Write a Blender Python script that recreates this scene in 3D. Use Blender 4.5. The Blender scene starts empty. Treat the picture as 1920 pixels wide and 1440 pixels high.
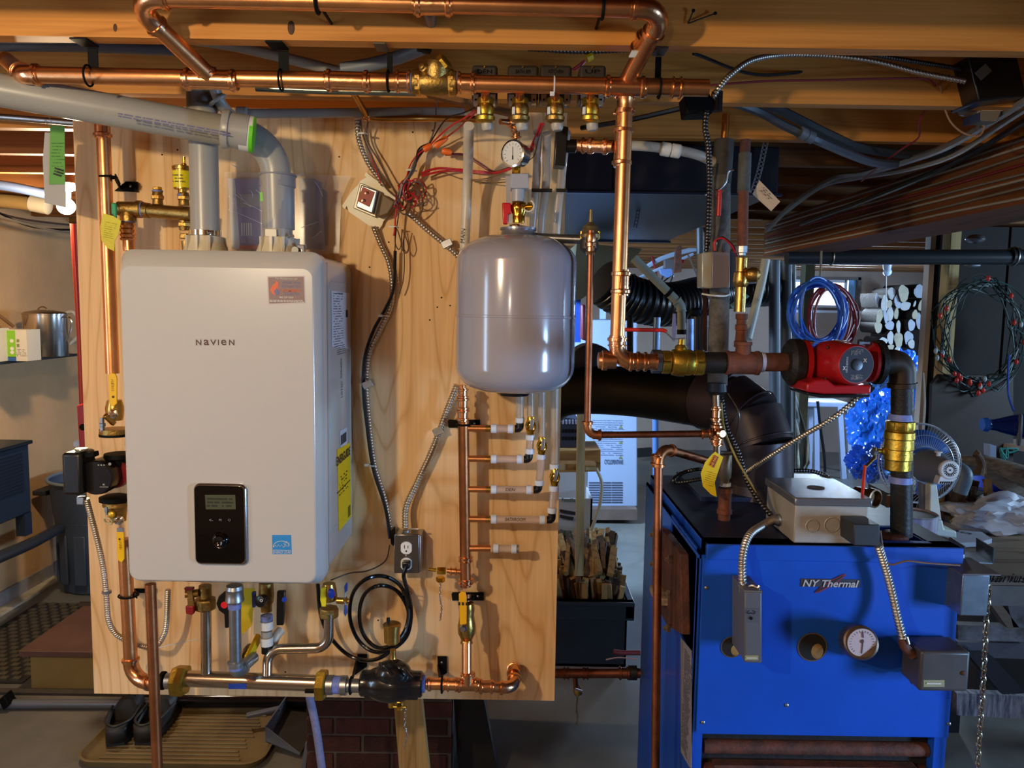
import bpy, bmesh, math, random
from mathutils import Vector, Matrix, noise as mnoise
random.seed(7)
SC = bpy.context.scene
COL = SC.collection
V = Vector
# ------------------------------------------------------------ camera, world, lights, exposure
FPX = 1480.0
CAMH = 1.75
PITCH = math.radians(5.56); ROLL = 0.0157
CAM = V((0, 0, CAMH))
FWD = V((0, math.cos(PITCH), -math.sin(PITCH)))
_r0 = V((1, 0, 0)); _u0 = V((0, math.sin(PITCH), math.cos(PITCH)))
RGT = _r0*math.cos(ROLL) + _u0*math.sin(ROLL)
UPV = _u0*math.cos(ROLL) - _r0*math.sin(ROLL)
cd = bpy.data.cameras.new('camera'); cam = bpy.data.objects.new('camera', cd); COL.objects.link(cam)
cd.sensor_width = 36.0; cd.lens = 36.0*FPX/1920.0; cd.clip_start = 0.02; cd.clip_end = 100
cam.matrix_world = Matrix(((RGT.x, UPV.x, -FWD.x, CAM.x), (RGT.y, UPV.y, -FWD.y, CAM.y), (RGT.z, UPV.z, -FWD.z, CAM.z), (0, 0, 0, 1)))
SC.camera = cam
SC.view_settings.view_transform = 'Standard'; SC.view_settings.look = 'None'
SC.view_settings.gamma = 1.0; SC.view_settings.use_curve_mapping = False
SC.view_settings.exposure = 0.4
w = bpy.data.worlds.new('world'); SC.world = w; w.use_nodes = True
w.node_tree.nodes['Background'].inputs[0].default_value = (0.80, 0.90, 1.0, 1)
w.node_tree.nodes['Background'].inputs[1].default_value = 1.6

def lamp(name, kind, loc, energy, color, size=0.05, size_y=None, aim=None, spread=None):
    l = bpy.data.lights.new(name, kind); l.energy = energy; l.color = color
    if kind == 'POINT': l.shadow_soft_size = size
    if kind == 'AREA':
        l.shape = 'RECTANGLE'; l.size = size; l.size_y = size_y or size
        if spread: l.spread = spread
    o = bpy.data.objects.new(name, l); COL.objects.link(o); o.location = loc
    if aim is not None:
        o.rotation_euler = (V(aim)-V(loc)).to_track_quat('-Z', 'Y').to_euler()
    return o
WARM = (1.0, 0.79, 0.50); COOL = (0.46, 0.72, 1.0)
lamp('ceiling_bulb_light', 'POINT', (-1.02, 0.02, 2.12), 58, WARM, 0.035)            # bare bulb up and left of the viewer
lamp('left_daylight', 'AREA', (-2.75, 0.1, 1.45), 15, COOL, 0.30, 1.5, aim=(0.2, 1.9, 1.3))
lamp('right_daylight', 'AREA', (3.3, -0.2, 1.05), 15, (0.34, 0.60, 1.0), 0.5, 0.9, aim=(0.4, 2.0, 0.7), spread=math.radians(72))
lamp('added_room_fill', 'POINT', (-0.7, -1.7, 1.9), 16, (1.0, 0.86, 0.68), 0.06)  # added fill lamp behind the viewer to soften contrast, no bulb there

lamp('added_middle_fill', 'AREA', (-0.9, 4.9, 2.15), 90, (0.40, 0.66, 1.0), 1.3, 0.35, aim=(1.3, 6.6, 0.4), spread=math.radians(110))  # added lamp hidden behind the plywood, brightens the middle background

# ------------------------------------------------------------ placement helpers (photo coordinates + real depth)
def P(x, y, Y):
    d = RGT*((x-960)/FPX) - UPV*((y-720)/FPX) + FWD
    return CAM + d*(Y/d.y)
def PZ(x, y, z):
    d = RGT*((x-960)/FPX) - UPV*((y-720)/FPX) + FWD
    return CAM + d*((z-CAMH)/d.z)
def PX(x, y, X):
    d = RGT*((x-960)/FPX) - UPV*((y-720)/FPX) + FWD
    return CAM + d*(X/d.x)
def S(n, Y, y=700):
    d = -UPV*((y-720)/FPX) + FWD
    return n*(Y/d.y)/FPX
def PL(lst): return [P(*q) for q in lst]

# ------------------------------------------------------------ materials
MC = {}
def lin(c):
    if isinstance(c, str):
        c = c.lstrip('#'); c = [int(c[i:i+2], 16)/255 for i in (0, 2, 4)]
    return tuple((v/12.92 if v <= 0.04045 else ((v+0.055)/1.055)**2.4) for v in c)
def M(name, col='#808080', rough=0.5, metal=0.0, var=0.0, vs=8.0, bump=0.0, bs=60.0, emit=None, es=0, alpha=None, trans=0.0, col2=None, spec=0.5, stretch=None, coat=0.0):
    if name in MC: return MC[name]
    m = bpy.data.materials.new(name); MC[name] = m; m.use_nodes = True
    nt = m.node_tree; N = nt.nodes; L = nt.links; b = N['Principled BSDF']
    c = lin(col); b.inputs['Base Color'].default_value = (*c, 1); b.inputs['Roughness'].default_value = rough
    b.inputs['Metallic'].default_value = metal; b.inputs['Specular IOR Level'].default_value = spec
    b.inputs['Coat Weight'].default_value = coat; b.inputs['Coat Roughness'].default_value = 0.1
    if emit: b.inputs['Emission Color'].default_value = (*lin(emit), 1); b.inputs['Emission Strength'].default_value = es
    if trans: b.inputs['Transmission Weight'].default_value = trans; b.inputs['IOR'].default_value = 1.45
    if alpha is not None: b.inputs['Alpha'].default_value = alpha
    tc = None
    if var or bump:
        tc = N.new('ShaderNodeTexCoord'); mp = N.new('ShaderNodeMapping'); L.new(tc.outputs['Object'], mp.inputs[0])
        if stretch: mp.inputs['Scale'].default_value = stretch
    if var:
        n = N.new('ShaderNodeTexNoise'); n.inputs['Scale'].default_value = vs; n.inputs['Detail'].default_value = 6; n.inputs['Roughness'].default_value = 0.65
        L.new(mp.outputs[0], n.inputs['Vector'])
        r = N.new('ShaderNodeValToRGB'); r.color_ramp.elements[0].position = 0.33; r.color_ramp.elements[1].position = 0.67
        c2 = lin(col2) if col2 else tuple(v*(1-var) for v in c)
        r.color_ramp.elements[0].color = (*c2, 1)
        r.color_ramp.elements[1].color = (*(c if col2 else tuple(min(1, v*(1+var*0.6)) for v in c)), 1)
        L.new(n.outputs['Fac'], r.inputs[0]); L.new(r.outputs[0], b.inputs['Base Color'])
    if bump:
        n2 = N.new('ShaderNodeTexNoise'); n2.inputs['Scale'].default_value = bs; n2.inputs['Detail'].default_value = 4
        L.new(mp.outputs[0], n2.inputs['Vector'])
        bp = N.new('ShaderNodeBump'); bp.inputs['Strength'].default_value = bump; bp.inputs['Distance'].default_value = 0.01
        L.new(n2.outputs['Fac'], bp.inputs['Height']); L.new(bp.outputs[0], b.inputs['Normal'])
    return m
def WOOD(name, c1, c2, scale=(9, 9, 1.1), rings=16, rough=0.6, mul=0.35):
    if name in MC: return MC[name]
    m = bpy.data.materials.new(name); MC[name] = m; m.use_nodes = True
    nt = m.node_tree; N = nt.nodes; L = nt.links; b = N['Principled BSDF']; b.inputs['Roughness'].default_value = rough
    b.inputs['Specular IOR Level'].default_value = 0.3
    tc = N.new('ShaderNodeTexCoord'); mp = N.new('ShaderNodeMapping'); mp.inputs['Scale'].default_value = scale
    L.new(tc.outputs['Object'], mp.inputs[0])
    n = N.new('ShaderNodeTexNoise'); n.inputs['Scale'].default_value = 1.0; n.inputs['Detail'].default_value = 1.5; n.inputs['Roughness'].default_value = 0.45
    L.new(mp.outputs[0], n.inputs['Vector'])
    mu = N.new('ShaderNodeMath'); mu.operation = 'MULTIPLY'; mu.inputs[1].default_value = rings; L.new(n.outputs['Fac'], mu.inputs[0])
    fr = N.new('ShaderNodeMath'); fr.operation = 'PINGPONG'; fr.inputs[1].default_value = 1.0; L.new(mu.outputs[0], fr.inputs[0])
    r = N.new('ShaderNodeValToRGB'); e = r.color_ramp.elements
    e[0].position = 0.0; e[0].color = (*lin(c1), 1); e[1].position = 1.0; e[1].color = (*lin(c2), 1)
    x = e.new(0.75); x.color = (*[0.8*a+0.2*q for a, q in zip(lin(c1), lin(c2))], 1)
    L.new(fr.outputs[0], r.inputs[0])
    n2 = N.new('ShaderNodeTexNoise'); n2.inputs['Scale'].default_value = 3; n2.inputs['Detail'].default_value = 8
    mp2 = N.new('ShaderNodeMapping'); mp2.inputs['Scale'].default_value = tuple(v*5 if v > 3 else v for v in scale); L.new(tc.outputs['Object'], mp2.inputs[0]); L.new(mp2.outputs[0], n2.inputs['Vector'])
    mx = N.new('ShaderNodeMix'); mx.data_type = 'RGBA'; mx.blend_type = 'MULTIPLY'; mx.inputs[0].default_value = mul
    rr = N.new('ShaderNodeValToRGB'); rr.color_ramp.elements[0].position = 0.3; rr.color_ramp.elements[0].color = (0.45, 0.4, 0.35, 1); rr.color_ramp.elements[1].position = 0.6
    L.new(n2.outputs['Fac'], rr.inputs[0]); L.new(r.outputs[0], mx.inputs[6]); L.new(rr.outputs[0], mx.inputs[7])
    L.new(mx.outputs[2], b.inputs['Base Color'])
    return m

copper = M('copper', '#eaa46c', 0.33, 1.0, 0.22, 7, bump=0.04, bs=40)
copper_dull = M('copper_dull', '#ba774c', 0.40, 1.0, 0.35, 9, bump=0.05, bs=50)
copper_fit = M('copper_fitting', '#efb07e', 0.25, 1.0, 0.15, 20, bump=0.06, bs=90)
copper_old = M('copper_old', '#9a5f42', 0.42, 1.0, 0.4, 14)
brass = M('brass', '#caa256', 0.3, 1.0, 0.2, 25, bump=0.08, bs=120)
brass_y = M('brass_yellow', '#c2a040', 0.40, 1.0, 0.28, 18, bump=0.1, bs=150)
brass_d = M('brass_cast', '#a8874a', 0.42, 1.0, 0.25, 30, bump=0.15, bs=200)
steel = M('stainless', '#c2b5a4', 0.22, 1.0, 0.08, 30, stretch=(1, 6, 6))
galv = M('galvanised', '#a9adb2', 0.38, 1.0, 0.2, 45)
chrome = M('chrome', '#d8dade', 0.12, 1.0)
bxsteel = M('armoured_steel', '#cdc4b6', 0.40, 1.0, 0.1, 60)
bxdark = M('armoured_dark', '#5c5a58', 0.38, 1.0, 0.1, 60)
iron = M('black_iron', '#2a2725', 0.5, 0.5, 0.3, 20, bump=0.15, bs=120)
blackp = M('black_plastic', '#101012', 0.32)
blackm = M('black_matt', '#060606', 0.65, spec=.15)
blackcoat = M('black_epoxy', '#131315', 0.22, 0, coat=0.5)
rust = M('rusty_iron', '#6b3a26', 0.75, 0.2, 0.5, 22, bump=0.3, bs=90, col2='#3a2620')
rust2 = M('rusty_red', '#84492f', 0.72, 0.2, 0.4, 16, bump=0.2, bs=80, col2='#4c2e24')
white = M('white_enamel', '#bcbab4', 0.24, 0, coat=0.3)
whitep = M('white_plastic', '#d4d2ca', 0.4)
pex = M('pex_clear', '#e3cfc0', 0.22, 0, trans=0.55, alpha=0.85)
pexw = M('pex_white', '#cfc4b2', 0.35, 0, 0.1, 20)
crimp = M('crimp_white', '#d3dbe6', 0.3, 0)
greyp = M('grey_pvc', '#98958c', 0.33, 0, 0.06, 6)
greyd = M('grey_dark_pvc', '#5c6266', 0.4)
cream = M('cream_plastic', '#ccc3ac', 0.4)
tankg = M('tank_grey', '#9b99a3', 0.18, 0, coat=0.6)
greyb = M('grey_paint', '#8f8f8f', 0.4, 0.0, 0.06, 20)
redp = M('red_plastic', '#c5141c', 0.3)
redw = M('red_wire', '#b01822', 0.4)
orange = M('orange_plastic', '#ef6a1c', 0.4)
yellow = M('yellow_plastic', '#f0c012', 0.35)
yellowt = M('yellow_tag', '#cfc428', 0.5)
bluep = M('blue_plastic', '#1c3fae', 0.35)
tape = M('thread_sealant', '#6d7bb8', 0.5, 0, 0.3, 60)
wirebr = M('brown_wire', '#5b4337', 0.5)
wiregr = M('grey_wire', '#8a8580', 0.5)
ink = M('print_ink', '#1e1b1c', 0.6)
inkg = M('print_grey', '#55565e', 0.6)
paper = M('paper', '#d6d3c8', 0.6)
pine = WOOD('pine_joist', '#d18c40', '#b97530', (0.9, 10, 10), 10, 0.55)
pine2 = WOOD('dark_joist', '#80532a', '#5a3818', (0.9, 10, 10), 9, 0.7)  # darker brown wood, used for the joists farther back
ply = WOOD('plywood_face', '#ecc590', '#d6a86e', (6.5, 6.5, 0.9), 26, 0.55, mul=.22)
studw = WOOD('stud_wood', '#b39a6a', '#957b4c', (14, 14, 1.1), 8, 0.7)
boardw = WOOD('worn_board', '#8d7b66', '#66553f', (1.4, 8, 8), 9, 0.75)
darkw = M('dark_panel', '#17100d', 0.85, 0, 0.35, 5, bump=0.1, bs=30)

# ------------------------------------------------------------ mesh builder
class MB:
    def __init__(s): s.v = []; s.f = []
    def add(s, vs, fs):
        o = len(s.v); s.v += [tuple(q) for q in vs]; s.f += [tuple(i+o for i in f) for f in fs]; return s
    def box(s, a, b):
        a = V(a); b = V(b)
        x0, x1 = sorted((a.x, b.x)); y0, y1 = sorted((a.y, b.y)); z0, z1 = sorted((a.z, b.z))
        return s.add([(x0, y0, z0), (x1, y0, z0), (x1, y1, z0), (x0, y1, z0), (x0, y0, z1), (x1, y0, z1), (x1, y1, z1), (x0, y1, z1)],
                     [(0, 3, 2, 1), (4, 5, 6, 7), (0, 1, 5, 4), (1, 2, 6, 5), (2, 3, 7, 6), (3, 0, 4, 7)])
    def obox(s, c, ax, ay, az):          # oriented box: centre and three half vectors
        c = V(c); ax = V(ax); ay = V(ay); az = V(az)
        vs = [c+ax*i+ay*j+az*k for k in (-1, 1) for i, j in ((-1, -1), (1, -1), (1, 1), (-1, 1))]
        return s.add(vs, [(0, 3, 2, 1), (4, 5, 6, 7), (0, 1, 5, 4), (1, 2, 6, 5), (2, 3, 7, 6), (3, 0, 4, 7)])
    def beam(s, a, b, w, h, up=(0, 0, 1)):
        a = V(a); b = V(b); d = (b-a); L = d.length/2; d.normalize(); u = V(up); sd = d.cross(u).normalized(); u = sd.cross(d)
        return s.obox((a+b)/2, d*L, sd*w/2, u*h/2)
    def tube(s, pts, r, n=10, caps=True):
        pts = [V(p) for p in pts]; m = len(pts)
        rs = r if isinstance(r, (list, tuple)) else [r]*m
        T = []
        for i in range(m):
            t = (pts[min(i+1, m-1)]-pts[max(i-1, 0)])
            if t.length < 1e-9: t = T[-1] if T else V((0, 0, 1))
            T.append(t.normalized())
        u = T[0].orthogonal().normalized(); vs = []; fs = []
        for i in range(m):
            if i:
                q = T[i-1].rotation_difference(T[i]); u = (q @ u); u = (u-T[i]*u.dot(T[i])).normalized()
            v = T[i].cross(u)
            for k in range(n):
                a = 2*math.pi*k/n; vs.append(pts[i]+(u*math.cos(a)+v*math.sin(a))*rs[i])
        for i in range(m-1):
            for k in range(n):
                k2 = (k+1) % n; fs.append((i*n+k, i*n+k2, (i+1)*n+k2, (i+1)*n+k))
        if caps: fs.append(tuple(range(n-1, -1, -1))); fs.append(tuple((m-1)*n+k for k in range(n)))
        return s.add(vs, fs)
    def lathe(s, o, ax, prof, n=24, rot=0.0, caps=True):       # prof: (distance along axis, radius)
        o = V(o); ax = V(ax).normalized(); u = ax.orthogonal().normalized() if abs(ax.z) < 0.9 else V((1, 0, 0))
        u = (u-ax*u.dot(ax)).normalized(); v = ax.cross(u); vs = []; fs = []; m = len(prof)
        for h, r in prof:
            for k in range(n):
                a = 2*math.pi*k/n+rot; vs.append(o+ax*h+(u*math.cos(a)+v*math.sin(a))*max(r, 1e-5))
        for i in range(m-1):
            for k in range(n):
                k2 = (k+1) % n; fs.append((i*n+k, i*n+k2, (i+1)*n+k2, (i+1)*n+k))
        if caps: fs.append(tuple(range(n-1, -1, -1))); fs.append(tuple((m-1)*n+k for k in range(n)))
        return s.add(vs, fs)
    def torus(s, c, ax, R, r, n=24, k=6, a0=0, a1=2*math.pi):
        c = V(c); ax = V(ax).normalized(); u = ax.orthogonal().normalized(); v = ax.cross(u)
        full = abs(a1-a0-2*math.pi) < 1e-6
        pts = [c+(u*math.cos(a0+(a1-a0)*i/n)+v*math.sin(a0+(a1-a0)*i/n))*R for i in range(n+1)]
        if full:
            pts.append(pts[1]); return s.tube(pts[:-1], r, k, False)
        return s.tube(pts, r, k)
    def prism(s, front, off):            # polygon of world points, extruded by off
        f = [V(q) for q in front]; off = V(off); m = len(f)
        vs = f+[q+off for q in f]
        fs = [tuple(range(m)), tuple(range(2*m-1, m-1, -1))]+[((i+1) % m, i, i+m, (i+1) % m+m) for i in range(m)]
        return s.add(vs, fs)
    def pp(s, px, Y, dep):               # polygon in photo coordinates at depth Y
        return s.prism([P(x, y, Y) for x, y in px], (0, dep, 0))
    def ball(s, c, r, n=12, m=8, sc=(1, 1, 1)):
        c = V(c); vs = []; fs = []
        for i in range(m+1):
            t = math.pi*i/m
            for k in range(n):
                a = 2*math.pi*k/n; vs.append(c+V((math.sin(t)*math.cos(a)*sc[0], math.sin(t)*math.sin(a)*sc[1], math.cos(t)*sc[2]))*r)
        for i in range(m):
            for k in range(n):
                k2 = (k+1) % n; fs.append((i*n+k, (i+1)*n+k, (i+1)*n+k2, i*n+k2))
        return s.add(vs, fs)
    def put(s, name, mat, parent=None, smooth=True, bev=0.0, ang=35, seg=2, kind=None, lab=None):
        me = bpy.data.meshes.new(name)
        org = V((0, 0, 0))
        if parent is None and s.v:
            xs = [q[0] for q in s.v]; ys = [q[1] for q in s.v]; zs = [q[2] for q in s.v]
            org = V(((min(xs)+max(xs))/2, (min(ys)+max(ys))/2, min(zs)))
            s.v = [(a-org.x, b-org.y, c-org.z) for a, b, c in s.v]
        me.from_pydata(s.v, [], s.f); me.validate(); me.update()
        o = bpy.data.objects.new(name, me); COL.objects.link(o); me.materials.append(mat)
        if smooth:
            me.polygons.foreach_set('use_smooth', [True]*len(me.polygons)); me.set_sharp_from_angle(angle=math.radians(ang))
        if bev:
            bm = o.modifiers.new('bevel', 'BEVEL'); bm.width = bev; bm.segments = seg; bm.limit_method = 'ANGLE'; bm.angle_limit = math.radians(40)
        if parent is None: o.location = org
        else: adopt(o, parent)
        if kind: o['kind'] = kind
        if lab: o['label'] = lab
        return o
def adopt(o, parent):
    o.parent = parent
    o.matrix_parent_inverse = Matrix.Translation(-parent.location)
    return o
def tag(o, label, cat, group=None):
    o['label'] = label; o['category'] = cat
    if group: o['group'] = group
    return o
def T(name, label, cat, loc, group=None):
    o = bpy.data.objects.new(name, None); COL.objects.link(o); o.location = loc; o.empty_display_size = 0.05
    return tag(o, label, cat, group)
def struct(o): o['kind'] = 'structure'; return o
def dup(root, off, label=None, rot=None):
    r = root.copy(); COL.objects.link(r); r.location = root.location+V(off)
    if label: r['label'] = label
    if rot: r.rotation_euler = rot
    for ch in list(root.children):
        c = ch.copy(); COL.objects.link(c); c.parent = r
        for g in ch.children:
            d = g.copy(); COL.objects.link(d); d.parent = c
    return r
def text(name, s, c, h, mat, parent, w=None, r=(1, 0, 0), u=(0, 0, 1), shear=0.0, ext=0.0004, bold=0.0):
    cu = bpy.data.curves.new(name, 'FONT'); cu.body = s; cu.size = 1; cu.align_x = 'CENTER'; cu.align_y = 'CENTER'; cu.shear = shear; cu.extrude = 0.0; cu.offset = bold; cu.resolution_u = 3
    t = bpy.data.objects.new(name, cu); COL.objects.link(t)
    bpy.context.view_layer.update()
    me = bpy.data.meshes.new_from_object(t.evaluated_get(bpy.context.evaluated_depsgraph_get()))
    bpy.data.objects.remove(t)
    xs = [v.co.x for v in me.vertices]; ys = [v.co.y for v in me.vertices]
    if not xs: return None
    W = max(xs)-min(xs); H = max(ys)-min(ys); cx = (max(xs)+min(xs))/2; cy = (max(ys)+min(ys))/2
    k = h/H; kx = (w/W) if w else k
    r = V(r).normalized(); u = V(u).normalized(); nn = r.cross(u)
    B = MB(); B.v = [tuple(V(c)+r*((v.co.x-cx)*kx)+u*((v.co.y-cy)*k)+nn*ext) for v in me.vertices]; B.f = [tuple(p.vertices) for p in me.polygons]
    bpy.data.meshes.remove(me)
    return B.put(name, mat, parent, smooth=False)
def scribble(name, c, w, h, mat, parent, rows=6, r=(1, 0, 0), u=(0, 0, 1), seed=1, fill=0.7, ext=0.0006, th=0.35):
    """rows of tiny print, too small to read: short dashes"""
    R = random.Random(seed); B = MB(); r = V(r).normalized(); u = V(u).normalized(); nn = r.cross(u)
    for i in range(rows):
        y = h/2-(i+0.5)*h/rows; x = -w/2; end = w/2*(R.uniform(0.3, 1) if R.random() < 0.4 else 1)
        while x < end:
            l = R.uniform(0.02, 0.09)*w
            if R.random() < fill: B.obox(V(c)+r*(x+l/2)+u*y+nn*ext, r*l/2, u*(h/rows*th/2), nn*0.0002)
            x += l*1.25
    return B.put(name, mat, parent, smooth=False)

def fillet(pts, R, seg=6):
    pts = [V(p) for p in pts]; out = [pts[0]]; arcs = []
    for i in range(1, len(pts)-1):
        a, b, c = pts[i-1], pts[i], pts[i+1]; d1 = (a-b).normalized(); d2 = (c-b).normalized()
        ang = d1.angle(d2)
        if ang > 3.05: out.append(b); continue
        rr = R[i-1] if isinstance(R, (list, tuple)) else R
        t = min(rr/math.tan(ang/2), (a-b).length*0.49, (c-b).length*0.49); rr = t*math.tan(ang/2)
        bis = (d1+d2).normalized(); cen = b+bis*(rr/math.sin(ang/2)); p1 = b+d1*t; p2 = b+d2*t
        v1 = p1-cen; v2 = p2-cen; tot = v1.angle(v2); axx = v1.cross(v2).normalized(); arc = []
        for k in range(seg+1):
            arc.append(cen+Matrix.Rotation(tot*k/seg, 3, axx) @ v1)
        out += arc; arcs.append((b, p1, p2, d1, d2, arc))
    out.append(pts[-1]); return out, arcs
def cat(pts, sub=8):
    pts = [V(p) for p in pts]; out = []
    q = [pts[0]*2-pts[1]]+pts+[pts[-1]*2-pts[-2]]
    for i in range(1, len(q)-2):
        for k in range(sub):
            t = k/sub; a, b, c, d = q[i-1], q[i], q[i+1], q[i+2]
            out.append(0.5*((2*b)+(c-a)*t+(2*a-5*b+4*c-d)*t*t+(3*b-a-3*c+d)*t**3))
    out.append(pts[-1]); return out
def resample(pts, step):
    out = [pts[0]]; acc = 0
    for a, b in zip(pts[:-1], pts[1:]):
        L = (b-a).length; t = step-acc
        while t <= L: out.append(a.lerp(b, t/L)); t += step
        acc = (acc+L) % step
    return out
def bx(B, pts, r, pitch=0.0075, n=8):       # ribbed armoured cable
    c = resample(cat(pts, 10), pitch/4); rs = [r*(1.06, 0.98, 0.74, 0.98)[i % 4] for i in range(len(c))]
    return B.tube(c, rs, n)
def bead(r, L, e=0.0022, wall=0.0018):     # press fitting: a sleeve with a raised bead near each end
    R = r+wall; b = R+e*1.6; g = min(0.011, L*0.22)
    return [(-L/2, R), (-L/2+g*0.3, R), (-L/2+g*0.5, b), (-L/2+g, b), (-L/2+g*1.25, R), (L/2-g*1.25, R), (L/2-g, b), (L/2-g*0.5, b), (L/2-g*0.3, R), (L/2, R)]
def coupling(c, d, r, L, mat=copper_fit, parent=None, name='coupling'):
    return MB().lathe(c, d, bead(r, L), 20).put(name, mat, parent)
def elbow(arc, r, mat, parent, ext=0.02, name='elbow'):
    b, p1, p2, d1, d2, pts = arc; R = r+0.0022
    path = [p1+d1*ext]+pts+[p2+d2*ext]
    B = MB().tube(path, R, 18)
    for q, d in ((p1+d1*ext*0.6, d1), (p2+d2*ext*0.6, d2)):
        B.lathe(q, d, [(-0.004, R), (-0.003, R+0.003), (0.003, R+0.003), (0.004, R)], 18)
    return B.put(name, mat, parent)
def tee(c, d, d2, r, L, L2, parent, mat=copper_fit, name='tee', r2=None):
    r2 = r2 or r; d2 = V(d2).normalized()
    B = MB().lathe(c, d, bead(r, L), 20)
    B.lathe(V(c), d2, [(0, r2+0.002), (L2-0.009, r2+0.002), (L2-0.008, r2+0.0055), (L2-0.003, r2+0.0055), (L2-0.002, r2+0.002), (L2, r2+0.002)], 20)
    return B.put(name, mat, parent)
def run(name, label, pts, r, R=0.03, mat=copper, fmat=copper_fit, cat_='pipe', elb=True, group=None, n=18, ext=0.02, fr=None):
    root = T(name, label, cat_, V(pts[0]), group)
    path, arcs = fillet(pts, R)
    MB().tube(path, r, n).put('pipe', mat, root)
    if elb:
        for a in arcs: elbow(a, fr or r, fmat, root, ext)
    return root
def nut(c, d, r, L, mat=brass, parent=None, name='hex_nut', n=6, rot=0.0):
    return MB().lathe(c, d, [(-L/2, r*0.92), (-L/2+L*0.12, r), (L/2-L*0.12, r), (L/2, r*0.92)], n, rot).put(name, mat, parent, ang=20)
def screw(c, d, r=0.004, parent=None, mat=galv, name='screw'):
    return MB().lathe(c, d, [(0, r), (r*0.5, r*0.9), (r*0.8, r*0.4)], 10).put(name, mat, parent)
def chain(name, pts, label, r=0.003, step=0.0065, mat=galv, cat_='chain'):
    c = resample(cat(pts, 6), step); B = MB()
    for i in range(len(c)-1):
        d = (c[i+1]-c[i]).normalized(); s1 = d.orthogonal().normalized(); s1 = Matrix.Rotation(i*math.pi/2+0.4, 3, d) @ s1
        q = (c[i]+c[i+1])/2; ring = [q+d*math.cos(a)*step*0.72+s1*math.sin(a)*r*1.25 for a in [math.pi*2*k/8 for k in range(9)]]
        B.tube(ring, r*0.42, 5, False)
    return tag(B.put(name, mat), label, cat_)
# ------------------------------------------------------------ the room
JB = 2.25; JH = 0.235; XL = -2.9; XR = 5.3; YF = -2.4; YB = 9.8
floor_m = M('floor_paint', '#6a6862', 0.38, 0, 0.28, 2.2, bump=0.05, bs=12)
wall_m = M('wall_plaster', '#d2a878', 0.75, 0, 0.14, 2.0, bump=0.15, bs=14)
wallb_m = M('far_wall_plaster', '#9c8676', 0.8, 0, 0.15, 2.0, bump=0.15, bs=10)
sub_m = WOOD('subfloor_boards', '#8a5a2c', '#5d3a1a', (8, 0.8, 8), 9, 0.8)
struct(MB().box((XL-.1, YF-.1, -0.1), (XR+.1, YB+.1, 0)).put('floor', floor_m, smooth=False))
struct(MB().box((XL-.12, YF, 0), (XL, YB, JB+JH)).put('wall_left', wall_m, smooth=False))
struct(MB().box((XR, YF, 0), (XR+.12, YB, JB+JH)).put('wall_right', wallb_m, smooth=False))
struct(MB().box((XL, YF-.12, 0), (XR, YF, JB+JH)).put('wall_front', wallb_m, smooth=False))
ceil = struct(MB().box((XL, YF, JB+JH), (XR, YB, JB+JH+0.03)).put('ceiling', sub_m, smooth=False)); ceil['kind'] = 'structure'
def subp(o, parent):            # part of a structure piece that has its own origin
    o.parent = parent; o.matrix_parent_inverse = Matrix.Translation(-parent.location); return o
y0 = 1.56
for k in range(-9, 21):
    yy = y0+0.406*k
    if yy < YF or yy > YB-0.05: continue
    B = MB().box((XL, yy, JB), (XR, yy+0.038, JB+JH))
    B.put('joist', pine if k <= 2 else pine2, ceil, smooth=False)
# knots and nail marks on the nearest joist
B = MB()
for x, y, r_ in ((546, 52, .007), (216, 52, .004)): B.ball(P(x, y, 1.56), r_, 12, 8, (1, .15, 1.9))
B.put('knot', M('knot', '#4b2a14', 0.7), ceil)
B = MB()
for a, b in (((1300, 20), (1290, 44)), ((1341, 25), (1290, 44))): B.tube([P(*a, 1.553), P(*b, 1.556)], 0.0012, 6); B.lathe(P(*a, 1.552), (0, -1, 0), [(0, 0.0035), (0.001, 0.0035)], 8)
B.put('nail', iron, ceil)
# far wall with a small window
WX0, WX1 = P(1470, 548, YB).x, P(1612, 548, YB).x; WZ0, WZ1 = P(1550, 582, YB).z, P(1550, 519, YB).z
B = MB()
for a, b in (((XL, YB, 0), (WX0, YB+.2, JB+JH)), ((WX1, YB, 0), (XR, YB+.2, JB+JH)), ((WX0, YB, 0), (WX1, YB+.2, WZ0)), ((WX0, YB, WZ1), (WX1, YB+.2, JB+JH))): B.box(a, b)
wb = struct(B.put('wall_back', wallb_m, smooth=False))
win = struct(T('window_1', 'small white framed basement window high in the far wall', 'window', ((WX0+WX1)/2, YB, WZ0)))
fm = M('window_frame', '#cfd3da', 0.5)
B = MB(); t = 0.035
B.box((WX0, YB-.02, WZ0), (WX0+t, YB+.16, WZ1)); B.box((WX1-t, YB-.02, WZ0), (WX1, YB+.16, WZ1)); B.box((WX0, YB-.02, WZ1-t), (WX1, YB+.16, WZ1)); B.box((WX0, YB-.02, WZ0), (WX1, YB+.16, WZ0+t))
B.put('window_frame', M('window_frame_brown', '#5d5048', 0.6), win, smooth=False)
mx_ = P(1529, 548, YB).x; ex = P(1592, 548, YB).x
B = MB()
for x in (mx_, ex): B.box((x-.015, YB+.10, WZ0+t), (x+.015, YB+.13, WZ1-t))
B.box((WX0+t, YB+.10, WZ1-t-.03), (ex, YB+.13, WZ1-t)); B.box((WX0+t, YB+.10, WZ0+t), (ex, YB+.13, WZ0+t+.03))
B.put('sash', fm, win, smooth=False)
MB().box((ex+.015, YB+.05, WZ0+t), (WX1-t, YB+.06, WZ1-t)).put('side_panel', M('foam_panel', '#7fb4dc', 0.7), win, smooth=False)
for a, b in ((WX0+t, mx_-.015), (mx_+.015, ex-.015)):
    MB().box((a, YB+.112, WZ0+t), (b, YB+.116, WZ1-t)).put('pane', M('window_glass', '#ffffff', 0.02, 0, trans=1.0), win, smooth=False)
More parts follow.
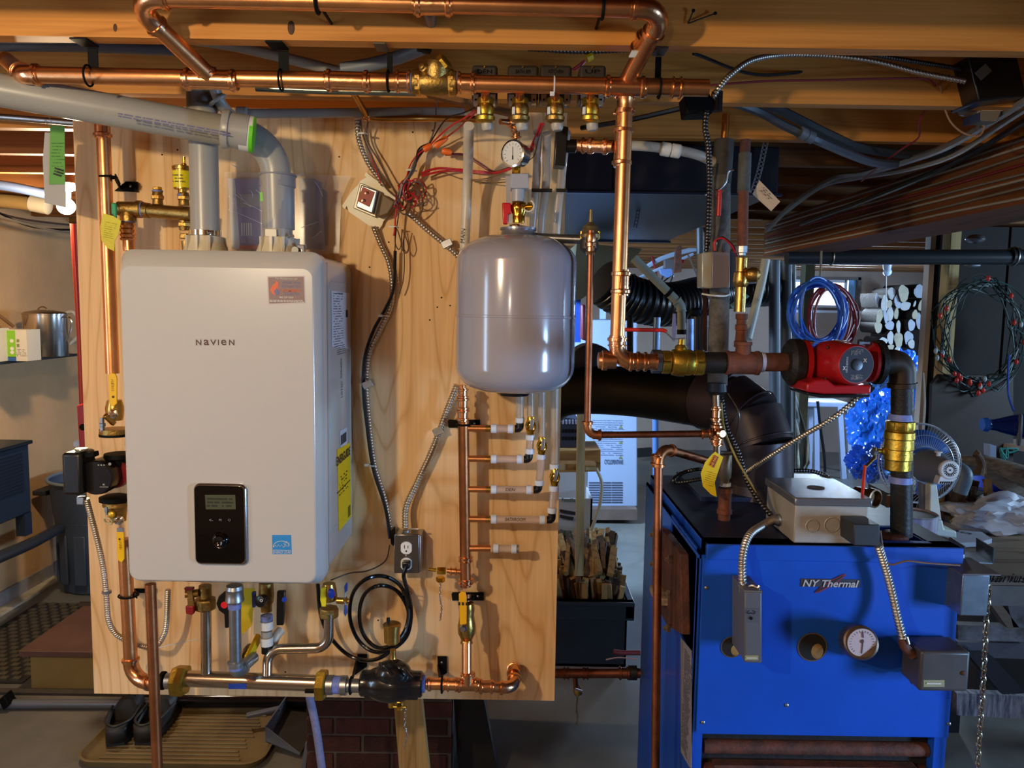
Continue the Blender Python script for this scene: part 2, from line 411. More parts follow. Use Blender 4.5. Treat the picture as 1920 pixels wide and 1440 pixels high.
MB().box((WX0-.03, YB-.05, WZ0-.03), (WX1+.03, YB+.02, WZ0)).put('window_sill', fm, win, smooth=False)
lamp('far_window_daylight', 'AREA', ((WX0+WX1)/2, YB-.25, (WZ0+WZ1)/2), 34, (0.62, 0.8, 1.0), 0.8, 0.35, aim=(2.2, 4.0, 0.7), spread=math.radians(80))
lamp('added_far_side_fill', 'AREA', (5.1, 6.6, 1.85), 95, (0.42, 0.64, 1.0), 1.0, 0.45, aim=(1.8, 7.2, 0.7))  # added unseen lamp, lights the far room from the right, no window built
lamp('added_near_side_fill', 'AREA', (4.9, 2.9, 1.8), 75, (0.48, 0.72, 1.0), 0.9, 0.45, aim=(1.4, 5.6, 0.6))  # added unseen lamp, brightens the middle zone and table, no window here
struct(MB().box((XL, 3.6, 0), (XL+.015, YB, 0.09)).put('baseboard_left', M('skirting', '#8f8a88', 0.6, 0, .3, 9), smooth=False))
struct(MB().box((XL+.0, 3.4, 0), (XL+.09, YB, 0.012)).put('trim_1', M('floor_edge_paint', '#b8b09c', 0.7, 0, .4, 6), smooth=False))

# main girder running away from the viewer, with cables stapled to its side
gx = P(1440, 480, 4.3).x
GX0 = 1.42
gz = 1.98
gird = struct(MB().box((GX0, 1.2, 2.06), (GX0+.26, 4.55, 2.25)).put('trim_2', WOOD('girder', '#7d4a26', '#55301a', (8, .7, 8), 9, .7), smooth=False))

# dark panelled partition on the right
pY = 4.6; px0 = P(1733, 700, pY).x
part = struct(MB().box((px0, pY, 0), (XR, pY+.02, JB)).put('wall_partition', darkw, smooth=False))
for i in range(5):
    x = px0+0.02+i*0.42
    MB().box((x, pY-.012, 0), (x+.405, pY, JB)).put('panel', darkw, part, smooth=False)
MB().box((P(1733, 700, pY-.03).x-.012, pY-.03, 0), (px0+.002, pY+.03, JB)).put('edge_strip', M('edge_strip', '#b5aca0', .6), part, smooth=False)
xa = P(1768, 600, pY-.1).x
tag(MB().box((xa, pY-.13, P(1770, 745, pY-.13).z), (xa+.055, pY-.04, JB)).put('wall_stud', studw, smooth=False), 'upright pale stud beside the string lights on the dark partition', 'stud')
# slanted brown board standing behind the fan
tag(MB().prism([P(1745, 822, 4.4), P(1748, 720, 4.4), P(1762, 702, 4.4), P(1900, 705, 4.4), P(1900, 870, 4.4), P(1745, 870, 4.4)], (0, .03, 0)).put('panel_board', M('panel_board', '#2a1a12', .6, 0, .3, 6), smooth=False), 'dark brown board leaning on the partition behind the desk fan', 'board')

# ------------------------------------------------------------ plywood service board
PY = 2.05
pxl = P(157, 775, PY).x; pxr = P(1050, 830, PY).x; pz0 = P(600, 1307, PY).z
board = T('plywood_board', 'large pale plywood board carrying the white boiler and its piping', 'board', (0, PY, pz0))
MB().box((pxl, PY, pz0), (pxr, PY+.018, JB-.01)).put('plywood_sheet', ply, board, smooth=False)
B = MB()
for x in (pxl+.002, pxr-.040, -0.3): B.box((x, PY+.018, pz0), (x+.038, PY+.107, JB-.01))
B.put('batten', studw, board, smooth=False)
B = MB(); R = random.Random(3)
for x, y in ((304, 290), (333, 281), (774, 248), (811, 245), (636, 294), (634, 359), (828, 558), (820, 576), (844, 573), (806, 600), (693, 501), (709, 1163), (535, 1260), (729, 454)):
    B.lathe(P(x, y, PY), (0, -1, 0), [(-.002, .0022), (.0006, .0022)], 8)
B.put('screw_hole', blackm, board)
# brick chimney behind the board
cx0, cx1, cY = P(575, 1380, 2.72).x, P(848, 1380, 2.72).x, 2.72
chim = struct(MB().box((cx0+.004, cY+.006, 0), (cx1-.004, cY+.5, JB)).put('wall_chimney', M('mortar', '#564d45', .9, 0, .2, 20, bump=.3), smooth=False))
brick_m = [M('brick_a', '#43201a', .85, 0, .35, 14, bump=.4, bs=70), M('brick_b', '#381a15', .85, 0, .35, 14, bump=.4, bs=70), M('brick_c', '#4b2822', .85, 0, .35, 14, bump=.4, bs=70)]
R = random.Random(5); z = 0.004; row = 0
while z < 0.95:
    x = cx0-(0.10 if row % 2 else 0.0)
    while x < cx1:
        a = max(x, cx0); b = min(x+.195, cx1)
        if b-a > .02:
            B = MB().box((a, cY-R.uniform(0, .004), z), (b, cY+.03, z+.056)); B.put('brick', R.choice(brick_m), chim, smooth=False, bev=.002, seg=1)
        x += .206
    z += .0665; row += 1
# leg braces of the board
def thing1(name, B, mat, label, cat_, **k):
    return tag(B.put(name, mat, **k), label, cat_)
thing1('brace_board', MB().pp([(737, 1300), (789, 1300), (805, 1450), (749, 1450)], 2.35, .035), studw, 'pale board leaning under the black air separator, in front of the bricks', 'board', smooth=False)
thing1('brace_board', MB().pp([(850, 1300), (905, 1300), (935, 1460), (860, 1460)], 2.75, .05), M('black_board', '#0d0b0b', .8), 'black upright board at the right edge of the brick chimney', 'board', smooth=False)

# ------------------------------------------------------------ cords and cables overhead
def wire(name, pts, r, mat, label, cat_='cable', n=6, sub=8, group=None):
    o = tag(MB().tube(cat(pts, sub), r, n).put(name, mat), label, cat_, group); return o
# cables on the girder side
gm = [M('cable_grey', '#7b7366', .6), M('cable_white', '#a59c8a', .55), M('cable_red', '#7d1f26', .5)]
GN = ['topmost', 'second', 'third', 'fourth', 'fifth', 'sixth', 'seventh', 'lowest']
for i in range(8):
    z = 2.235-.0225*i; R = random.Random(i)
    pts = [V((GX0-.006, 1.5+j*.6, z+R.uniform(-.006, .006))) for j in range(6)]
    wire('stapled_cable', pts, .0042, gm[2] if i == 3 else gm[i % 2], ('dark red cable stapled along the girder side, fourth from its top' if i == 3 else GN[i]+' thin grey cable stapled along the side of the main girder'))
for i, (x, y, z) in enumerate(((GX0-.03, 2.0, 1.99), (GX0-.05, 2.4, 1.985))): pass
wire('cable_bundle', PL([(1935, 180, 1.9), (1870, 220, 2.05), (1775, 275, 2.3), (1690, 305, 2.55), (1620, 325, 2.8), (1560, 335, 3.0), (1490, 380, 3.2), (1440, 430, 3.6)]), .011, M('cable_silver', '#77736e', .35, .3), 'thick grey cable sagging along the girder from the top right corner')
wire('cable_bundle', PL([(1935, 196, 1.95), (1880, 232, 2.1), (1790, 290, 2.35), (1700, 318, 2.6), (1600, 335, 2.9), (1540, 350, 3.1), (1470, 400, 3.4)]), .008, M('cable_silver2', '#8f8b85', .35, .3), 'thinner pale cable running beside the thick grey one under the girder')
wire('cable_dark', PL([(1925, 225, 2.1), (1800, 300, 2.5), (1650, 365, 2.9), (1500, 420, 3.3)]), .009, blackp, 'black cable under the pale ones along the girder')
wire('red_thermostat_wire', PL([(1330, 160, 1.93), (1440, 152, 1.93), (1560, 150, 1.93), (1700, 147, 1.93), (1745, 152, 1.94), (1752, 175, 2.0), (1725, 225, 2.1), (1722, 258, 2.2), (1690, 280, 2.3), (1650, 310, 2.5), (1615, 340, 2.7)]), .0026, M('cable_red2', '#8c1a26', .5), 'thin red wire along the second joist, dropping towards the girder')
wire('tan_wire', PL([(1763, 160, 1.95), (1772, 205, 2.0), (1785, 232, 2.0), (1808, 250, 2.0), (1835, 255, 2.0), (1845, 240, 2.0), (1843, 235, 2.0)]), .0022, M('tan_wire', '#a07a5c', .5), 'thin tan wire looping below the grey relay box')
wire('pvc_conduit', PL([(1340, 180, 2.16), (1420, 208, 2.2), (1470, 235, 2.2), (1530, 262, 2.2), (1600, 292, 2.3), (1640, 305, 2.36), (1680, 308, 2.45)]), .012, M('conduit_grey', '#4c5259', .45), 'grey conduit with a coupling crossing the joists right of the duct', 'conduit')
MB().lathe(P(1500, 247, 2.2), P(1530, 262, 2.2)-P(1500, 247, 2.2), [(0, .015), (.045, .015)], 16)
thing1('conduit_coupling', MB().lathe(P(1500, 248, 2.19), P(1530, 262, 2.2)-P(1500, 248, 2.19), [(0, .0165), (.018, .0165), (.019, .0145), (.022, .0145), (.023, .0165), (.042, .0165)], 16), M('coupling_grey', '#6d7276', .5), 'light grey coupling on the conduit under the joists', 'coupling')
wire('pvc_conduit', PL([(1430, 190, 2.2), (1500, 225, 2.3), (1560, 255, 2.35), (1620, 278, 2.4), (1720, 290, 2.5), (1790, 285, 2.6)]), .014, M('conduit_dark', '#33383c', .5), 'dark conduit curving to the right under the third joist', 'conduit')
wire('dark_cable', PL([(1300, 100, 1.75), (1420, 140, 1.9), (1560, 130, 2.0), (1700, 138, 2.0), (1800, 140, 2.0)]), .004, blackp, 'thin black cable between the first and second joists, on the right')
# black appliance near the ceiling, upper right, with metal relay box
nb = T('junction_box', 'black boxy transformer under the joists in the top right corner', 'box', P(1850, 170, 1.9))
MB().pp([(1815, 105), (1905, 95), (1925, 180), (1835, 190)], 1.9, .12).put('box_body', blackp, nb, bev=.004)
MB().pp([(1829, 136), (1848, 119), (1860, 133), (1841, 150)], 1.895, .004).put('sticker', M('sticker_dim', '#6d6a62', .6), nb, smooth=False)
nb = T('relay_box', 'grey steel relay box with a mounting ear below the black transformer', 'box', P(1850, 215, 2.0))
MB().pp([(1838, 190), (1885, 190), (1870, 228), (1835, 226)], 2.0, .05).put('box_body', M('relay_grey', '#8a8378', .5, .2), nb, bev=.002)
MB().pp([(1842, 192), (1882, 192), (1880, 208), (1841, 208)], 1.997, .002).put('label_plate', M('label_plate', '#b5ada0', .6), nb, smooth=False)
MB().pp([(1793, 202), (1836, 195), (1834, 222), (1800, 216)], 2.01, .004).put('mounting_ear', galv, nb, smooth=False)
MB().pp([(1818, 218), (1838, 210), (1838, 228), (1818, 232)], 2.0, .03).put('connector_clamp', M('blue_steel', '#5d78b0', .3, .9), nb, smooth=False)
# armoured cables overhead
def bxc(pts, r, mat, label, pitch=.0078, name='armoured_cable'):
    B = MB(); bx(B, PL(pts), r, pitch); return tag(B.put(name, mat, ang=60), label, 'cable')
bxc([(1335, 185, 1.72), (1350, 162, 1.72), (1372, 138, 1.74), (1410, 113, 1.78), (1470, 103, 1.85), (1560, 105, 1.9), (1640, 115, 1.9), (1720, 135, 1.9), (1810, 152, 1.9)], .0065, bxsteel, 'silver armoured cable arching from the relay up and across to the right')
bxc([(1325, 205, 1.72), (1322, 240, 1.74), (1328, 275, 1.76), (1330, 340, 1.8), (1328, 420, 1.82), (1325, 470, 1.85)], .0065, bxdark, 'dark armoured cable hanging from the relay to the grey control box')
bxc([(990, 92, 1.8), (1090, 97, 1.8), (1200, 93, 1.8), (1330, 92, 1.8), (1440, 90, 1.8), (1570, 92, 1.8), (1680, 110, 1.85), (1820, 132, 1.95)], .0055, bxdark, 'thin armoured cable running behind the front joist')
# black relay and cord grip at the end of the header
nb = T('relay', 'black relay block hanging between the joists at the end of the copper header', 'relay', P(1335, 200, 1.72))
MB().pp([(1283, 178), (1330, 172), (1342, 205), (1335, 212), (1288, 214)], 1.72, .06).put('relay_body', blackm, nb, bev=.003)
MB().lathe(P(1345, 172, 1.73), (0, 0, -1), [(0, .012), (.04, .012)], 14).put('cord_grip', blackp, nb)
wire('copper_stub', PL([(1361, 214, 1.9), (1360, 240, 1.9), (1358, 262, 1.9)]), .0088, M('copper_stub', '#c07c3c', .35, 1), 'short copper stub dropping into the dark insulated pipe', 'pipe', 12)
wire('slate_cable', PL([(1290, 200, 1.9), (1180, 225, 2.0), (1090, 240, 2.1)]), .006, blackp, 'black cable sagging behind the copper riser')

# ------------------------------------------------------------ wide dark duct
dm = M('duct_navy', '#171c27', 0.38, 0.35, 0.2, 2.5, bump=.05, bs=5)
duct = T('supply_duct', 'wide dark sheet metal duct under the joists behind the copper riser', 'duct', (0.4, 2.45, 2.1))
dz = P(1250, 361, 2.45).z
MB().box((-.05, 2.45, dz), (.80, 4.15, JB-.004)).put('duct_body', dm, duct, smooth=False, bev=.004)
MB().box((.30, 2.444, dz-.004), (.33, 2.45, JB)).put('duct_seam', M('duct_seam', '#2f3746', .35, .5), duct, smooth=False)
MB().box((-.05, 2.435, dz-.007), (.81, 2.452, dz)).put('duct_lip', M('duct_lip', '#2f3a52', .3, .7), duct, smooth=False)
MB().box((-.05, 4.14, dz-.01), (.81, 4.16, dz)).put('duct_lip', MC['duct_lip'], duct, smooth=False)
def strap(name, pts, wd, mat, label, holes=True):
    p = resample(cat(pts, 8), .012); B = MB()
    for a, b in zip(p[:-1], p[1:]):
        d = (b-a); u = d.cross(V((0, 1, 0))).normalized()
        q = (a+b)/2
        # perforated strap: two rails and a rung per hole
        B.obox(q+u*wd*.36, d/2, u*wd*.14, (0, .0006, 0)); B.obox(q-u*wd*.36, d/2, u*wd*.14, (0, .0006, 0)); B.obox(a, d*.14, u*wd*.4, (0, .0006, 0))
    return tag(B.put(name, mat, smooth=False), label, 'strap')
strap('hanger_strap', PL([(1436, 266, 2.42), (1424, 320, 2.42), (1410, 365, 2.42)]), .017, galv, 'perforated steel strap at the right end of the dark duct')
strap('hanger_strap', PL([(1200, 364, 2.9), (1196, 400, 2.9), (1190, 430, 2.9)]), .014, M('strap_dim', '#4e5566', .4, .8), 'dim perforated strap below the middle of the dark duct')
# hanging cardboard tag
tg = T('paper_tag', 'cream paper tag hanging at an angle by the rusty pipe', 'tag', P(1442, 365, 1.85))
MB().pp([(1424, 338), (1463, 378), (1446, 396), (1411, 364)], 1.85, .001).put('tag_sheet', M('tag_card', '#c9ad8b', .7), tg, smooth=False)
scribble('print', P(1438, 364, 1.848), .034, .014, inkg, tg, 3, (1, 0, -.95), (.95, 0, 1), 4)

# ------------------------------------------------------------ upper left corner: pipe, tag, bulb
def ptube(name, pts, r, mat, label, cat_, n=16, sub=10):
    return tag(MB().tube(cat(PL(pts), sub), r, n).put(name, mat), label, cat_)
ptube('grey_drain_pipe', [(-40, 85, 1.75), (150, 88, 1.78), (330, 95, 1.85)], .012, greyd, 'dark grey pipe above the left copper header behind the joist', 'pipe')
ptube('drain_pipe', [(-60, 340, 3.2), (20, 350, 3.3), (105, 368, 3.4)], .020, M('pipe_blue', '#34415c', .35, .3), 'bluish grey pipe sloping under the ceiling by the lit bulb', 'pipe')
ptube('wooden_pole', [(-60, 372, 3.9), (20, 378, 3.9), (75, 385, 3.9)], .033, M('pole_wood', '#9a7d49', .7, 0, .2, 6), 'pale round pole under the ceiling left of the bulb', 'pole')
ptube('steel_conduit', [(-60, 215, 2.3), (40, 222, 2.3), (200, 236, 2.32)], .009, galv, 'galvanised conduit below the grey vent pipe on the left', 'conduit')
fx = T('light_bulb', 'lit bare bulb in a white holder under the left ceiling', 'light bulb', P(122, 388, 3.35))
MB().ball(P(124, 387, 3.35), .036, 16, 10, (1, 1, .95)).put('bulb_glass', M('bulb_lit', '#ffffff', .3, emit='#ffeccc', es=9), fx)
MB().lathe(P(124, 388, 3.35)+V((0, 0, .025)), (0, 0, 1), [(0, .018), (.04, .022), (.05, .05), (.07, .055)], 18).put('lamp_holder', whitep, fx)
lamp('lit_bulb_light', 'POINT', P(124, 398, 3.30), 62, (1, .76, .48), .04)
MB().lathe(P(60, 381, 3.9), P(90, 387, 3.9)-P(60, 381, 3.9), [(0, .040), (.08, .040), (.085, .03)], 18).put('x', cream)
o = bpy.data.objects['x']; o.name = 'pole_end_cap'; tag(o, 'white end cap of the pale pole left of the bulb', 'cap')
gt = T('hanging_tag', 'green and white inspection tag hanging on the left below the vent pipe', 'tag', P(107, 360, 1.9))
MB().pp([(84, 248), (120, 250), (124, 390), (84, 380), (80, 300)], 1.9, .0008).put('white_sheet', M('tag_white', '#a8a39a', .6), gt, smooth=False)
MB().pp([(94, 235), (121, 236), (122, 345), (92, 346)], 1.897, .0008).put('green_sheet', M('tag_green', '#5f9a3c', .6), gt, smooth=False)
scribble('handwriting', P(110, 323, 1.895), .022, .020, ink, gt, 3, (1, 0, -.3), (.3, 0, 1), 5, .95, th=.6)
scribble('print', P(108, 290, 1.895), .028, .06, M('print_green', '#2f5a22', .6), gt, 8, seed=8, th=.15)
MB().tube(cat(PL([(92, 238, 1.9), (84, 225, 1.9), (97, 232, 1.9), (90, 215, 1.9)]), 4), .0006, 5).put('string', M('string', '#b09a80', .8), gt)
R = random.Random(11)
for i, (a, b, c) in enumerate((((-30, 385), (60, 425), (160, 432)), ((-30, 392), (50, 412), (160, 425)), ((-30, 398), (90, 430), (170, 440)))):
    wire('loose_cable', [PX(a[0], a[1]-10, XL+.01) if 0 else P(a[0], a[1], 3.9), P(b[0], b[1], 4.3), P(c[0], c[1], 4.8)], .006, [blackp, M('cable_brownish', '#4a3a33', .6), gm[0]][i], ['black cable sagging along the left wall below the ceiling', 'brown cable drooping along the top of the left wall', 'grey cable lowest of the three along the left wall'][i])
# ------------------------------------------------------------ the white wall-hung boiler
def rr(x0, x1, z0, z1, R, y, n=5):
    out = []
    for cx, cz, a0 in ((x1-R, z1-R, 0), (x0+R, z1-R, 90), (x0+R, z0+R, 180), (x1-R, z0+R, 270)):
        for k in range(n+1):
            a = math.radians(a0+90*k/n); out.append(V((cx+R*math.cos(a), y, cz+R*math.sin(a))))
    return out
def loft(loops, cap=True):
    B = MB(); n = len(loops[0]); vs = [q for l in loops for q in l]; fs = []
    for i in range(len(loops)-1):
        for k in range(n):
            k2 = (k+1) % n; fs.append((i*n+k, i*n+k2, (i+1)*n+k2, (i+1)*n+k))
    if cap: fs.append(tuple(range(n-1, -1, -1))); fs.append(tuple((len(loops)-1)*n+k for k in range(n)))
    return B.add(vs, fs)
BY = 1.70
bl = P(224, 780, BY).x; br = P(602, 780, BY).x; bt = P(405, 468, BY).z; bb = P(420, 1101, BY).z
boil = T('wall_boiler', 'large white wall-hung boiler with a black control panel on its front', 'boiler', ((bl+br)/2, BY, bb))
loft([rr(bl+.004, br-.004, bb+.004, bt-.004, .03, 2.045), rr(bl+.004, br-.004, bb+.004, bt-.004, .03, BY+.07), rr(bl+.012, br-.012, bb+.012, bt-.012, .03, BY+.065)]).put('case', white, boil)
loft([rr(bl+.006, br-.006, bb+.006, bt-.006, .024, BY+.066), rr(bl, br, bb, bt, .026, BY+.062), rr(bl, br, bb, bt, .026, BY+.030), rr(bl+.004, br-.004, bb+.004, bt-.008, .026, BY+.020), rr(bl+.010, br-.014, bb+.012, bt-.034, .022, BY+.002), rr(bl+.013, br-.017, bb+.015, bt-.038, .02, BY)]).put('front_cover', white, boil, ang=25)
# recessed line of the side panel
B = MB(); yA, yB = BY+.10, 2.03
q = [V((br-.004, a, b)) for a, b in ((yA, bb+.10), (yA, bt-.06), (yB, bt-.06), (yB, bb+.10), (yA, bb+.10))]
pth, _ = fillet(q, .02); B.tube(pth, .0012, 6); B.put('side_bead', white, boil)
MB().box((br-.006, BY+.064, bb+.02), (br-.001, BY+.070, bt-.02)).put('case_gap', M('gap_shadow', '#4a4a50', .7), boil, smooth=False)
sx = br-.0035
def sidepoly(name, px, mat, off=.0006):
    return MB().prism([PX(x, y, sx) for x, y in px], (off, 0, 0)).put(name, mat, boil, smooth=False)
def sidec(x, y): return PX(x, y, sx+.0004)
sl = sidepoly('rating_label', [(621, 545), (655, 550), (657, 655), (622, 650)], M('label_white', '#c9ccd4', .5))
scribble('small_print', sidec(634, 600), .10, .13, inkg, boil, 22, (0, 1, 0), seed=2, th=.3)
text('print', 'Multi-Navigator', sidec(638, 551), .006, ink, boil, w=.06, r=(0, 1, 0))
MB().obox(sidec(650, 588), (0.0004, 0, 0), (0, .012, 0), (0, 0, .009)).put('print_block', ink, boil, smooth=False)
scribble('small_print', sidec(640, 655), .09, .025, inkg, boil, 5, (0, 1, 0), seed=3, th=.3)
text('print', 'CANADA', sidec(640, 690), .016, ink, boil, w=.05, r=(0, 0, 1), u=(0, -1, 0))
text('print', 'LISTED', sidec(641, 730), .016, ink, boil, w=.04, r=(0, 0, 1), u=(0, -1, 0))
sidepoly('barcode_label', [(637, 808), (650, 801), (651, 832), (638, 840)], M('label_white', '#c9ccd4', .5))
B = MB()
for i in range(9): B.obox(sidec(644, 822)+V((.0006, -.03+i*.0075, 0)), (.0002, 0, 0), (0, .0016+.001*(i % 2), 0), (0, 0, .012))
B.put('barcode', ink, boil, smooth=False)
sidepoly('energy_label', [(632, 843), (656, 829), (659, 967), (635, 997)], M('label_yellow', '#f2c70a', .5))
text('print', 'ENERGUIDE', PX(644.5, 855, sx+.0012), .022, ink, boil, w=.155, r=(0, 1, 0), bold=.02)
scribble('small_print', PX(644, 905, sx+.0012), .10, .05, ink, boil, 6, (0, 1, 0), seed=5, fill=.4, th=.3)
MB().obox(PX(645, 912, sx+.0012), (.0003, 0, 0), (0, .075, 0), (0, 0, .0012)).put('rule_line', ink, boil, smooth=False)
MB().obox(PX(655, 958, sx+.0012), (.0003, 0, 0), (0, .014, 0), (0, 0, .014)).put('print_block', M('print_olive', '#6b5a10', .6), boil, smooth=False)
# front marks
fy = BY-.0003
for ch_, xx, ww in (('N', 372.5, 10), ('a', 387, 10), ('V', 400, 11.5), ('I', 409.5, 1.8), ('e', 419.5, 10), ('N', 434.5, 10)): text('wordmark_letter', ch_, P(xx, 642, fy), S(10.5, BY), M('mark_brown', '#4a2b28', .5), boil, w=S(ww, BY), bold=.016)
def fpoly(name, px, mat, Y=BY-.0003, dep=.0003, parent=None):
    return MB().pp(px, Y, dep).put(name, mat, parent or boil, smooth=False)
st = fpoly('maintenance_sticker', [(501, 518), (571, 517), (573, 569), (503, 571)], M('sticker_white', '#b7aaa6', .5))
fpoly('sticker_face', [(503, 520), (569, 519), (571, 567), (505, 569)], M('sticker_taupe', '#7d6360', .5), BY-.0007)
fl = [(511, 551), (506, 544), (510, 536), (516, 531), (518, 525), (522, 531), (521, 539), (524, 545), (521, 552), (516, 554)]
fpoly('flame_mark', fl, M('flame_orange', '#d2562e', .5), BY-.0011)
fpoly('flame_mark', [(516, 552), (514, 546), (519, 540), (524, 546), (523, 552), (519, 554)], M('flame_blue', '#5a5c86', .5), BY-.0015)
for i, (s_, y, m_, w_) in enumerate((('For Maintenance call', 522.5, paper, 40), ('THREE TIDE', 530, M('print_slate', '#6d708f', .5), 34), ('HEATING &', 537, M('print_slate', '#6d708f', .5), 34), ('PLUMBING', 545, M('flame_orange', '#d2562e', .5), 32), ('SERVICES', 551, MC['print_slate'], 28), ('902 237 5263', 557.5, paper, 26))):
    text('print', s_, P(546 if 0 < i < 5 else 537, y, BY-.0012), S(5.0 if 0 < i < 5 else 3.2, BY), m_, boil, w=S(w_, BY), bold=.015 if i else 0)
scribble('small_print', P(537, 564.5, BY-.0012), S(62, BY), S(5, BY), paper, boil, 2, seed=6, fill=1, th=.5)
es = M('label_blue', '#1f86c8', .5)
fpoly('energy_mark', [(510, 1003), (546, 1003), (547, 1039), (511, 1039)], es)
B = MB(); c = P(528, 1021, BY-.0008)
B.torus(c+V((0, 0, -.008)), (0, 1, 0), .0175, .0006, 24, 5, math.pi*0.02 if 0 else 0, math.pi*2)
B = MB(); arc = [c+V((math.cos(a)*.0185, 0, math.sin(a)*.014-.006)) for a in [math.radians(15+15*i) for i in range(12)]]
B.tube(arc, .0007, 6)
star = [c+V((.011+math.cos(math.radians(90+36*i))*(.0075 if i % 2 == 0 else .0034), 0, .001+math.sin(math.radians(90+36*i))*(.0075 if i % 2 == 0 else .0034))) for i in range(11)]
B.tube(star, .0005, 5)
B.tube([P(*q_, BY-.0008) for q_ in ((513, 1026), (517, 1022), (519, 1026), (522, 1021), (525, 1025), (528, 1021), (531, 1027), (536, 1020))], .0006, 5)
B.put('energy_logo', paper, boil)
MB().obox(P(528.5, 1031.5, BY-.0008), (S(17.5, BY), 0, 0), (0, .0002, 0), (0, 0, .0004)).put('rule_line', paper, boil, smooth=False)
text('print', 'ENERGY STAR', P(529, 1035.5, BY-.0008), S(5, BY), paper, boil, w=S(34, BY))
# control panel
c0 = P(415.5, 982, BY)
hw, hh = S(49, BY)+.001, S(77.5, BY, 980)
loft([rr(c0.x-hw, c0.x+hw, c0.z-hh, c0.z+hh, .014, BY), rr(c0.x-hw, c0.x+hw, c0.z-hh, c0.z+hh, .014, BY-.006), rr(c0.x-hw+.002, c0.x+hw-.002, c0.z-hh+.002, c0.z+hh-.002, .012, BY-.008)]).put('panel_bezel', M('bezel_chrome', '#b9b9bd', .18, 1), boil)
pn = loft([rr(c0.x-hw+.003, c0.x+hw-.005, c0.z-hh+.005, c0.z+hh-.004, .011, BY-.006), rr(c0.x-hw+.003, c0.x+hw-.005, c0.z-hh+.005, c0.z+hh-.004, .011, BY-.0095)]).put('control_panel', M('gloss_black', '#050506', .08, coat=.5), boil)
py = BY-.0098
fpoly('display', [(384, 928), (441, 928), (442, 955), (386, 955)], M('lcd', '#3c402c', .35, emit='#565a3c', es=.12), py, .0003)
scribble('display_digits', P(413, 942, py-.0003), S(50, BY), S(20, BY), M('lcd_dark', '#23261c', .5), boil, 3, seed=12, fill=.7, th=.5)
for x, s_ in ((396, '<-'), (413, 'M'), (430, 'O')): text('button_mark', s_, P(x, 975, py), S(4.5, BY), M('button_grey', '#8a8a8e', .4), boil)
MB().lathe(P(413, 1013, py), (0, -1, 0), [(0, .0165), (.002, .0165), (.0035, .0145), (.008, .0125), (.0105, .0115), (.011, .009), (.0085, .004)], 28).put('dial', MC['gloss_black'], boil)
MB().torus(P(413, 1013, py-.001), (0, 1, 0), .0175, .0007, 32, 6).put('dial_ring', M('ring_dark', '#3b3b40', .2, 1), boil)

# collars on top of the boiler and the two grey vents
VY = 1.84
for i, (x, lb) in enumerate(((385, 'cream flue collar with a steel band, at the foot of the left grey vent'), (521, 'cream flue collar with a black test port, at the foot of the right grey vent'))):
    c = P(x, 455, VY); base = V((c.x, VY, bt-.006))
    co = T('flue_collar', lb, 'collar', base)
    R0 = S(27, VY)
    MB().lathe(base, (0, 0, 1), [(0, R0*1.42), (.012, R0*1.42), (.026, R0*1.28), (.030, R0*1.22), (.044, R0*1.18), (.045, R0)], 32).put('collar_body', cream, co)
    B = MB()
    for a in (-60, -125, -92, 20, 160):
        a = math.radians(a); d = V((math.cos(a), math.sin(a), 0)); B.obox(base+d*R0*1.28+V((0, 0, .022)), d*.006, V((-d.y, d.x, 0))*.003, (0, 0, .022))
    B.put('collar_rib', cream, co, smooth=False)
    if i == 0:
        MB().lathe(base+V((0, 0, .046)), (0, 0, 1), [(0, R0*1.06), (.011, R0*1.06)], 32).put('band_clamp', chrome, co)
        MB().lathe(base+V((R0*.72, -R0*.9, .052)), (1, -.4, 0), [(-.006, .005), (.006, .005)], 8).put('clamp_screw', chrome, co)
    else:
        MB().obox(base+V((-.004, -R0*1.1, .052)), (.013, 0, 0), (0, .003, 0), (0, 0, .0085)).put('latch', cream, co, bev=.001)
        MB().lathe(base+V((R0*1.5, -.03, .014)), (0, -1, 0), [(0, .008), (.012, .008)], 14).put('test_port', blackp, co)
        MB().obox(base+V((R0*1.75, -.02, .016)), (.009, 0, 0), (0, .006, 0), (0, 0, .012)).put('sensor', M('sensor_grey', '#6b6b6e', .4), co, bev=.002)
        MB().lathe(base+V((R0*1.78, -.027, .014)), (0, -1, 0), [(0, .003), (.002, .003)], 10).put('sensor_screw', chrome, co)
        MB().lathe(base+V((R0*1.1, -R0*.8, .045)), (1, -.5, .2), [(-.008, .004), (.008, .004)], 8).put('clamp_screw', chrome, co)
vent1 = T('vent_pipe', 'straight grey plastic vent rising from the left flue collar', 'pipe', P(385, 445, VY))
MB().tube([V((P(385, 440, VY).x, VY, bt+.03)), V((P(385, 440, VY).x, VY, JB-.01))], S(25.5, VY), 28).put('pipe', greyp, vent1)
MB().lathe(V((P(385, 440, VY).x, VY, P(380, 205, VY).z)), (0, 0, 1), [(0, S(28, VY)), (.05, S(28, VY)), (.052, S(26, VY))], 28).put('coupling', greyd, vent1)
vent2 = T('vent_pipe', 'long grey plastic vent sweeping in from the left, elbowing down into the right flue collar', 'pipe', P(521, 430, 1.80))
r2 = S(27.3, 1.8)
vp = [P(-60, 158, 1.62), P(455, 248, 1.74), P(515, 285, 1.79), V((P(521, 440, VY).x, VY, bt+.02))]
pth, arcs = fillet([vp[0], V((vp[3].x, VY-.012, P(518, 262, VY-.012).z)), vp[3]], .085, 12)
MB().tube(pth, r2, 28).put('pipe', greyp, vent2)
ba = arcs[0]
dv = (P(455, 248, 1.74)-vp[0]).normalized()
MB().lathe(P(441, 245, 1.735), dv, [(-.026, r2+.006), (-.023, r2+.008), (-.012, r2+.008), (-.010, r2+.004), (.028, r2+.004), (.030, r2)], 30).put('elbow_socket', greyp, vent2)
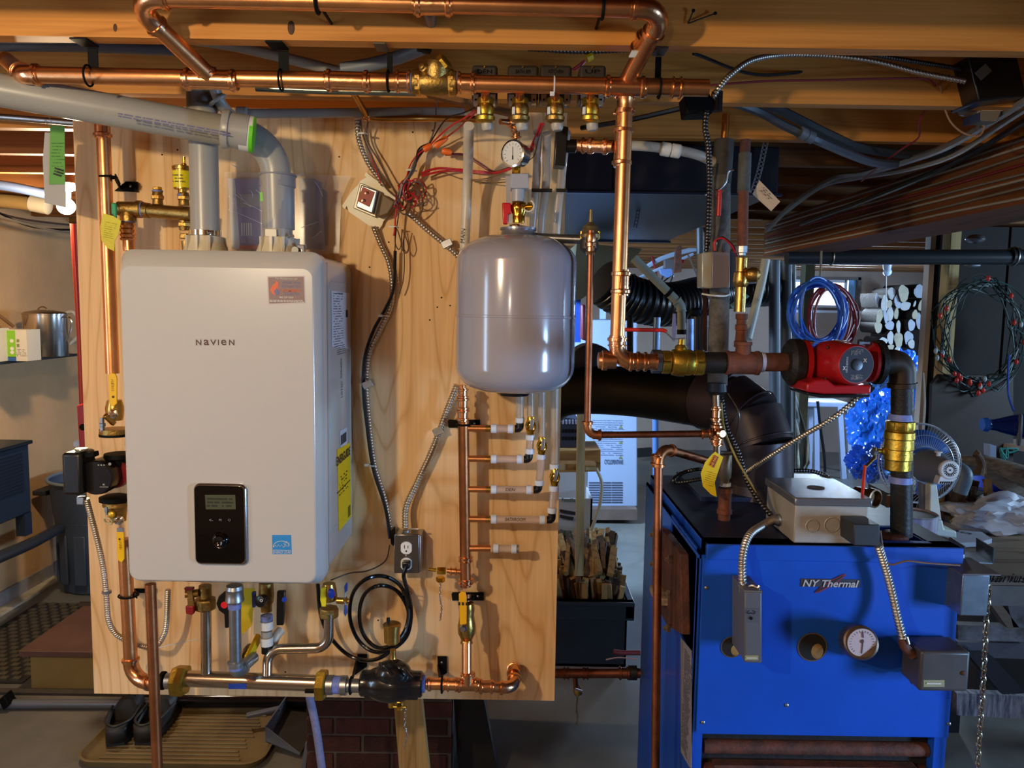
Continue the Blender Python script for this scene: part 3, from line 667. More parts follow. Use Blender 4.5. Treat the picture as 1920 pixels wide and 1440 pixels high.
MB().lathe(P(463, 250, 1.743), dv, [(-.013, r2+.0048), (.013, r2+.0048)], 30).put('sticker', paper, vent2)
a = P(460, 250, 1.743)
MB().lathe(P(466, 251, 1.744), dv, [(.004, r2+.0052), (.0115, r2+.0052)], 30).put('green_band', M('green_band', '#62c81e', .5), vent2)
MB().lathe(V((P(521, 325, VY).x, VY, P(521, 330, VY).z)), (0, 0, -1), [(-.005, r2+.001), (-.004, r2+.008), (0, r2+.009), (.002, r2+.006), (.024, r2+.006), (.027, r2+.003), (.12, r2+.003)], 30).put('vent_socket', M('grey_vent_dark', '#85878a', .35), vent2)
MB().obox(V((P(498, 378, VY).x, VY-r2*.75, P(498, 372, VY).z)), (.004, 0, 0), (0, .002, 0), (0, 0, .010)).put('green_mark', M('green_band', '#62c81e', .5), vent2, smooth=False)
# printed line along the sloping pipe
rd = dv; up_ = V((0, -.35, 1)).normalized(); mid = (P(250, 228, 1.69)+P(420, 258, 1.73))/2+V((0, -r2-.0015, 0))
scribble('pipe_print', P(336, 240, 1.70)+V((0, -r2-.001, 0)), .205, .010, M('print_violet', '#55557a', .6), vent2, 2, dv, V((0, 0, 1)), 9, 1.0, th=.55)

# plastic document pouches behind the vents
pk = T('document_pouch', 'clear pouch of purple leaflets taped to the board between the vents', 'pouch', P(515, 460, 2.04))
lv = M('leaflet_purple', '#8880a6', .4, 0, .12, 15)
MB().pp([(438, 335), (497, 335), (505, 466), (450, 466)], 2.035, .004).put('leaflet', lv, pk, smooth=False)
MB().pp([(427, 334), (440, 334), (450, 466), (434, 466)], 2.034, .004).put('leaflet_edge', paper, pk, smooth=False)
MB().pp([(449, 364), (491, 364), (492, 388), (451, 388)], 2.033, .001).put('leaflet_picture', M('leaflet_grey', '#a69e98', .5), pk, smooth=False)
MB().pp([(449, 460), (484, 460), (484, 467), (449, 467)], 2.033, .001).put('orange_stripe', M('stripe_orange', '#e0682e', .5), pk, smooth=False)
B = MB()
for i in range(5): B.pp([(452+i*4.3, 418), (454.6+i*4.3, 418), (455+i*4.3, 442), (452.6+i*4.3, 442)], 2.033, .001)
B.put('bar_print', paper, pk, smooth=False)
text('print', '12', P(457, 452, 2.0325), S(6, 2.03), paper, pk)
MB().pp([(560, 334), (590, 335), (597, 466), (566, 466)], 2.036, .004).put('manual', M('manual_grey', '#a29c90', .5), pk, smooth=False)
MB().pp([(590, 336), (602, 342), (610, 468), (597, 468)], 2.035, .004).put('leaflet', lv, pk, smooth=False)
MB().pp([(604, 352), (611, 358), (613, 460), (609, 460)], 2.034, .004).put('folder', M('folder_navy', '#23264a', .4), pk, smooth=False)
MB().pp([(420, 322), (658, 330), (640, 372), (636, 476), (415, 476)], 2.028, .0006).put('clear_film', M('clear_film', '#e8dcc8', .18, alpha=.17), pk, smooth=False)
R = random.Random(4); B = MB()
for a, b in (((432, 308), (447, 317)), ((428, 367), (440, 374)), ((440, 364), (470, 388)), ((428, 393), (492, 420)), ((446, 362), (455, 374)), ((455, 380), (495, 398)), ((565, 427), (596, 416)), ((585, 447), (603, 433)), ((470, 358), (474, 370)), ((480, 356), (492, 371)), ((590, 340), (605, 368)), ((560, 327), (572, 326))):
    B.tube([P(*a, 2.0275), P((a[0]+b[0])/2+1, (a[1]+b[1])/2-1, 2.026), P(*b, 2.0275)], .0007, 5)
B.put('film_glint', M('film_shine', '#ffffff', .05, alpha=.8), pk)  # white lines paint highlights onto the clear film

# ------------------------------------------------------------ copper mains at the top
r1 = .0165
up = run('copper_main', 'upper copper pipe along the face of the front joist with an elbow at each end', PL([(399, 148, 1.605), (236, -6, 1.45), (1250, 16, 1.45), (1176, 150, 1.60)]), r1, .034)
coupling(P(812, 8, 1.45), (1, 0, 0), r1, .070, parent=up)
d_ = P(1250, 16, 1.45)-P(1176, 150, 1.6)
coupling(P(1207, 82, 1.545)+V((0, 0, 0)), d_, r1, .042, parent=up)
MB().obox(P(1199, 100, 1.53), d_.normalized()*.008, (.016, -.004, 0), (0, .003, .002)).put('paper_sticker', paper, up, smooth=False)
mh = run('copper_header', 'copper header left of the brass check valve, under the front joist', PL([(12, 112, 1.8), (44, 140, 1.62), (752, 153, 1.60)]), r1, .03)
tee(P(395, 150, 1.603), (1, .012, -.012), P(399, 140, 1.60)-P(399, 160, 1.6)+V((-.02, -.02, .02)), r1, .105, .02, mh)
coupling(P(652, 152, 1.60), (1, 0, -.015), r1, .090, parent=mh)
coupling(P(757, 153, 1.60), (1, 0, -.015), r1, .035, parent=mh)
mh2 = run('copper_header', 'copper header with four zone valves hanging below, right of the check valve', PL([(858, 156, 1.60), (1328, 165, 1.60)]), r1, .03, elb=False)
coupling(P(874, 156, 1.60), (1, 0, -.015), r1, .040, parent=mh2)
coupling(P(1172, 163, 1.60), (1, 0, -.015), r1, .085, parent=mh2)
coupling(P(1268, 165, 1.60), (1, 0, -.015), r1, .022, parent=mh2)
cv = T('check_valve', 'brass Y-pattern check valve between blue-sealed threads in the copper header', 'valve', P(813, 155, 1.60))
MB().lathe(P(815, 155, 1.60), (1, 0, -.015), [(-.044, .020), (-.042, .0235), (-.031, .0235), (-.030, .021), (-.02, .024), (0, .026), (.02, .024), (.030, .021), (.031, .0235), (.042, .0235), (.044, .020)], 24).put('valve_body', brass_d, cv)
MB().lathe(P(818, 152, 1.60), (.1, -.25, 1), [(0, .024), (.024, .027), (.034, .024), (.038, .022)], 24).put('bonnet', brass_d, cv)
nut(P(833, 118, 1.585), (.75, -.35, .6), .018, .012, brass_y, cv, 'bonnet_cap')
MB().lathe(P(795, 128, 1.578), (-.5, -1, .3), [(-.006, .009), (.004, .009), (.005, .006), (.010, .006), (.011, .003)], 16).put('side_plug', brass_d, cv)
nut(P(784, 154, 1.6), (1, 0, 0), .0255, .012, brass, cv); nut(P(846, 156, 1.6), (1, 0, 0), .0255, .012, brass, cv)
text('cast_mark', 'UST 200', P(814, 155, 1.572), .005, brass_y, cv, w=.018)
for x in (770.5, 857): MB().lathe(P(x, 154, 1.60), (1, 0, 0), [(-.006, .0195), (.006, .0195)], 20).put('thread_sealant', tape, cv)
# pipe hangers on the header
def hanger(xb, yb, xt, yt, lb, Y=1.60, w=.020):
    h = T('pipe_hanger', lb, 'hanger', P(xb, yb, Y))
    c = P(xb, yb, Y); B = MB(); z1 = JB-.002
    B.obox(V((c.x, Y+.0195, (c.z+z1)/2)), (w/2, 0, 0), (0, .001, 0), (0, 0, (z1-c.z)/2))
    B.put('strap_drop', blackm, h, smooth=False)
    MB().torus(c, (1, 0, -.0), r1+.003, .0022, 24, 8).put('strap_ring', blackm, h)
    t = P(xt, yt, 1.57); MB().obox((t.x, 1.585, z1-.0005), (w/2+.006, 0, 0), (0, .024, 0), (0, 0, .0015)).put('foot_plate', blackm if xt < 600 else M('plate_grey', '#5d4f42', .5, .6), h, smooth=False)
    return h
hanger(166, 142, 150, 66, 'black pipe hanger nearest the left end of the copper header')
hanger(527, 150, 515, 74, 'black pipe hanger in the middle of the left copper header')
hanger(728, 152, 712, 80, 'black pipe hanger just left of the brass check valve', w=.011)
hanger(1236, 165, 1240, 95, 'black pipe hanger right of the copper riser', w=.012)
for x, y, lb in ((595, 3, 'black hook clip on the upper copper pipe, left of its coupling'), (1130, 13, 'black hook clip on the upper copper pipe, near its right elbow')):
    B = MB().torus(P(x, y, 1.45), (1, 0, 0), r1+.003, .003, 22, 8); B.tube([P(x, y, 1.45)+V((0, .018, 0)), P(x, y, 1.45)+V((0, .108, .0))], .003, 8); tag(B.put('pipe_clip', blackm), lb, 'clip')

# zone valves
for i, (x0, x1, xb, nm) in enumerate(((885, 932, 910, 'leftmost'), (952, 1009, 975, 'second from left'), (1013, 1071, 1041, 'third from left'), (1087, 1135, 1107, 'rightmost'))):
    zv = T('zone_valve', nm+' of the four grey-headed brass zone valves under the copper header', 'valve', P(xb, 200, 1.62), None)
    a = P(x0, 121, 1.70); b = P(x1, 190, 1.70)
    zh = MB().box((a.x, 1.70, b.z), (b.x, 1.76, a.z)).put('valve_head', M('zone_head', '#4c4540', .35, .5), zv, bev=.006, seg=3)
    for xx in (x0+7, x1-8):
        MB().pp([(xx-5, 177), (xx+5, 177), (xx+4, 199), (xx-4, 199)], 1.695, .003).put('side_plate', M('zone_plate', '#b7a189', .5), zv, smooth=False)
        MB().lathe(P(xx, 187, 1.694), (0, -1, 0), [(0, .002), (.0008, .002)], 8).put('plate_hole', blackm, zv)
    MB().lathe(P((x0+x1)/2, 126, 1.70), (0, -1, 0), [(0, .003), (.003, .002)], 8).put('head_screw', brass, zv)
    s_ = ('DEN', 'BATH RM', 'KITCHEN', 'UP')[i]; text('handwriting', s_, P((x0+x1)/2, 134, 1.6985), .008, blackm, zv, w=.03)
    c = P(xb, 178, 1.63)
    MB().lathe(P(xb, 172, 1.60), P(xb, 190, 1.63)-P(xb, 172, 1.6), [(0, .0085), (.02, .0085)], 16).put('copper_stub', copper_dull, zv)
    nut(P(xb, 190, 1.63), (0, 0, 1), .0165, .014, brass_y, zv)
    MB().lathe(P(xb, 193, 1.63), (0, 0, -1), [(0, .012), (.005, .0165), (.016, .0185), (.024, .0165), (.028, .020), (.035, .019), (.039, .012)], 20).put('valve_body', brass_y if i in (0, 3) else brass_d, zv)
    MB().obox(P(xb-12, 208, 1.615), (.003, 0, 0), (0, .005, 0), (0, 0, .007)).put('tag_plate', whitep, zv, bev=.001)
    MB().lathe(P(xb+3, 228, 1.64), (.1, 0, -1), [(0, .009), (.004, .012), (.013, .012), (.018, .009)], 16).put('pex_fitting', M('pex_fit_grey', '#a8a398', .4), zv)
ct = MB().torus(P(1039, 161, 1.60), (1, 0, 0), r1+.0012, .0016, 24, 6)
ct.obox(P(1035, 176, 1.583), (.004, 0, 0), (0, .002, 0), (0, 0, .004)); tag(ct.put('cable_tie', whitep), 'white cable tie round the copper header above the third zone valve', 'cable tie')

# copper riser
rx = P(1163, 500, 1.62).x
ri = T('copper_riser', 'tall bright copper riser with press couplings right of the grey tank', 'pipe', P(1157, 680, 1.62))
top = P(1176, 150, 1.60); bot = P(1156, 677, 1.62)
pth, arcs = fillet([top, P(1173, 190, 1.615), V((bot.x, 1.62, bot.z)), P(1228, 678, 1.62)], [.05, .032])
MB().tube(pth, .0150, 22).put('pipe', copper, ri); elbow(arcs[-1], .0150, copper_fit, ri, .02)
for x, y, L in ((1172, 196, .034), (1170, 228, .052), (1167, 275, .080), (1164, 530, .052), (1158, 641, .022)):
    coupling(P(x, y, 1.62), (0, 0, 1), .0150, L, parent=ri)
MB().lathe(P(1155, 676, 1.62), (-1, 0, 0), [(0, .017), (.018, .017), (.019, .021), (.028, .021), (.030, .018), (.036, .017), (.038, .012)], 22).put('side_stub', copper_fit, ri)
MB().lathe(P(1196, 678, 1.62), (1, 0, 0), bead(.0150, .045), 20).put('coupling', copper_fit, ri)
for x, y in ((1153, 183), (1152, 213)): MB().ball(P(x, y, 1.61), .003, 8, 6).put('solder_bead', copper_fit, ri)
br_ = run('copper_branch', 'short copper branch from the riser to the black sensor block', PL([(1150, 275, 1.625), (1086, 272, 1.66)]), .0112, elb=False)
coupling(P(1122, 274, 1.64), P(1086, 272, 1.66)-P(1150, 275, 1.625), .0112, .045, parent=br_)
coupling(P(1100, 273, 1.65), P(1086, 272, 1.66)-P(1150, 275, 1.625), .0112, .020, parent=br_)
bk = T('sensor_block', 'black rectangular switch hanging left of the copper riser', 'switch', P(1052, 310, 1.68))
MB().pp([(1043, 233), (1066, 238), (1060, 311), (1039, 309)], 1.68, .05).put('switch_body', blackp, bk, bev=.002)
MB().lathe(P(1068, 275, 1.69), (1, 0, 0), [(-.006, .013), (.012, .013), (.014, .009), (.022, .009)], 16).put('cable_gland', blackp, bk)
MB().lathe(P(1081, 273, 1.675), (1, 0, 0), [(0, .012), (.01, .012)], 6).put('union_nut', rust2, bk)

# white PEX line and thermal pieces right of riser
wp = T('pex_line', 'white plastic water line with a coupling running right from the riser', 'pipe', P(1250, 280, 1.9))
MB().tube(cat(PL([(1170, 272, 1.88), (1230, 276, 1.88), (1300, 288, 1.88), (1342, 305, 1.9)]), 8), .0115, 16).put('pipe', M('pex_cream', '#bdb5a4', .4), wp)
for x, y in ((1248, 280), (1267, 283)): MB().lathe(P(x, y, 1.88), P(1300, 288, 1.88)-P(1230, 276, 1.88), [(-.011, .0145), (-.009, .016), (.009, .016), (.011, .0145)], 20).put('coupling', whitep, wp)

# ------------------------------------------------------------ piping left of the boiler
LY = 1.93
lp = run('copper_riser', 'copper pipe rising along the left edge of the plywood', [P(193, 236, LY), P(211, 700, LY)], .0158, elb=False)
MB().lathe(P(192, 240, LY), (0, 0, -1), bead(.0158, .05), 20).put('coupling', copper_fit, lp)
lp2 = run('copper_riser', 'copper pipe below the left circulator, elbowing right into the steel header', [P(233, 1010, LY), P(247, 1276, LY), P(306, 1281, LY-.03)], .0165, .05, ext=.012)
def bracket(px, Y, lb, ring=None, rr_=.019, ringY=1.93, axis=(0, 0, 1)):
    b = T('pipe_bracket', lb, 'bracket', P(*px[0], Y))
    MB().pp(px, Y, .003).put('mounting_plate', blackm, b, smooth=False)
    if ring:
        MB().torus(P(*ring, ringY), axis, rr_, .0025, 24, 8).put('strap_ring', blackm, b)
        MB().beam(P(*ring, ringY)+V((rr_*.9 if axis[2] else 0, 0, 0)), P(*px[0], Y)*.5+P(*px[-1], Y)*.5, .003, .016).put('strap_arm', blackm, b, smooth=False)
    return b
b = bracket([(236, 340), (258, 341), (258, 360), (214, 358)], 2.04, 'black bracket on the copper pipe above the yellow tag', (203, 332))
screw(P(245, 349, 2.04), (0, -1, 0), .0035, b)
bracket([(250, 1104), (292, 1104), (292, 1112), (250, 1112)], 2.04, 'black bracket with a wide ring below the boiler\'s left corner', (241, 1116), .023)
bracket([(200, 662), (212, 664), (212, 669), (204, 668)], 2.04, 'small black bracket at the left edge of the boiler', None)
# brass manifold over the boiler
bm_ = T('brass_manifold', 'cast brass manifold on the board above the boiler\'s top left corner', 'manifold', P(290, 400, 1.92))
MB().lathe(P(222, 391, 1.93), (1, 0, -.02), [(0, .017), (.045, .018), (.046, .021), (.056, .021), (.058, .017), (.066, .017)], 22).put('tee_body', brass_d, bm_)
MB().lathe(P(240, 398, 1.93), (0, 0, -1), [(0, .016), (.012, .019), (.022, .018)], 20).put('tee_branch', brass_d, bm_)
MB().lathe(P(266, 393, 1.93), (1, 0, 0), [(-.004, .019), (.004, .019)], 20).put('thread_sealant', tape, bm_)
MB().lathe(P(239, 414, 1.93), (0, 0, -1), [(-.004, .0165), (.004, .0165)], 20).put('thread_sealant', tape, bm_)
MB().lathe(P(270, 394, 1.93), P(362, 402, 1.91)-P(270, 394, 1.93), [(0, .018), (.015, .018), (.016, .016), (.125, .0165)], 22).put('manifold_body', brass_d, bm_)
for x, y, s_ in ((296, 376, 1), (345, 377, 1), (345, 412, -1)):
    u = (0, 0, s_); c = P(x, y+(8 if s_ > 0 else -4), 1.925)
    MB().lathe(c, u, [(0, .0125), (.012, .0115)], 16).put('port', brass_d, bm_)
    nut(c+V(u)*.017, u, .0155, .009, brass, bm_); MB().lathe(c+V(u)*.022, u, [(0, .0125), (.008, .011)], 16).put('port_neck', brass_d, bm_)
    if x < 300: MB().lathe(c+V(u)*.030, u, [(0, .0125), (.004, .0125)], 16).put('thread_sealant', tape, bm_); nut(c+V(u)*.038, u, .011, .007, brass, bm_)
nut(P(347, 443, 1.925), (0, 0, 1), .013, .012, brass_d, bm_); MB().lathe(P(348, 452, 1.925), (0, 0, -1), [(0, .010), (.03, .008)], 14).put('outlet', brass_d, bm_)
av = T('air_vent', 'brass air vent with a bright yellow label left of the grey vent pipe', 'vent', P(341, 355, 1.92))
c = P(342, 356, 1.925)
MB().lathe(c, (0, 0, 1), [(-.012, .010), (0, .010), (.001, .019), (.046, .020), (.047, .0225), (.054, .0225), (.056, .018)], 24).put('vent_body', brass, av)
MB().lathe(c, (0, 0, 1), [(.004, .0205), (.043, .0212)], 24).put('yellow_label', M('label_lemon', '#e2d21a', .3), av)
scribble('print', c+V((0, -.0216, .024)), .026, .022, ink, av, 3, seed=3, th=.3)
MB().lathe(c+V((.008, -.006, .056)), (0, 0, 1), [(0, .006), (.004, .006), (.006, .003), (.020, .004), (.021, .002)], 12).put('vent_cap', M('gold', '#e0b43c', .15, 1), av)
MB().lathe(c+V((0, 0, -.012)), (0, 0, -1), [(-.002, .012), (.005, .012)], 16).put('thread_sealant', tape, av)
MB().obox(P(214, 395, 1.90), (.006, 0, 0), (0, .004, 0), (0, 0, .018)).put('green_cap', M('green_cap', '#2f9a62', .4), bm_, bev=.003)
MB().tube(cat(PL([(211, 402, 1.895), (212, 412, 1.893), (215, 420, 1.893), (216, 408, 1.895)]), 4), .0018, 6).put('wire_clip', chrome, bm_)
fp = run('copper_feed', 'short copper riser with ribbed coupling between brass tee and boiler top', [P(239, 418, 1.93), P(242, 470, 1.93)], .0135, elb=False)
MB().lathe(P(240, 434, 1.93), (0, 0, 1), [(-.022, .0165), (-.018, .019), (-.014, .016), (-.008, .019), (-.004, .016), (.004, .019), (.008, .016), (.014, .0185), (.020, .0165)], 20).put('coupling', copper_fit, fp)
yt = T('valve_tag', 'yellow-green paper tag hanging from the brass tee over the copper pipe', 'tag', P(205, 470, 1.89))
MB().pp([(193, 400), (212, 405), (227, 414), (222, 440), (215, 452), (214, 471), (200, 464), (190, 450), (188, 425)], 1.885, .0012).put('tag_sheet', yellowt, yt, smooth=False)
MB().tube(PL([(192, 447, 1.884), (213, 458, 1.884)]), .0006, 5).put('crease', M('tag_crease', '#e4dc60', .5), yt)
scribble('print', P(206, 432, 1.8835), .026, .04, M('tag_print', '#8c8a18', .6), yt, 8, (1, 0, -.2), (.2, 0, 1), 2, th=.2)

# left isolation valves and circulator
va = T('isolation_flange', 'brass isolation valve with an upright yellow lever above the black circulator', 'valve', P(212, 790, 1.92))
MB().lathe(P(215, 765, 1.93), (0, 0, -1), [(-.02, .017), (0, .022), (.02, .020), (.03, .018)], 20).put('valve_body', brass, va)
B = MB(); c = P(216, 808, 1.93); B.lathe(c, (0, 0, 1), [(-.006, .036), (.006, .036)], 24); B.put('flange', brass_d, va)
MB().lathe(c, (0, 0, -1), [(.006, .037), (.012, .037)], 24).put('gasket', blackm, va)
MB().lathe(P(192, 800, 1.905), (0, 0, 1), [(-.012, .006), (.0, .006), (.001, .0085), (.008, .0085), (.009, .0055), (.022, .0055)], 6).put('flange_bolt', galv, va)
MB().beam(P(197, 778, 1.90), P(214, 795, 1.92), .012, .012).put('drain_arm', brass, va, bev=.002)
MB().lathe(P(213, 776, 1.905), (0, -1, 0), [(0, .012), (.004, .012), (.006, .007), (.010, .005)], 6).put('lever_nut', chrome, va)
lv_ = MB().pp([(203, 703), (209, 699), (216, 701), (219, 708), (219, 757), (211, 763), (205, 757)], 1.893, .004).put('lever', yellow, va, bev=.001)
scribble('print', P(211, 722, 1.892), .006, .03, ink, va, 9, seed=4, th=.3)
MB().ball(P(212, 744, 1.892), .003, 8, 6, (1, .2, 1)).put('drop_mark', M('drop_brown', '#4b2c12', .5), va)
pu = T('circulator_pump', 'black circulator pump with a round black face left of the boiler', 'pump', P(190, 930, 1.87))
MB().lathe(P(223, 850, 1.93), (0, 0, -1), [(0, .034), (.010, .036), (.012, .022), (.03, .02)], 24).put('pump_flange', blackm, pu)
MB().lathe(P(216, 885, 1.93), (0, -1, 0), [(-.02, .038), (.0, .040), (.015, .038)], 30).put('pump_housing', M('pump_red', '#7a1820', .35), pu)
MB().lathe(P(195, 889, 1.91), (0, -1, 0), [(-.02, .042), (.03, .0435), (.040, .042), (.043, .039)], 36).put('pump_face', M('face_black', '#151517', .25), pu)
MB().obox(P(149, 884, 1.88), (.0235, 0, 0), (0, .035, 0), (0, 0, .0515)).put('control_box', M('box_black', '#141416', .35), pu, bev=.008, seg=3)
MB().lathe(P(153, 845, 1.87), (0, 0, 1), [(0, .014), (.003, .015), (.006, .014)], 20).put('box_cap', M('cap_silver', '#9a958c', .3, .6), pu)
MB().obox(P(172, 852, 1.87), (.012, 0, .002), (0, .012, 0), (-.001, 0, .006)).put('plug_latch', blackm, pu, bev=.002)
for x in (185, 190, 195): MB().obox(P(x, 872, 1.866), (.0016, 0, 0), (0, .0003, 0), (0, 0, .001)).put('led_mark', whitep, pu)
MB().lathe(P(206, 870, 1.867), (0, -1, 0), [(0, .0035), (.0006, .0035)], 14).put('button', M('button_grey2', '#9a9a9c', .4), pu)
text('wordmark', 'GRUNDFOS', P(195, 913, 1.8665), .0022, whitep, pu, w=.021)
text('logo_mark', 'X', P(194.5, 908.5, 1.8665), .0042, whitep, pu, w=.006, bold=.02)
MB().lathe(P(215, 928, 1.93), (0, 0, -1), [(0, .024), (.004, .036), (.014, .036)], 24).put('pump_flange', blackm, pu)
MB().obox(P(153, 938, 1.89), (.009, 0, 0), (0, .008, 0), (0, 0, .010)).put('cable_clamp', galv, pu, bev=.002)
vb = T('isolation_flange', 'brass isolation valve with a downward yellow lever below the black circulator', 'valve', P(222, 960, 1.92))
MB().lathe(P(220, 940, 1.93), (0, 0, -1), [(0, .034), (.010, .034), (.012, .022), (.05, .019)], 24).put('flange', brass_d, vb)
MB().lathe(P(200, 950, 1.90), (0, 0, -1), [(0, .006), (.012, .006), (.013, .004), (.02, .004)], 6).put('flange_bolt', galv, vb)
MB().lathe(P(224, 975, 1.905), (0, -1, 0), [(0, .013), (.004, .013), (.006, .007), (.010, .005)], 6).put('lever_nut', chrome, vb)
MB().ball(P(209, 965, 1.895), .009, 10, 8, (1, .6, 1.1)).put('drain_knob', M('knob_yellow', '#cfae38', .4, .6), vb)
MB().torus(P(203, 977, 1.89), (.2, 1, .5), .010, .0024, 20, 6).put('strap_loop', M('loop_cream', '#c9bd92', .5), vb)
MB().pp([(219, 990), (231, 990), (231, 998), (219, 998)], 1.895, .003).put('lever_stem', galv, vb, smooth=False)
MB().pp([(218, 998), (232, 998), (233, 1048), (228, 1055), (220, 1050)], 1.893, .004).put('lever', yellow, vb, bev=.001)
scribble('print', P(226, 1022, 1.892), .006, .022, ink, vb, 6, seed=4, th=.3)
MB().ball(P(224, 1011, 1.892), .0028, 8, 6, (1, .2, 1)).put('drop_mark', MC['drop_brown'], vb)
bxc([(162, 935, 1.89), (170, 965, 1.90), (182, 1010, 1.91), (193, 1060, 1.92), (199, 1110, 1.93), (203, 1160, 1.93), (215, 1185, 1.94), (232, 1198, 1.95), (262, 1210, 1.96), (290, 1213, 1.96), (305, 1195, 1.96), (312, 1170, 1.95), (315, 1105, 1.93)], .0072, bxsteel, 'silver armoured cable from the black circulator, sagging under the boiler', .0058)
tag(MB().lathe(P(200, 1110, 1.93), (0, 0, 1), [(-.004, .009), (-.003, .012), (.003, .012), (.004, .009)], 8).put('cable_clip', galv), 'steel clip on the armoured cable beside the board\'s left edge', 'clip')
tp = run('copper_drop', 'plain copper pipe running from the boiler down past the bottom edge of the photo', [P(282, 1095, 1.73), P(297, 1490, 1.73)], .0118, elb=False, mat=copper_dull)

# ------------------------------------------------------------ under the boiler
HY = 1.86
hd = T('steel_header', 'stainless steel header between two brass nuts below the boiler', 'header', P(470, 1278, HY))
MB().tube([P(345, 1272, HY), P(595, 1281, HY)], S(15, HY, 1270), 24).put('header_tube', steel, hd)
for x, w_ in ((338, 18), (603, 12)):
    nut(P(x, 1276 if x < 400 else 1284, HY), (1, 0, -.02), S(29, HY, 1270), S(w_*1.5, HY), brass_y, hd, 'brass_nut')
MB().pp([(428, 1282), (461, 1282), (461, 1292), (428, 1292)], HY-.021, .001).put('blue_tape', M('tape_blue', '#1c3f9a', .5), hd, smooth=False)
MB().tube([P(386, 1140, 1.87), P(387, 1270, HY)], S(10, HY, 1200), 18).put('riser_tube', steel, hd)
pth, _ = fillet([P(617, 1150, 1.88), P(616, 1215, 1.88), P(502, 1217, 1.88), P(501, 1272, HY)], .035, 8)
MB().tube(pth, S(9.5, HY, 1200), 18).put('return_tube', steel, hd)
MB().lathe(P(310, 1276, HY), (1, 0, 0), [(-.012, .0175), (-.010, .022), (-.002, .022), (0, .018)], 20).put('black_ring', blackm, hd)
MB().tube([P(312, 1277, HY), P(325, 1277, HY)], .019, 20).put('nipple', galv, hd)
MB().obox(P(580, 1297, HY-.02), (.011, 0, 0), (0, .002, 0), (0, 0, .003)).put('black_mark', blackm, hd)
for x, y in ((386, 1200),): MB().torus(P(x, y, 1.87), (0, 0, 1), S(10.5, HY), .0012, 20, 6).put('cable_tie', pexw, hd)
tag(MB().tube(PL([(298, 1214, 1.84), (370, 1198, 1.85)]), .0014, 6).put('cable_tie_tail', pexw), 'loose white cable tie end sticking out beside the steel riser', 'cable tie')
gp = run('galvanised_drop', 'galvanised pipe dropping from the boiler to an elbow with a yellow valve', [P(440, 1098, 1.78), P(442, 1262, 1.78), P(476, 1232, 1.86)], S(11, 1.78, 1200), .018, galv, M('fitting_grey', '#8f9290', .4, .7), ext=.012)
MB().lathe(P(440, 1115, 1.78), (0, 0, -1), [(-.022, .0185), (-.014, .021), (-.010, .0195), (.004, .020), (.008, .021), (.014, .0215), (.018, .0185)], 22).put('collar', galv, gp)
MB().lathe(P(440, 1136, 1.78), (0, 0, -1), [(-.006, .0150), (.006, .0150)], 20).put('thread_sealant', tape, gp)
MB().lathe(P(442, 1250, 1.78), (0, 0, -1), [(-.006, .0150), (.006, .0160)], 20).put('thread_sealant', tape, gp)
vy = T('gas_valve', 'yellow lever valve angled behind the galvanised elbow', 'valve', P(478, 1230, 1.86))
MB().beam(P(464, 1236, 1.85), P(486, 1192, 1.90), .012, .020).put('lever', yellow, vy, bev=.002)
MB().lathe(P(466, 1230, 1.88), P(470, 1210, 1.93)-P(466, 1230, 1.88), [(0, .016), (.02, .017), (.04, .012)], 14).put('valve_body', M('valve_dark_brass', '#5f4f34', .4, 1), vy)
ytg = T('gas_tag', 'yellow tag hanging behind the galvanised drop under the boiler', 'tag', P(460, 1170, 1.98))
MB().pp([(452, 1103), (478, 1103), (472, 1172), (456, 1190), (450, 1180)], 1.98, .001).put('tag_sheet', M('tag_gold', '#c6a50c', .6), ytg, smooth=False)
# supply valve, left
sv = T('union_valve', 'brass union with red lever ends above the left steel riser', 'valve', P(385, 1140, 1.87))
nut(P(385, 1132, 1.87), (0, 0, 1), .026, .026, brass_d, sv, 'union_nut', 8); MB().lathe(P(385, 1120, 1.87), (0, 0, 1), [(0, .015), (.03, .015)], 16).put('valve_body', brass_d, sv)
MB().lathe(P(372, 1112, 1.86), (-1, -.3, 0), [(0, .010), (.03, .009)], 12).put('valve_port', brass_d, sv)
MB().pp([(347, 1137), (363, 1137), (363, 1151), (359, 1154), (348, 1151)], 1.84, .012).put('red_cap', M('cap_red', '#8e1822', .4), sv, bev=.002)
MB().pp([(345, 1103), (361, 1103), (361, 1107), (347, 1108)], 1.84, .012).put('red_handle', M('cap_red', '#8e1822', .4), sv, smooth=False)
MB().pp([(350, 1108), (360, 1108), (364, 1137), (352, 1137)], 1.845, .008).put('lever_stem', brass_d, sv, smooth=False)
bh = T('black_lever_valve', 'round black valve lever with a red dot left of the galvanised drop', 'valve lever', P(424, 1178, 1.84))
MB().pp([(405, 1132), (410, 1118), (420, 1110), (431, 1110), (438, 1120), (438, 1140), (430, 1150), (428, 1178), (421, 1178), (420, 1152), (410, 1145)], 1.83, .010).put('lever', blackp, bh, bev=.002)
MB().lathe(P(421, 1134, 1.828), (0, -1, 0), [(0, .0085), (.003, .008)], 16).put('red_dot', M('dot_red', '#d8202c', .4), bh)
dvv = T('dhw_valve', 'brass valve with a black cap, blue-dotted lever and white couplings below it', 'valve', P(500, 1215, 1.87))
MB().lathe(P(499, 1100, 1.88), (0, 0, -1), [(-.01, .017), (.02, .019), (.04, .017), (.045, .0135), (.062, .0135)], 20).put('valve_body', brass_d, dvv)
MB().lathe(P(490, 1126, 1.855), (-.3, -1, 0), [(-.012, .013), (.008, .0145), (.010, .011)], 18).put('black_cap', blackp, dvv)
MB().torus(P(490, 1126, 1.838), (-.3, -1, 0), .003, .0012, 12, 5).put('cap_ring', pexw, dvv)
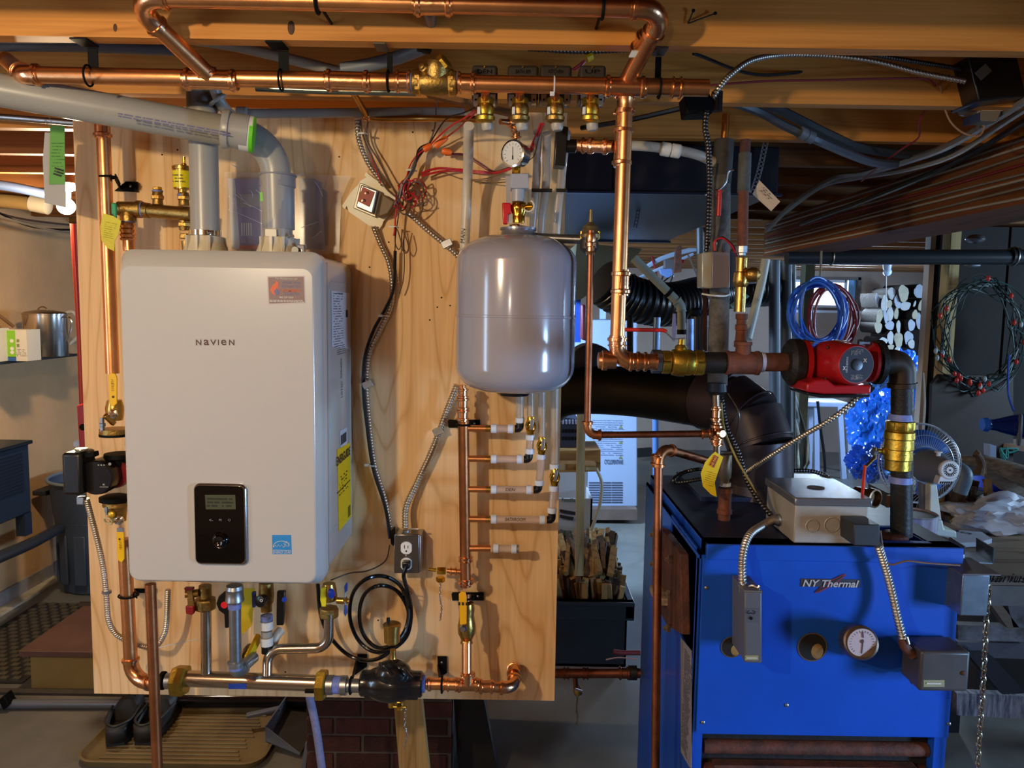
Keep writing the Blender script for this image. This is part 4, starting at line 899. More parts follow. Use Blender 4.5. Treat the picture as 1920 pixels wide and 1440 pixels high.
MB().pp([(519, 1109), (534, 1109), (533, 1150), (531, 1173), (518, 1173), (518, 1150)], 1.84, .012).put('lever', blackp, dvv, bev=.002)
MB().lathe(P(532.5, 1124, 1.838), (.8, -.6, 0), [(0, .0065), (.002, .006)], 14).put('blue_dot', bluep, dvv)
MB().pp([(472, 1111), (478, 1111), (478, 1139), (473, 1139)], 1.86, .01).put('blue_handle', M('handle_blue', '#24346e', .4), dvv, smooth=False)
for y, m_, r_, h_ in ((1158, tape, .0145, .012), (1172, whitep, .0155, .020), (1188, greyp, .0130, .014), (1202, whitep, .0155, .020), (1217, blackp, .0125, .018)):
    MB().lathe(P(500, y, 1.88), (0, 0, -1), [(-h_/2, r_), (h_/2, r_)], 20).put({tape: 'thread_sealant', whitep: 'white_coupling', greyp: 'grey_nipple', blackp: 'black_cap'}[m_], m_, dvv)
MB().tube(cat(PL([(526, 1182, 1.93), (516, 1195, 1.91), (510, 1212, 1.90)]), 5), .012, 14).put('white_elbow', pexw, dvv)
rv = T('return_valve', 'brass union with blue winged handles right of the power cord under the boiler', 'valve', P(618, 1155, 1.88))
MB().lathe(P(617, 1105, 1.89), (0, 0, -1), [(-.015, .015), (.0, .018), (.02, .020), (.028, .017)], 18).put('valve_body', brass, rv)
nut(P(617, 1148, 1.89), (0, 0, 1), .0235, .024, brass_d, rv, 'union_nut', 8)
MB().pp([(601, 1102), (612, 1102), (611, 1138), (603, 1138), (600, 1125)], 1.868, .004).put('yellow_cap', M('cap_lemon', '#e0d020', .4), rv, bev=.002)
MB().ball(P(621, 1113, 1.865), .010, 10, 8, (.9, .6, 1.3)).put('blue_knob', bluep, rv)
MB().lathe(P(632, 1126, 1.88), (1, -.1, 0), [(0, .008), (.02, .008), (.022, .006), (.03, .006)], 12).put('drain_cock', brass, rv)
for px in ([(645, 1100), (649, 1092), (652, 1095), (651, 1108), (646, 1113)], [(645, 1134), (650, 1136), (651, 1150), (647, 1157), (644, 1150)]):
    MB().pp(px, 1.87, .005).put('blue_wing', M('wing_blue', '#2b4a92', .35), rv, bev=.0015)
MB().lathe(P(647, 1124, 1.87), (0, -1, 0), [(-.01, .004), (.004, .0045)], 10).put('wing_pin', brass, rv)
MB().tube([P(647, 1108, 1.873), P(647, 1138, 1.873)], .0018, 6).put('wing_stem', galv, rv)
# black air separator
asp = T('air_separator', 'black cast air separator with a brass vent at the end of the steel header', 'air separator', P(735, 1305, 1.87))
MB().tube([P(612, 1284, HY), P(680, 1286, HY)], .0165, 20).put('nipple', galv, asp)
MB().lathe(P(619, 1284, HY), (1, 0, 0), [(-.008, .0235), (.008, .0235)], 20).put('collar', galv, asp)
MB().lathe(P(633, 1284, HY), (1, 0, 0), [(-.010, .0215), (.010, .0215)], 20).put('thread_sealant', tape, asp)
MB().lathe(P(645, 1285, HY), (1, 0, 0), [(-.007, .0235), (.007, .0235)], 20).put('collar', galv, asp)
c = P(734, 1273, 1.87); k_ = S(1, 1.87, 1270)
MB().lathe(P(676, 1281, 1.87), (1, 0, 0), [(0, 21*k_), (3*k_, 24*k_), (16*k_, 24*k_), (24*k_, 28*k_), (40*k_, 33*k_), (60*k_, 35*k_), (78*k_, 33*k_), (92*k_, 26*k_), (100*k_, 24*k_), (114*k_, 24*k_), (117*k_, 20*k_)], 32).put('separator_body', blackcoat, asp)
MB().ball(P(737, 1262, 1.86), 30*k_, 20, 12, (1.15, .9, .85)).put('separator_dome', blackcoat, asp)
for x, y in ((716, 1252), (752, 1258)): MB().tube(cat([P(x-4, y-8, 1.84), P(x+6, y-2, 1.825), P(x+20, y+14, 1.822)], 5), .004, 8).put('casting_rib', blackcoat, asp)
MB().obox(P(735, 1300, 1.865), (.066, 0, 0), (0, .020, 0), (0, 0, .008)).put('separator_base', blackcoat, asp, bev=.004)
MB().lathe(P(737, 1240, 1.87), (0, 0, 1), [(0, .010), (.012, .008), (.02, .0075), (.03, .0075)], 14).put('vent_stem', brass, asp)
c = P(735, 1203, 1.87)
va_ = MB().lathe(c, (0, 0, 1), [(-.006, .012), (0, .019), (.036, .0205), (.037, .0225), (.044, .0225), (.047, .018), (.048, .010)], 26).put('float_vent', brass, asp)
MB().lathe(c+V((-.008, -.008, .048)), (0, 0, 1), [(0, .003), (.006, .0045), (.015, .0045)], 10).put('vent_cap', blackp, va_.parent)
MB().lathe(P(794, 1282, 1.88), (1, 0, 0), [(-.004, .021), (.004, .021)], 20).put('thread_sealant', tape, asp)
bracket([(670, 1227), (688, 1227), (688, 1250), (664, 1267), (668, 1248)], 2.04, 'black bracket behind the power cord above the separator', (658, 1285), .020, 1.86, (1, 0, 0))
b = bracket([(820, 1231), (838, 1231), (838, 1262), (822, 1272)], 2.04, 'black upright bracket right of the separator', (829, 1283), .0205, 1.89, (1, 0, 0)); screw(P(828, 1242, 2.04), (0, -1, 0), .003, b)
dc = T('drain_cock', 'small brass drain cock with a capped end under the black separator', 'drain cock', P(742, 1340, 1.86))
MB().lathe(P(734, 1305, 1.87), (0, 0, -1), [(0, .010), (.012, .009), (.028, .008), (.030, .005)], 14).put('cock_body', brass_y, dc)
nut(P(750, 1325, 1.86), (1, -.2, 0), .011, .010, M('gold', '#e0b43c', .15, 1), dc, 'cock_cap'); MB().tube([P(738, 1325, 1.865), P(762, 1326, 1.855)], .0035, 8).put('cock_pin', brass_y, dc)
chain('bead_chain', PL([(760, 1330, 1.855), (759, 1360, 1.855), (763, 1380, 1.855), (757, 1402, 1.855)]), 'fine steel chain hanging from the drain cock under the separator', .0017, .0042)
# copper return, tee and elbow at the foot of the board
cr = run('copper_return', 'copper run with a tee and an upturned elbow at the foot of the board', PL([(792, 1281, 1.89), (966, 1290, 1.92), (962, 1256, 1.99), (968, 1253, 2.05)]), .0130, .03, ext=.010)
coupling(P(818, 1282, 1.89), (1, 0, 0), .0130, .05, parent=cr); coupling(P(848, 1283, 1.89), (1, 0, 0), .0130, .03, parent=cr)
tee(P(877, 1284, 1.895), (1, .1, -.01), (0, 0, 1), .0130, .06, .032, cr); coupling(P(912, 1287, 1.90), (1, .1, -.01), .0130, .04, parent=cr)
mf = T('copper_manifold', 'upright copper manifold with five plastic-piped branches right of the outlet box', 'manifold', P(875, 1262, 1.92))
MY = 1.955
MB().tube([P(875, 1262, 1.90), P(875, 1205, 1.92)], .0125, 18).put('lower_pipe', copper, mf)
MB().tube([P(873, 1100, MY), P(869, 790, MY)], .0138, 20).put('manifold_pipe', copper_dull, mf)
MB().tube([P(869, 800, MY), P(866, 722, MY)], .0105, 18).put('upper_pipe', copper, mf)
for y, r_, L in ((778, .0118, .030), (757, .0118, .034), (737, .0105, .026)): coupling(P(867.5, y, MY), (0, 0, 1), r_, L, parent=mf)
coupling(P(873, 1048, MY), (0, 0, 1), .0138, .014, parent=mf); coupling(P(874, 1090, MY), (0, 0, 1), .0138, .014, parent=mf)
xa = P(880, 900, MY).x
rows = [(803, 975, 'topmost'), (860, 992, 'second'), (917, 1010, 'third'), (973, 1035, 'fourth')]
def crimp(c, d, mt=crimp, r=.0115, L=.0135, parent=None): MB().lathe(c, d, [(-L/2, r*.9), (-L/2+.001, r), (L/2-.001, r), (L/2, r*.9)], 18).put('crimp_ring', crimp_m, parent)
crimp_m = MC['crimp_white']
def minivalve(c, parent):
    MB().lathe(c, (0, 0, 1), [(-.022, .0085), (-.016, .0095), (-.012, .0115), (-.008, .012), (0, .014), (.008, .012), (.012, .0095), (.022, .0085)], 18).put('valve_body', M('gold', '#e0b43c', .15, 1), parent)
    MB().torus(c+V((0, -.012, 0)), (0, 1, 0), .010, .0028, 20, 6).put('valve_bezel', M('gold', '#e0b43c', .15, 1), parent)
    MB().obox(c+V((.002, -.016, .006)), (.0042, 0, 0), (0, .0015, 0), (.001, 0, .014)).put('lever', galv, parent, bev=.001)
for i, (y, xe, nm) in enumerate(rows):
    y2 = y+(xe-900)*.012
    MB().tube([P(874, y, MY), P(918, y+.5, MY)], .0082, 16).put('branch_stub', copper, mf)
    bp_ = T('pex_branch', nm+' plastic branch of the copper manifold, turning up in a black elbow', 'pipe', P(930, y, MY))
    MB().lathe(P(915, y+.5, MY), (1, 0, 0), [(-.006, .0088), (.006, .0088)], 14).put('brass_ring', brass, bp_)
    MB().tube([P(922, y+.5, MY), P(xe-16, y2, MY)], .0095, 16).put('pex_pipe', pex, bp_)
    crimp(P(926, y+.5, MY), (1, 0, 0), parent=bp_); crimp(P(xe-18, y2, MY), (1, 0, 0), parent=bp_)
    pth, _ = fillet([P(xe-10, y2, MY), P(xe, y2, MY), P(xe, y2-14, MY)], .008, 4)
    MB().tube(pth, .0098, 14).put('black_elbow', blackp, bp_)
    if i == 2: text('handwriting', 'DEN', P(957, y+1, MY-.0102), .008, ink, bp_, w=.024, shear=.1)
    if i == 3: text('handwriting', 'BATHROOM', P(966, y+1, MY-.0102), .009, ink, bp_, w=.052, shear=.2)
MB().tube([P(874, 1028, MY), P(920, 1028, MY)], .0082, 16).put('branch_stub', copper, mf)
bp_ = T('pex_branch', 'short capped plastic branch, lowest on the copper manifold', 'pipe', P(950, 1028, MY))
MB().tube([P(922, 1028, MY), P(968, 1029, MY)], .0095, 16).put('pex_pipe', pex, bp_)
crimp(P(930, 1028, MY), (1, 0, 0), parent=bp_); crimp(P(964, 1029, MY), (1, 0, 0), parent=bp_); MB().lathe(P(970, 1029, MY), (1, 0, 0), [(-.003, .010), (.004, .010)], 14).put('end_cap', M('cap_steel', '#8a8684', .4, .5), bp_)
# supply lines falling behind the tank
lines = [
 ([(975, 735), (975, 783)], [(975, 788)], None, 'leftmost, ending in the topmost elbow'),
 ([(1008, 248), (1006, 330), (998, 440), (995, 560), (995, 780)], [(994, 820), (993, 846)], (995, 798), 'second from left, with a brass stop valve'),
 ([(1025, 250), (1024, 340), (1014, 440), (1016, 560), (1016, 820)], [(1014, 856), (1011, 905)], (1016, 836), 'third from left, with a brass stop valve'),
 ([(1062, 248), (1052, 340), (1043, 440), (1041, 560), (1040, 872)], [(1039, 875), (1038, 916), (1035, 957)], (1040, 894), 'rightmost, with the lowest brass stop valve')]
for i, (pts, cr_, vv, nm) in enumerate(lines):
    g = T('pex_supply', 'clear plastic supply line beside the tank, '+nm, 'pipe', P(*pts[-1], 1.97))
    Y_ = [1.80, 1.93, 1.975, 1.975, 1.965]
    q = [P(x, y, (Y_[j] if len(pts) == 5 else MY)) for j, (x, y) in enumerate(pts)]
    MB().tube(cat(q, 6), .0098, 16).put('pex_pipe', M('pex_pipe_pale', '#cdbfae', .28, 0, trans=.35, alpha=.9), g)
    if vv:
        e = cr_[-1]; MB().tube([P(vv[0], vv[1]+10, MY), P(e[0], e[1]+4, MY)], .0095, 14).put('pex_pipe', pex, g)
        minivalve(P(*vv, MY-.004), g)
    for c_ in cr_: crimp(P(*c_, MY), (0, 0, 1), parent=g)
    if i: MB().obox(P(pts[1][0]+1, 357, 1.915), (.013, 0, 0), (0, .004, 0), (0, 0, .004)).put('pipe_clip', blackp, g, bev=.001)
mn = ptube('pex_main', [(879, 236, 1.78), (877, 330, 1.94), (871, 465, 1.96), (867, 560, 1.97)], .0118, pexw, 'thick translucent plastic main marked MAIN left of the tank', 'pipe')
text('handwriting', 'MAIN', P(867.5, 442, 1.944), .009, ink, None, w=.034, r=(.08, 0, 1), u=(-1, 0, .08)).name = 'handwriting'
o = [x for x in bpy.data.objects if x.name.startswith('handwriting') and x.parent is None][0]; o.parent = mn; o.matrix_parent_inverse = Matrix.Translation(-mn.location)
# brackets on the manifold
for y, lb in ((794, 'black bracket holding the top of the copper manifold'), (1118, 'black bracket behind the yellow-handled ball valve')):
    x = 870 if y < 900 else 877
    b = bracket([(x-29, y-7), (x+30, y-7), (x+30, y+8), (x-29, y+8)], 2.04, lb, (x-1, y+2), .0165, MY); screw(P(x+19, y, 2.038), (0, -1, 0), .003, b)
bv = T('ball_valve', 'brass ball valve with a long yellow lever low on the copper manifold', 'valve', P(874, 1200, 1.93))
MB().lathe(P(875, 1195, 1.93), (0, 0, 1), [(-.014, .0165), (-.006, .014), (0, .017), (.012, .0225), (.03, .0235), (.045, .0205), (.06, .018), (.075, .020), (.09, .0175)], 18).put('valve_body', brass, bv)
MB().pp([(860, 1114), (866, 1109), (873, 1111), (875, 1120), (875, 1170), (862, 1172)], 1.895, .004).put('lever', M('lever_orange', '#eaa20c', .4), bv, bev=.0015)
scribble('print', P(868, 1132, 1.894), .008, .028, ink, bv, 3, (0, 0, 1), (-1, 0, 0), 5, 1, th=.5)
MB().lathe(P(869, 1178, 1.90), (0, -1, 0), [(0, .010), (.004, .010), (.008, .006)], 6).put('lever_nut', chrome, bv)
MB().tube([P(874, 1115, MY), P(875, 1150, 1.94)], .0135, 18).put('tail_pipe', copper_dull, bv)
db = T('drain_branch', 'small brass drain cock with cap on a copper stub, left of the manifold', 'drain cock', P(830, 1080, MY))
MB().tube([P(866, 1072, MY), P(838, 1070, MY)], .0065, 12).put('copper_stub', copper, db)
MB().lathe(P(850, 1071, MY), (-1, 0, 0), bead(.0065, .018), 14).put('coupling', copper_fit, db)
nut(P(828, 1070, MY), (1, 0, 0), .0105, .022, M('gold', '#e0b43c', .15, 1), db); MB().tube([P(818, 1069, MY), P(804, 1067, MY)], .0045, 10).put('cock_pin', brass_y, db)
nut(P(826, 1086, MY), (0, 0, 1), .0115, .012, M('gold', '#e0b43c', .15, 1), db, 'cock_cap')
chain('bead_chain', PL([(826, 1092, MY), (825, 1120, MY), (828, 1140, MY), (825, 1165, MY)]), 'fine steel chain hanging from the drain cock beside the manifold', .0018, .0044)

# ------------------------------------------------------------ expansion tank and its fittings
tc = P(967, 590, 1.87); tr = S(112, 1.87, 590); TY = 1.875
zt, zb = P(967, 436, TY-.06).z, P(967, 742, TY-.1).z
tk = T('expansion_tank', 'grey steel expansion tank with rounded ends on the right of the board', 'tank', (tc.x, TY, zb))
H = zt-zb; prof = []
for k in range(11):
    a = math.pi/2*k/10; prof.append((.062*(1-math.cos(a)), .03+(tr-.03)*math.sin(a)**.62))
seam = H*.485
prof += [(seam-.003, tr), (seam-.002, tr+.0012), (seam+.002, tr+.0012), (seam+.003, tr)]
for k in range(11):
    a = math.pi/2*k/10; prof.append((H-.06*(1-math.sin(a)) if 0 else H-.065+.065*math.sin(a), .03+(tr-.03)*math.cos(a)))
MB().lathe((tc.x, TY, zb), (0, 0, 1), prof, 56).put('tank_shell', tankg, tk)
MB().lathe((tc.x+.0, TY, zb+.012), (0, 0, -1), [(0, .040), (.012, .040), (.022, .034), (.024, .02)], 28).put('bottom_cap', blackp, tk)
fz = zt-.002
MB().lathe((tc.x+.003, TY, fz), (0, 0, 1), [(-.006, .045), (.006, .040), (.012, .039), (.013, .043), (.018, .043), (.020, .030), (.024, .012)], 28).put('neck_flange', M('neck_grey', '#8d8b90', .3, .6), tk)
tv = T('tank_valve', 'brass tank valve with a red lever and a looped strap above the grey tank', 'valve', P(970, 420, 1.86))
vy_ = 1.85
nut(P(965, 427, vy_), (0, 0, 1), .012, .016, chrome, tv)
MB().lathe(P(972, 418, vy_), (0, 0, 1), [(0, .014), (.014, .015), (.016, .0145), (.03, .0185), (.036, .0195), (.046, .016)], 20).put('valve_body', M('gold', '#e0b43c', .15, 1), tv)
MB().lathe(P(983, 388, vy_-.005), (1, -.2, 0), [(0, .006), (.008, .006), (.009, .011), (.020, .011)], 12).put('drain_port', M('gold', '#e0b43c', .15, 1), tv)
MB().torus(P(991, 386, vy_-.018), (0.1, 1, 0), .0125, .0022, 18, 6, -.4, 3.4).put('strap_loop', pexw, tv)
MB().pp([(941, 380), (958, 380), (959, 400), (953, 402), (952, 420), (943, 420)], vy_-.018, .016).put('lever', redp, tv, bev=.003, seg=3)
MB().pp([(952, 402), (961, 401), (961, 419), (953, 419)], vy_-.012, .003).put('lever_plate', galv, tv, smooth=False)
gb = T('grey_bracket', 'grey painted steel block and sleeve carrying the pressure gauge', 'bracket', P(973, 378, 1.85))
MB().pp([(957, 325), (991, 325), (991, 353), (957, 353)], 1.83, .05).put('bracket_block', M('block_grey', '#a3a2a6', .35), gb, bev=.002)
MB().lathe(P(971, 378, vy_), (0, 0, 1), [(0, .0145), (.032, .0145)], 22).put('sleeve', M('block_grey', '#a3a2a6', .35), gb)
MB().pp([(948, 330), (957, 330), (957, 384), (949, 384)], 1.87, .12).put('wall_arm', M('block_grey', '#a3a2a6', .35), gb, smooth=False)
pg = T('pressure_gauge', 'round dial pressure gauge turned to the left above the grey bracket', 'gauge', P(971, 318, 1.84))
gc = P(966, 289, 1.82); gd = V((-.62, -1, -.02)).normalized()
MB().lathe(gc-gd*.0, gd, [(-.026, .023), (-.024, .0265), (.004, .0275), (.006, .0305), (.012, .0305), (.013, .0265), (.010, .0260)], 32).put('gauge_case', chrome, pg)
MB().lathe(gc+gd*.0095, gd, [(0, .0265), (.0006, .0265)], 32).put('dial_face', M('dial_white', '#dcdcd8', .4), pg)
gr = V((1, -.62, 0)).normalized(); B = MB()
for k in range(13):
    a = math.radians(-45+22.5*k); q = gr*math.cos(a)+V((0, 0, 1))*math.sin(a); B.obox(gc+gd*.0106+q*.021, q*.0024, (q.cross(gd))*.0004, gd*.0002)
B.put('dial_tick', ink, pg, smooth=False)
B = MB().obox(gc+gd*.0110+V((0, 0, .003)), gr*.0006, gd*.0002, (0, 0, .0115)); B.obox(gc+gd*.0110+V((0, 0, -.009)), gr*.0015, gd*.0002, (0, 0, .0045)); B.put('needle', ink, pg, smooth=False)
nut(P(968, 319, 1.84), (0, 0, 1), .0095, .017, M('gold', '#e0b43c', .15, 1), pg)
cf = run('copper_feed', 'thin copper stub running down behind the pressure gauge', PL([(938, 228, 1.80), (966, 230, 1.82), (970, 275, 1.85)]), .0065, .012, ext=.006); coupling(P(968, 252, 1.835), (0, 0, 1), .0065, .018, parent=cf)
# outlet box, conduits and cord
ob = T('outlet_box', 'steel outlet box with a white duplex receptacle and a black plug', 'outlet', P(765, 1075, 2.0))
MB().pp([(741, 1004), (789, 1004), (789, 1073), (742, 1073)], 1.985, .06).put('back_box', galv, ob, bev=.002)
MB().pp([(739, 1002), (786, 1002), (786, 1075), (739, 1075)], 1.982, .004).put('cover_plate', M('plate_steel', '#8a8c90', .28, 1), ob, bev=.003)
for y in (1027, 1057):
    c = P(762, y, 1.98); l = [V((math.cos(a)*.0165 if abs(math.cos(a)*.0165) < .014 else math.copysign(.014, math.cos(a)), 0, math.sin(a)*.0165)) for a in [2*math.pi*k/24 for k in range(24)]]
    MB().prism([c+q for q in l][::-1], (0, -.003, 0)).put('receptacle', M('receptacle_white', '#e6e2d8', .35), ob)
    if y < 1040:
        for dx, h in ((-.0045, .0042), (.0045, .0036)): MB().obox(c+V((dx, -.0032, .003)), (.0009, 0, 0), (0, .0004, 0), (0, 0, h)).put('slot', blackm, ob, smooth=False)
        MB().lathe(c+V((0, -.003, -.008)), (0, -1, 0), [(0, .0022), (.0005, .0022)], 10).put('ground_hole', blackm, ob)
screw(P(762, 1042, 1.98), (0, -1, 0), .003, ob, chrome)
MB().obox(P(762, 1058, 1.965), (.010, 0, 0), (0, .012, 0), (0, 0, .009)).put('plug', blackp, ob, bev=.004, seg=3)
MB().lathe(P(762, 1003, 2.0), (0, 0, 1), [(0, .012), (.006, .012), (.008, .009), (.014, .009)], 16).put('connector', galv, ob)
MB().tube([P(768, 992, 1.99), P(785, 992, 1.985)], .002, 8).put('clamp_screw', chrome, ob)
MB().pp([(731, 998), (738, 992), (738, 1024), (733, 1020)], 2.0, .03).put('side_clip', blackm, ob, smooth=False)
bxc([(670, 222, 2.0), (673, 262, 2.01), (690, 305, 2.02), (720, 348, 2.02)], .0068, bxsteel, 'silver armoured cable dropping behind the cream transformer plate')
bxc([(700, 425, 2.02), (712, 455, 2.03), (728, 490, 2.03), (735, 530, 2.03), (732, 575, 2.03), (712, 620, 2.03), (692, 665, 2.03), (687, 720, 2.03), (692, 790, 2.03), (702, 870, 2.03), (720, 930, 2.03), (735, 1000, 2.02)], .0068, bxsteel, 'long silver armoured cable snaking from the transformer down to the outlet box')
wire('extension_cord', PL([(741, 470, 2.02), (738, 540, 2.02), (722, 580, 2.02), (700, 620, 2.02), (684, 670, 2.02), (681, 730, 2.02), (688, 800, 2.02), (700, 880, 2.02), (722, 950, 2.02), (731, 1010, 2.0)]), .0042, blackp, 'black cord tied alongside the long armoured cable', 'cord', 8)
bxc([(765, 398, 2.01), (800, 430, 2.02), (860, 482, 2.02), (875, 520, 2.02)], .0072, bxsteel, 'armoured cable slanting from the transformer wires towards the tank')
bxc([(857, 722, 2.01), (838, 770, 2.02), (812, 840, 2.02), (782, 905, 2.02), (762, 950, 2.01), (760, 992, 2.0)], .0085, bxsteel, 'thick armoured cable curving from behind the tank down to the outlet box', .007)
for x, y, lb, m_ in ((690, 720, 'grey clamp on the long armoured cable', galv), (838, 457, 'steel clip on the slanting armoured cable', galv), (822, 808, 'steel clip on the thick armoured cable', galv)):
    tag(MB().obox(P(x, y, 2.02), (.012, 0, .006), (0, .010, 0), (-.004, 0, .008)).put('cable_clip', m_, bev=.001), lb, 'clip')
for x, y, lb in ((722, 592, 'white cable tie halfway up the long armoured cable'), (697, 872, 'white cable tie low on the long armoured cable')):
    tag(MB().torus(P(x, y, 2.022), (.1, 0, 1), .011, .0014, 18, 6).obox(P(x-9, y, 2.015), (.006, 0, 0), (0, .002, 0), (0, 0, .003)).put('cable_tie', whitep), lb, 'cable tie')
cord = [(762, 1062), (757, 1080), (764, 1108), (771, 1145), (764, 1190), (737, 1216), (702, 1222), (672, 1200), (656, 1158), (662, 1112), (688, 1085), (722, 1081), (752, 1100), (766, 1138), (761, 1178), (740, 1206), (708, 1214), (682, 1190), (674, 1150), (684, 1114), (712, 1098), (744, 1108), (764, 1140), (764, 1172), (748, 1205), (716, 1232), (684, 1238), (650, 1226), (618, 1192), (601, 1150), (596, 1096)]
wire('power_cord', [P(x, y, (1.95, 1.985, 1.998, 1.985, 1.97)[i % 5] if i > 2 else 1.955) for i, (x, y) in enumerate(cord)], .0052, M('cord_black', '#0c0c0d', .22), 'black power cord coiled in loops below the outlet box', 'cord', 10)
tag(MB().torus(P(763, 1112, 1.975), (.1, 0, 1), .012, .0014, 16, 5).put('twist_tie', blackp), 'black twist tie holding the coiled power cord', 'tie')
wire('thermostat_wire', PL([(731, 1022, 2.02), (722, 1052, 2.03), (690, 1070, 2.03), (655, 1075, 2.03), (620, 1088, 2.0)]), .0018, wirebr, 'thin brown wire curving from the outlet box to the boiler', 'wire')

# ------------------------------------------------------------ transformer plate with wires
tr_ = T('transformer', 'cream steel plate with a red-faced transformer fixed askew on the board', 'transformer', P(695, 380, 2.03))
plate = [(686, 323), (717, 346), (744, 372), (750, 378), (738, 392), (719, 415), (716, 423), (708, 433), (702, 430), (702, 425), (692, 423), (654, 397), (650, 386), (646, 392), (641, 386), (660, 358), (671, 347), (676, 339), (684, 334), (687, 332), (683, 329)]
MB().pp(plate[::-1] if 0 else plate, 2.035, .002).put('mounting_plate', M('plate_cream', '#ece4c6', .45), tr_, smooth=False)
MB().pp([(675, 342), (716, 360), (704, 408), (662, 390)], 2.020, .015).put('flange', M('flange_grey', '#a9a290', .4, .5), tr_, bev=.002)
MB().pp([(677, 346), (708, 357), (698, 401), (667, 388)], 2.000, .022).put('core', galv, tr_, bev=.003)
MB().pp([(680, 350), (702, 360), (692, 388), (670, 377)], 1.997, .003).put('terminal_face', M('terminal_red', '#9c3b28', .5), tr_, smooth=False)
for x, y in ((689, 362), (683, 376)):
    screw(P(x, y, 1.997), (0, -1, 0), .004, tr_, chrome, 'terminal_screw')
    MB().obox(P(x-3, y, 1.996), (.003, 0, .001), (0, .001, 0), (0, 0, .002)).put('terminal_tab', chrome, tr_)
MB().pp([(716, 362), (742, 378), (728, 402), (708, 408)], 2.005, .025).put('coil_cover', M('coil_tan', '#6d5434', .5), tr_, bev=.004)
wr = M('wire_red_bright', '#c4202c', .35); wd = M('wire_red_dark', '#7c1a20', .45)
def wires(name, label, specs, cat_='wires'):
    g = T(name, label, cat_, P(*specs[0][0][0]))
    for pts, r, m_ in specs: MB().tube(cat(PL(pts), 7), r, 6).put('wire', m_, g)
    return g
R = random.Random(21)
def jit(pts, a): return [(x+R.uniform(-a, a), y+R.uniform(-a, a), Y+R.uniform(-.012, .012)) for x, y, Y in pts]
base = [(742, 385, 1.99), (757, 350, 1.99), (772, 315, 1.99), (788, 285, 2.0), (805, 272, 2.0)]
wires('wire_bundle', 'bundle of red, brown and white low-voltage wires right of the transformer', [(jit(base, 5), .0019, [wirebr, wiregr, wr, M('wire_black', '#1c1414', .5), wirebr, wiregr][i % 6]) for i in range(10)])
loops = []
for i in range(9):
    cx, cy = 765+R.uniform(-12, 18), 372+R.uniform(-18, 14); a, b = R.uniform(10, 22), R.uniform(14, 30)
    loops.append(([(cx+a*math.cos(t), cy+b*math.sin(t), 1.99+.02*math.sin(t*1.5+i)) for t in [k*.7+i for k in range(9)]], .0019, [wr, wirebr, wr, wirebr, wd, wirebr][i % 6]))
wires('wire_tangle', 'tangled loops of red and brown wire hanging right of the transformer', loops)
wires('wire_tail', 'red and brown wires dangling in long loops below the wire tangle', [([(745, 385, 2.0), (742, 400, 2.0), (740, 430, 2.0), (738, 442, 2.0)], .0024, wr), ([(748, 400, 2.01), (742, 440, 2.01), (740, 480, 2.02), (737, 520, 2.02)], .0016, wirebr), ([(745, 430, 2.0), (752, 455, 2.01), (748, 468, 2.01), (741, 455, 2.01), (742, 425, 2.0)], .0016, wirebr), ([(757, 435, 2.0), (766, 462, 2.01), (760, 475, 2.01), (753, 460, 2.01), (754, 430, 2.0)], .0016, wirebr), ([(757, 450, 2.02), (758, 500, 2.02), (755, 530, 2.02), (748, 550, 2.02)], .0018, wirebr)])
wires('red_wires', 'pair of red thermostat wires running right behind the plastic main to the gauge bracket', [([(790, 325, 2.0), (820, 316, 2.01), (860, 318, 2.03), (900, 322, 2.03), (930, 324, 2.0), (958, 316, 1.95)], .0030, wr), ([(790, 330, 2.0), (830, 321, 2.01), (870, 321, 2.03), (915, 325, 2.02), (950, 320, 1.97)], .0026, wr), ([(835, 290, 2.02), (870, 290, 2.03), (895, 305, 2.03), (925, 322, 2.02), (957, 314, 1.96)], .0030, wd)])
wires('red_wires', 'red wires rising from the orange connectors to the leftmost zone valve', [([(806, 272, 1.99), (840, 240, 1.9), (870, 222, 1.8), (892, 206, 1.74)], .0022, wr), ([(838, 257, 1.98), (860, 240, 1.9), (880, 222, 1.8), (895, 208, 1.74)], .0022, wr), ([(806, 268, 1.99), (835, 225, 1.9), (868, 212, 1.8), (890, 202, 1.74)], .0018, M('wire_black', '#1c1414', .5))])
wires('red_wires', 'short red wires hanging between the second and third zone valves', [([(1018, 232, 1.75), (1008, 255, 1.8), (996, 284, 1.86)], .0030, wr), ([(1014, 232, 1.75), (1004, 255, 1.8), (993, 282, 1.86)], .0024, wr), ([(1019, 236, 1.75), (1010, 260, 1.8), (1002, 290, 1.86), (993, 300, 1.9)], .0012, wirebr)])
wires('tan_wires', 'two thin tan wires sagging from the tangle to the gauge bracket', [([(790, 328, 2.0), (830, 324, 2.02), (865, 335, 2.03), (905, 336, 2.03), (945, 325, 1.98)], .0014, M('wire_tan', '#7d6440', .5)), ([(890, 341, 2.03), (920, 343, 2.03), (955, 341, 1.95)], .0014, M('wire_tan', '#7d6440', .5))], 'wires')
wires('wire_drop', 'brown wires running beside the first armoured cable down to the transformer', [([(675, 225, 2.0), (683, 262, 2.01), (705, 310, 2.01), (722, 350, 2.0), (745, 372, 2.0)], .0022, wirebr), ([(690, 228, 2.0), (688, 262, 2.01), (712, 305, 2.01), (735, 350, 2.0), (748, 372, 2.0)], .0022, wirebr), ([(677, 222, 2.0), (680, 250, 2.01), (698, 300, 2.01), (715, 345, 2.0)], .0014, wr), ([(818, 186, 1.95), (817, 225, 1.98), (812, 250, 2.0), (800, 280, 2.0)], .0020, wirebr)])
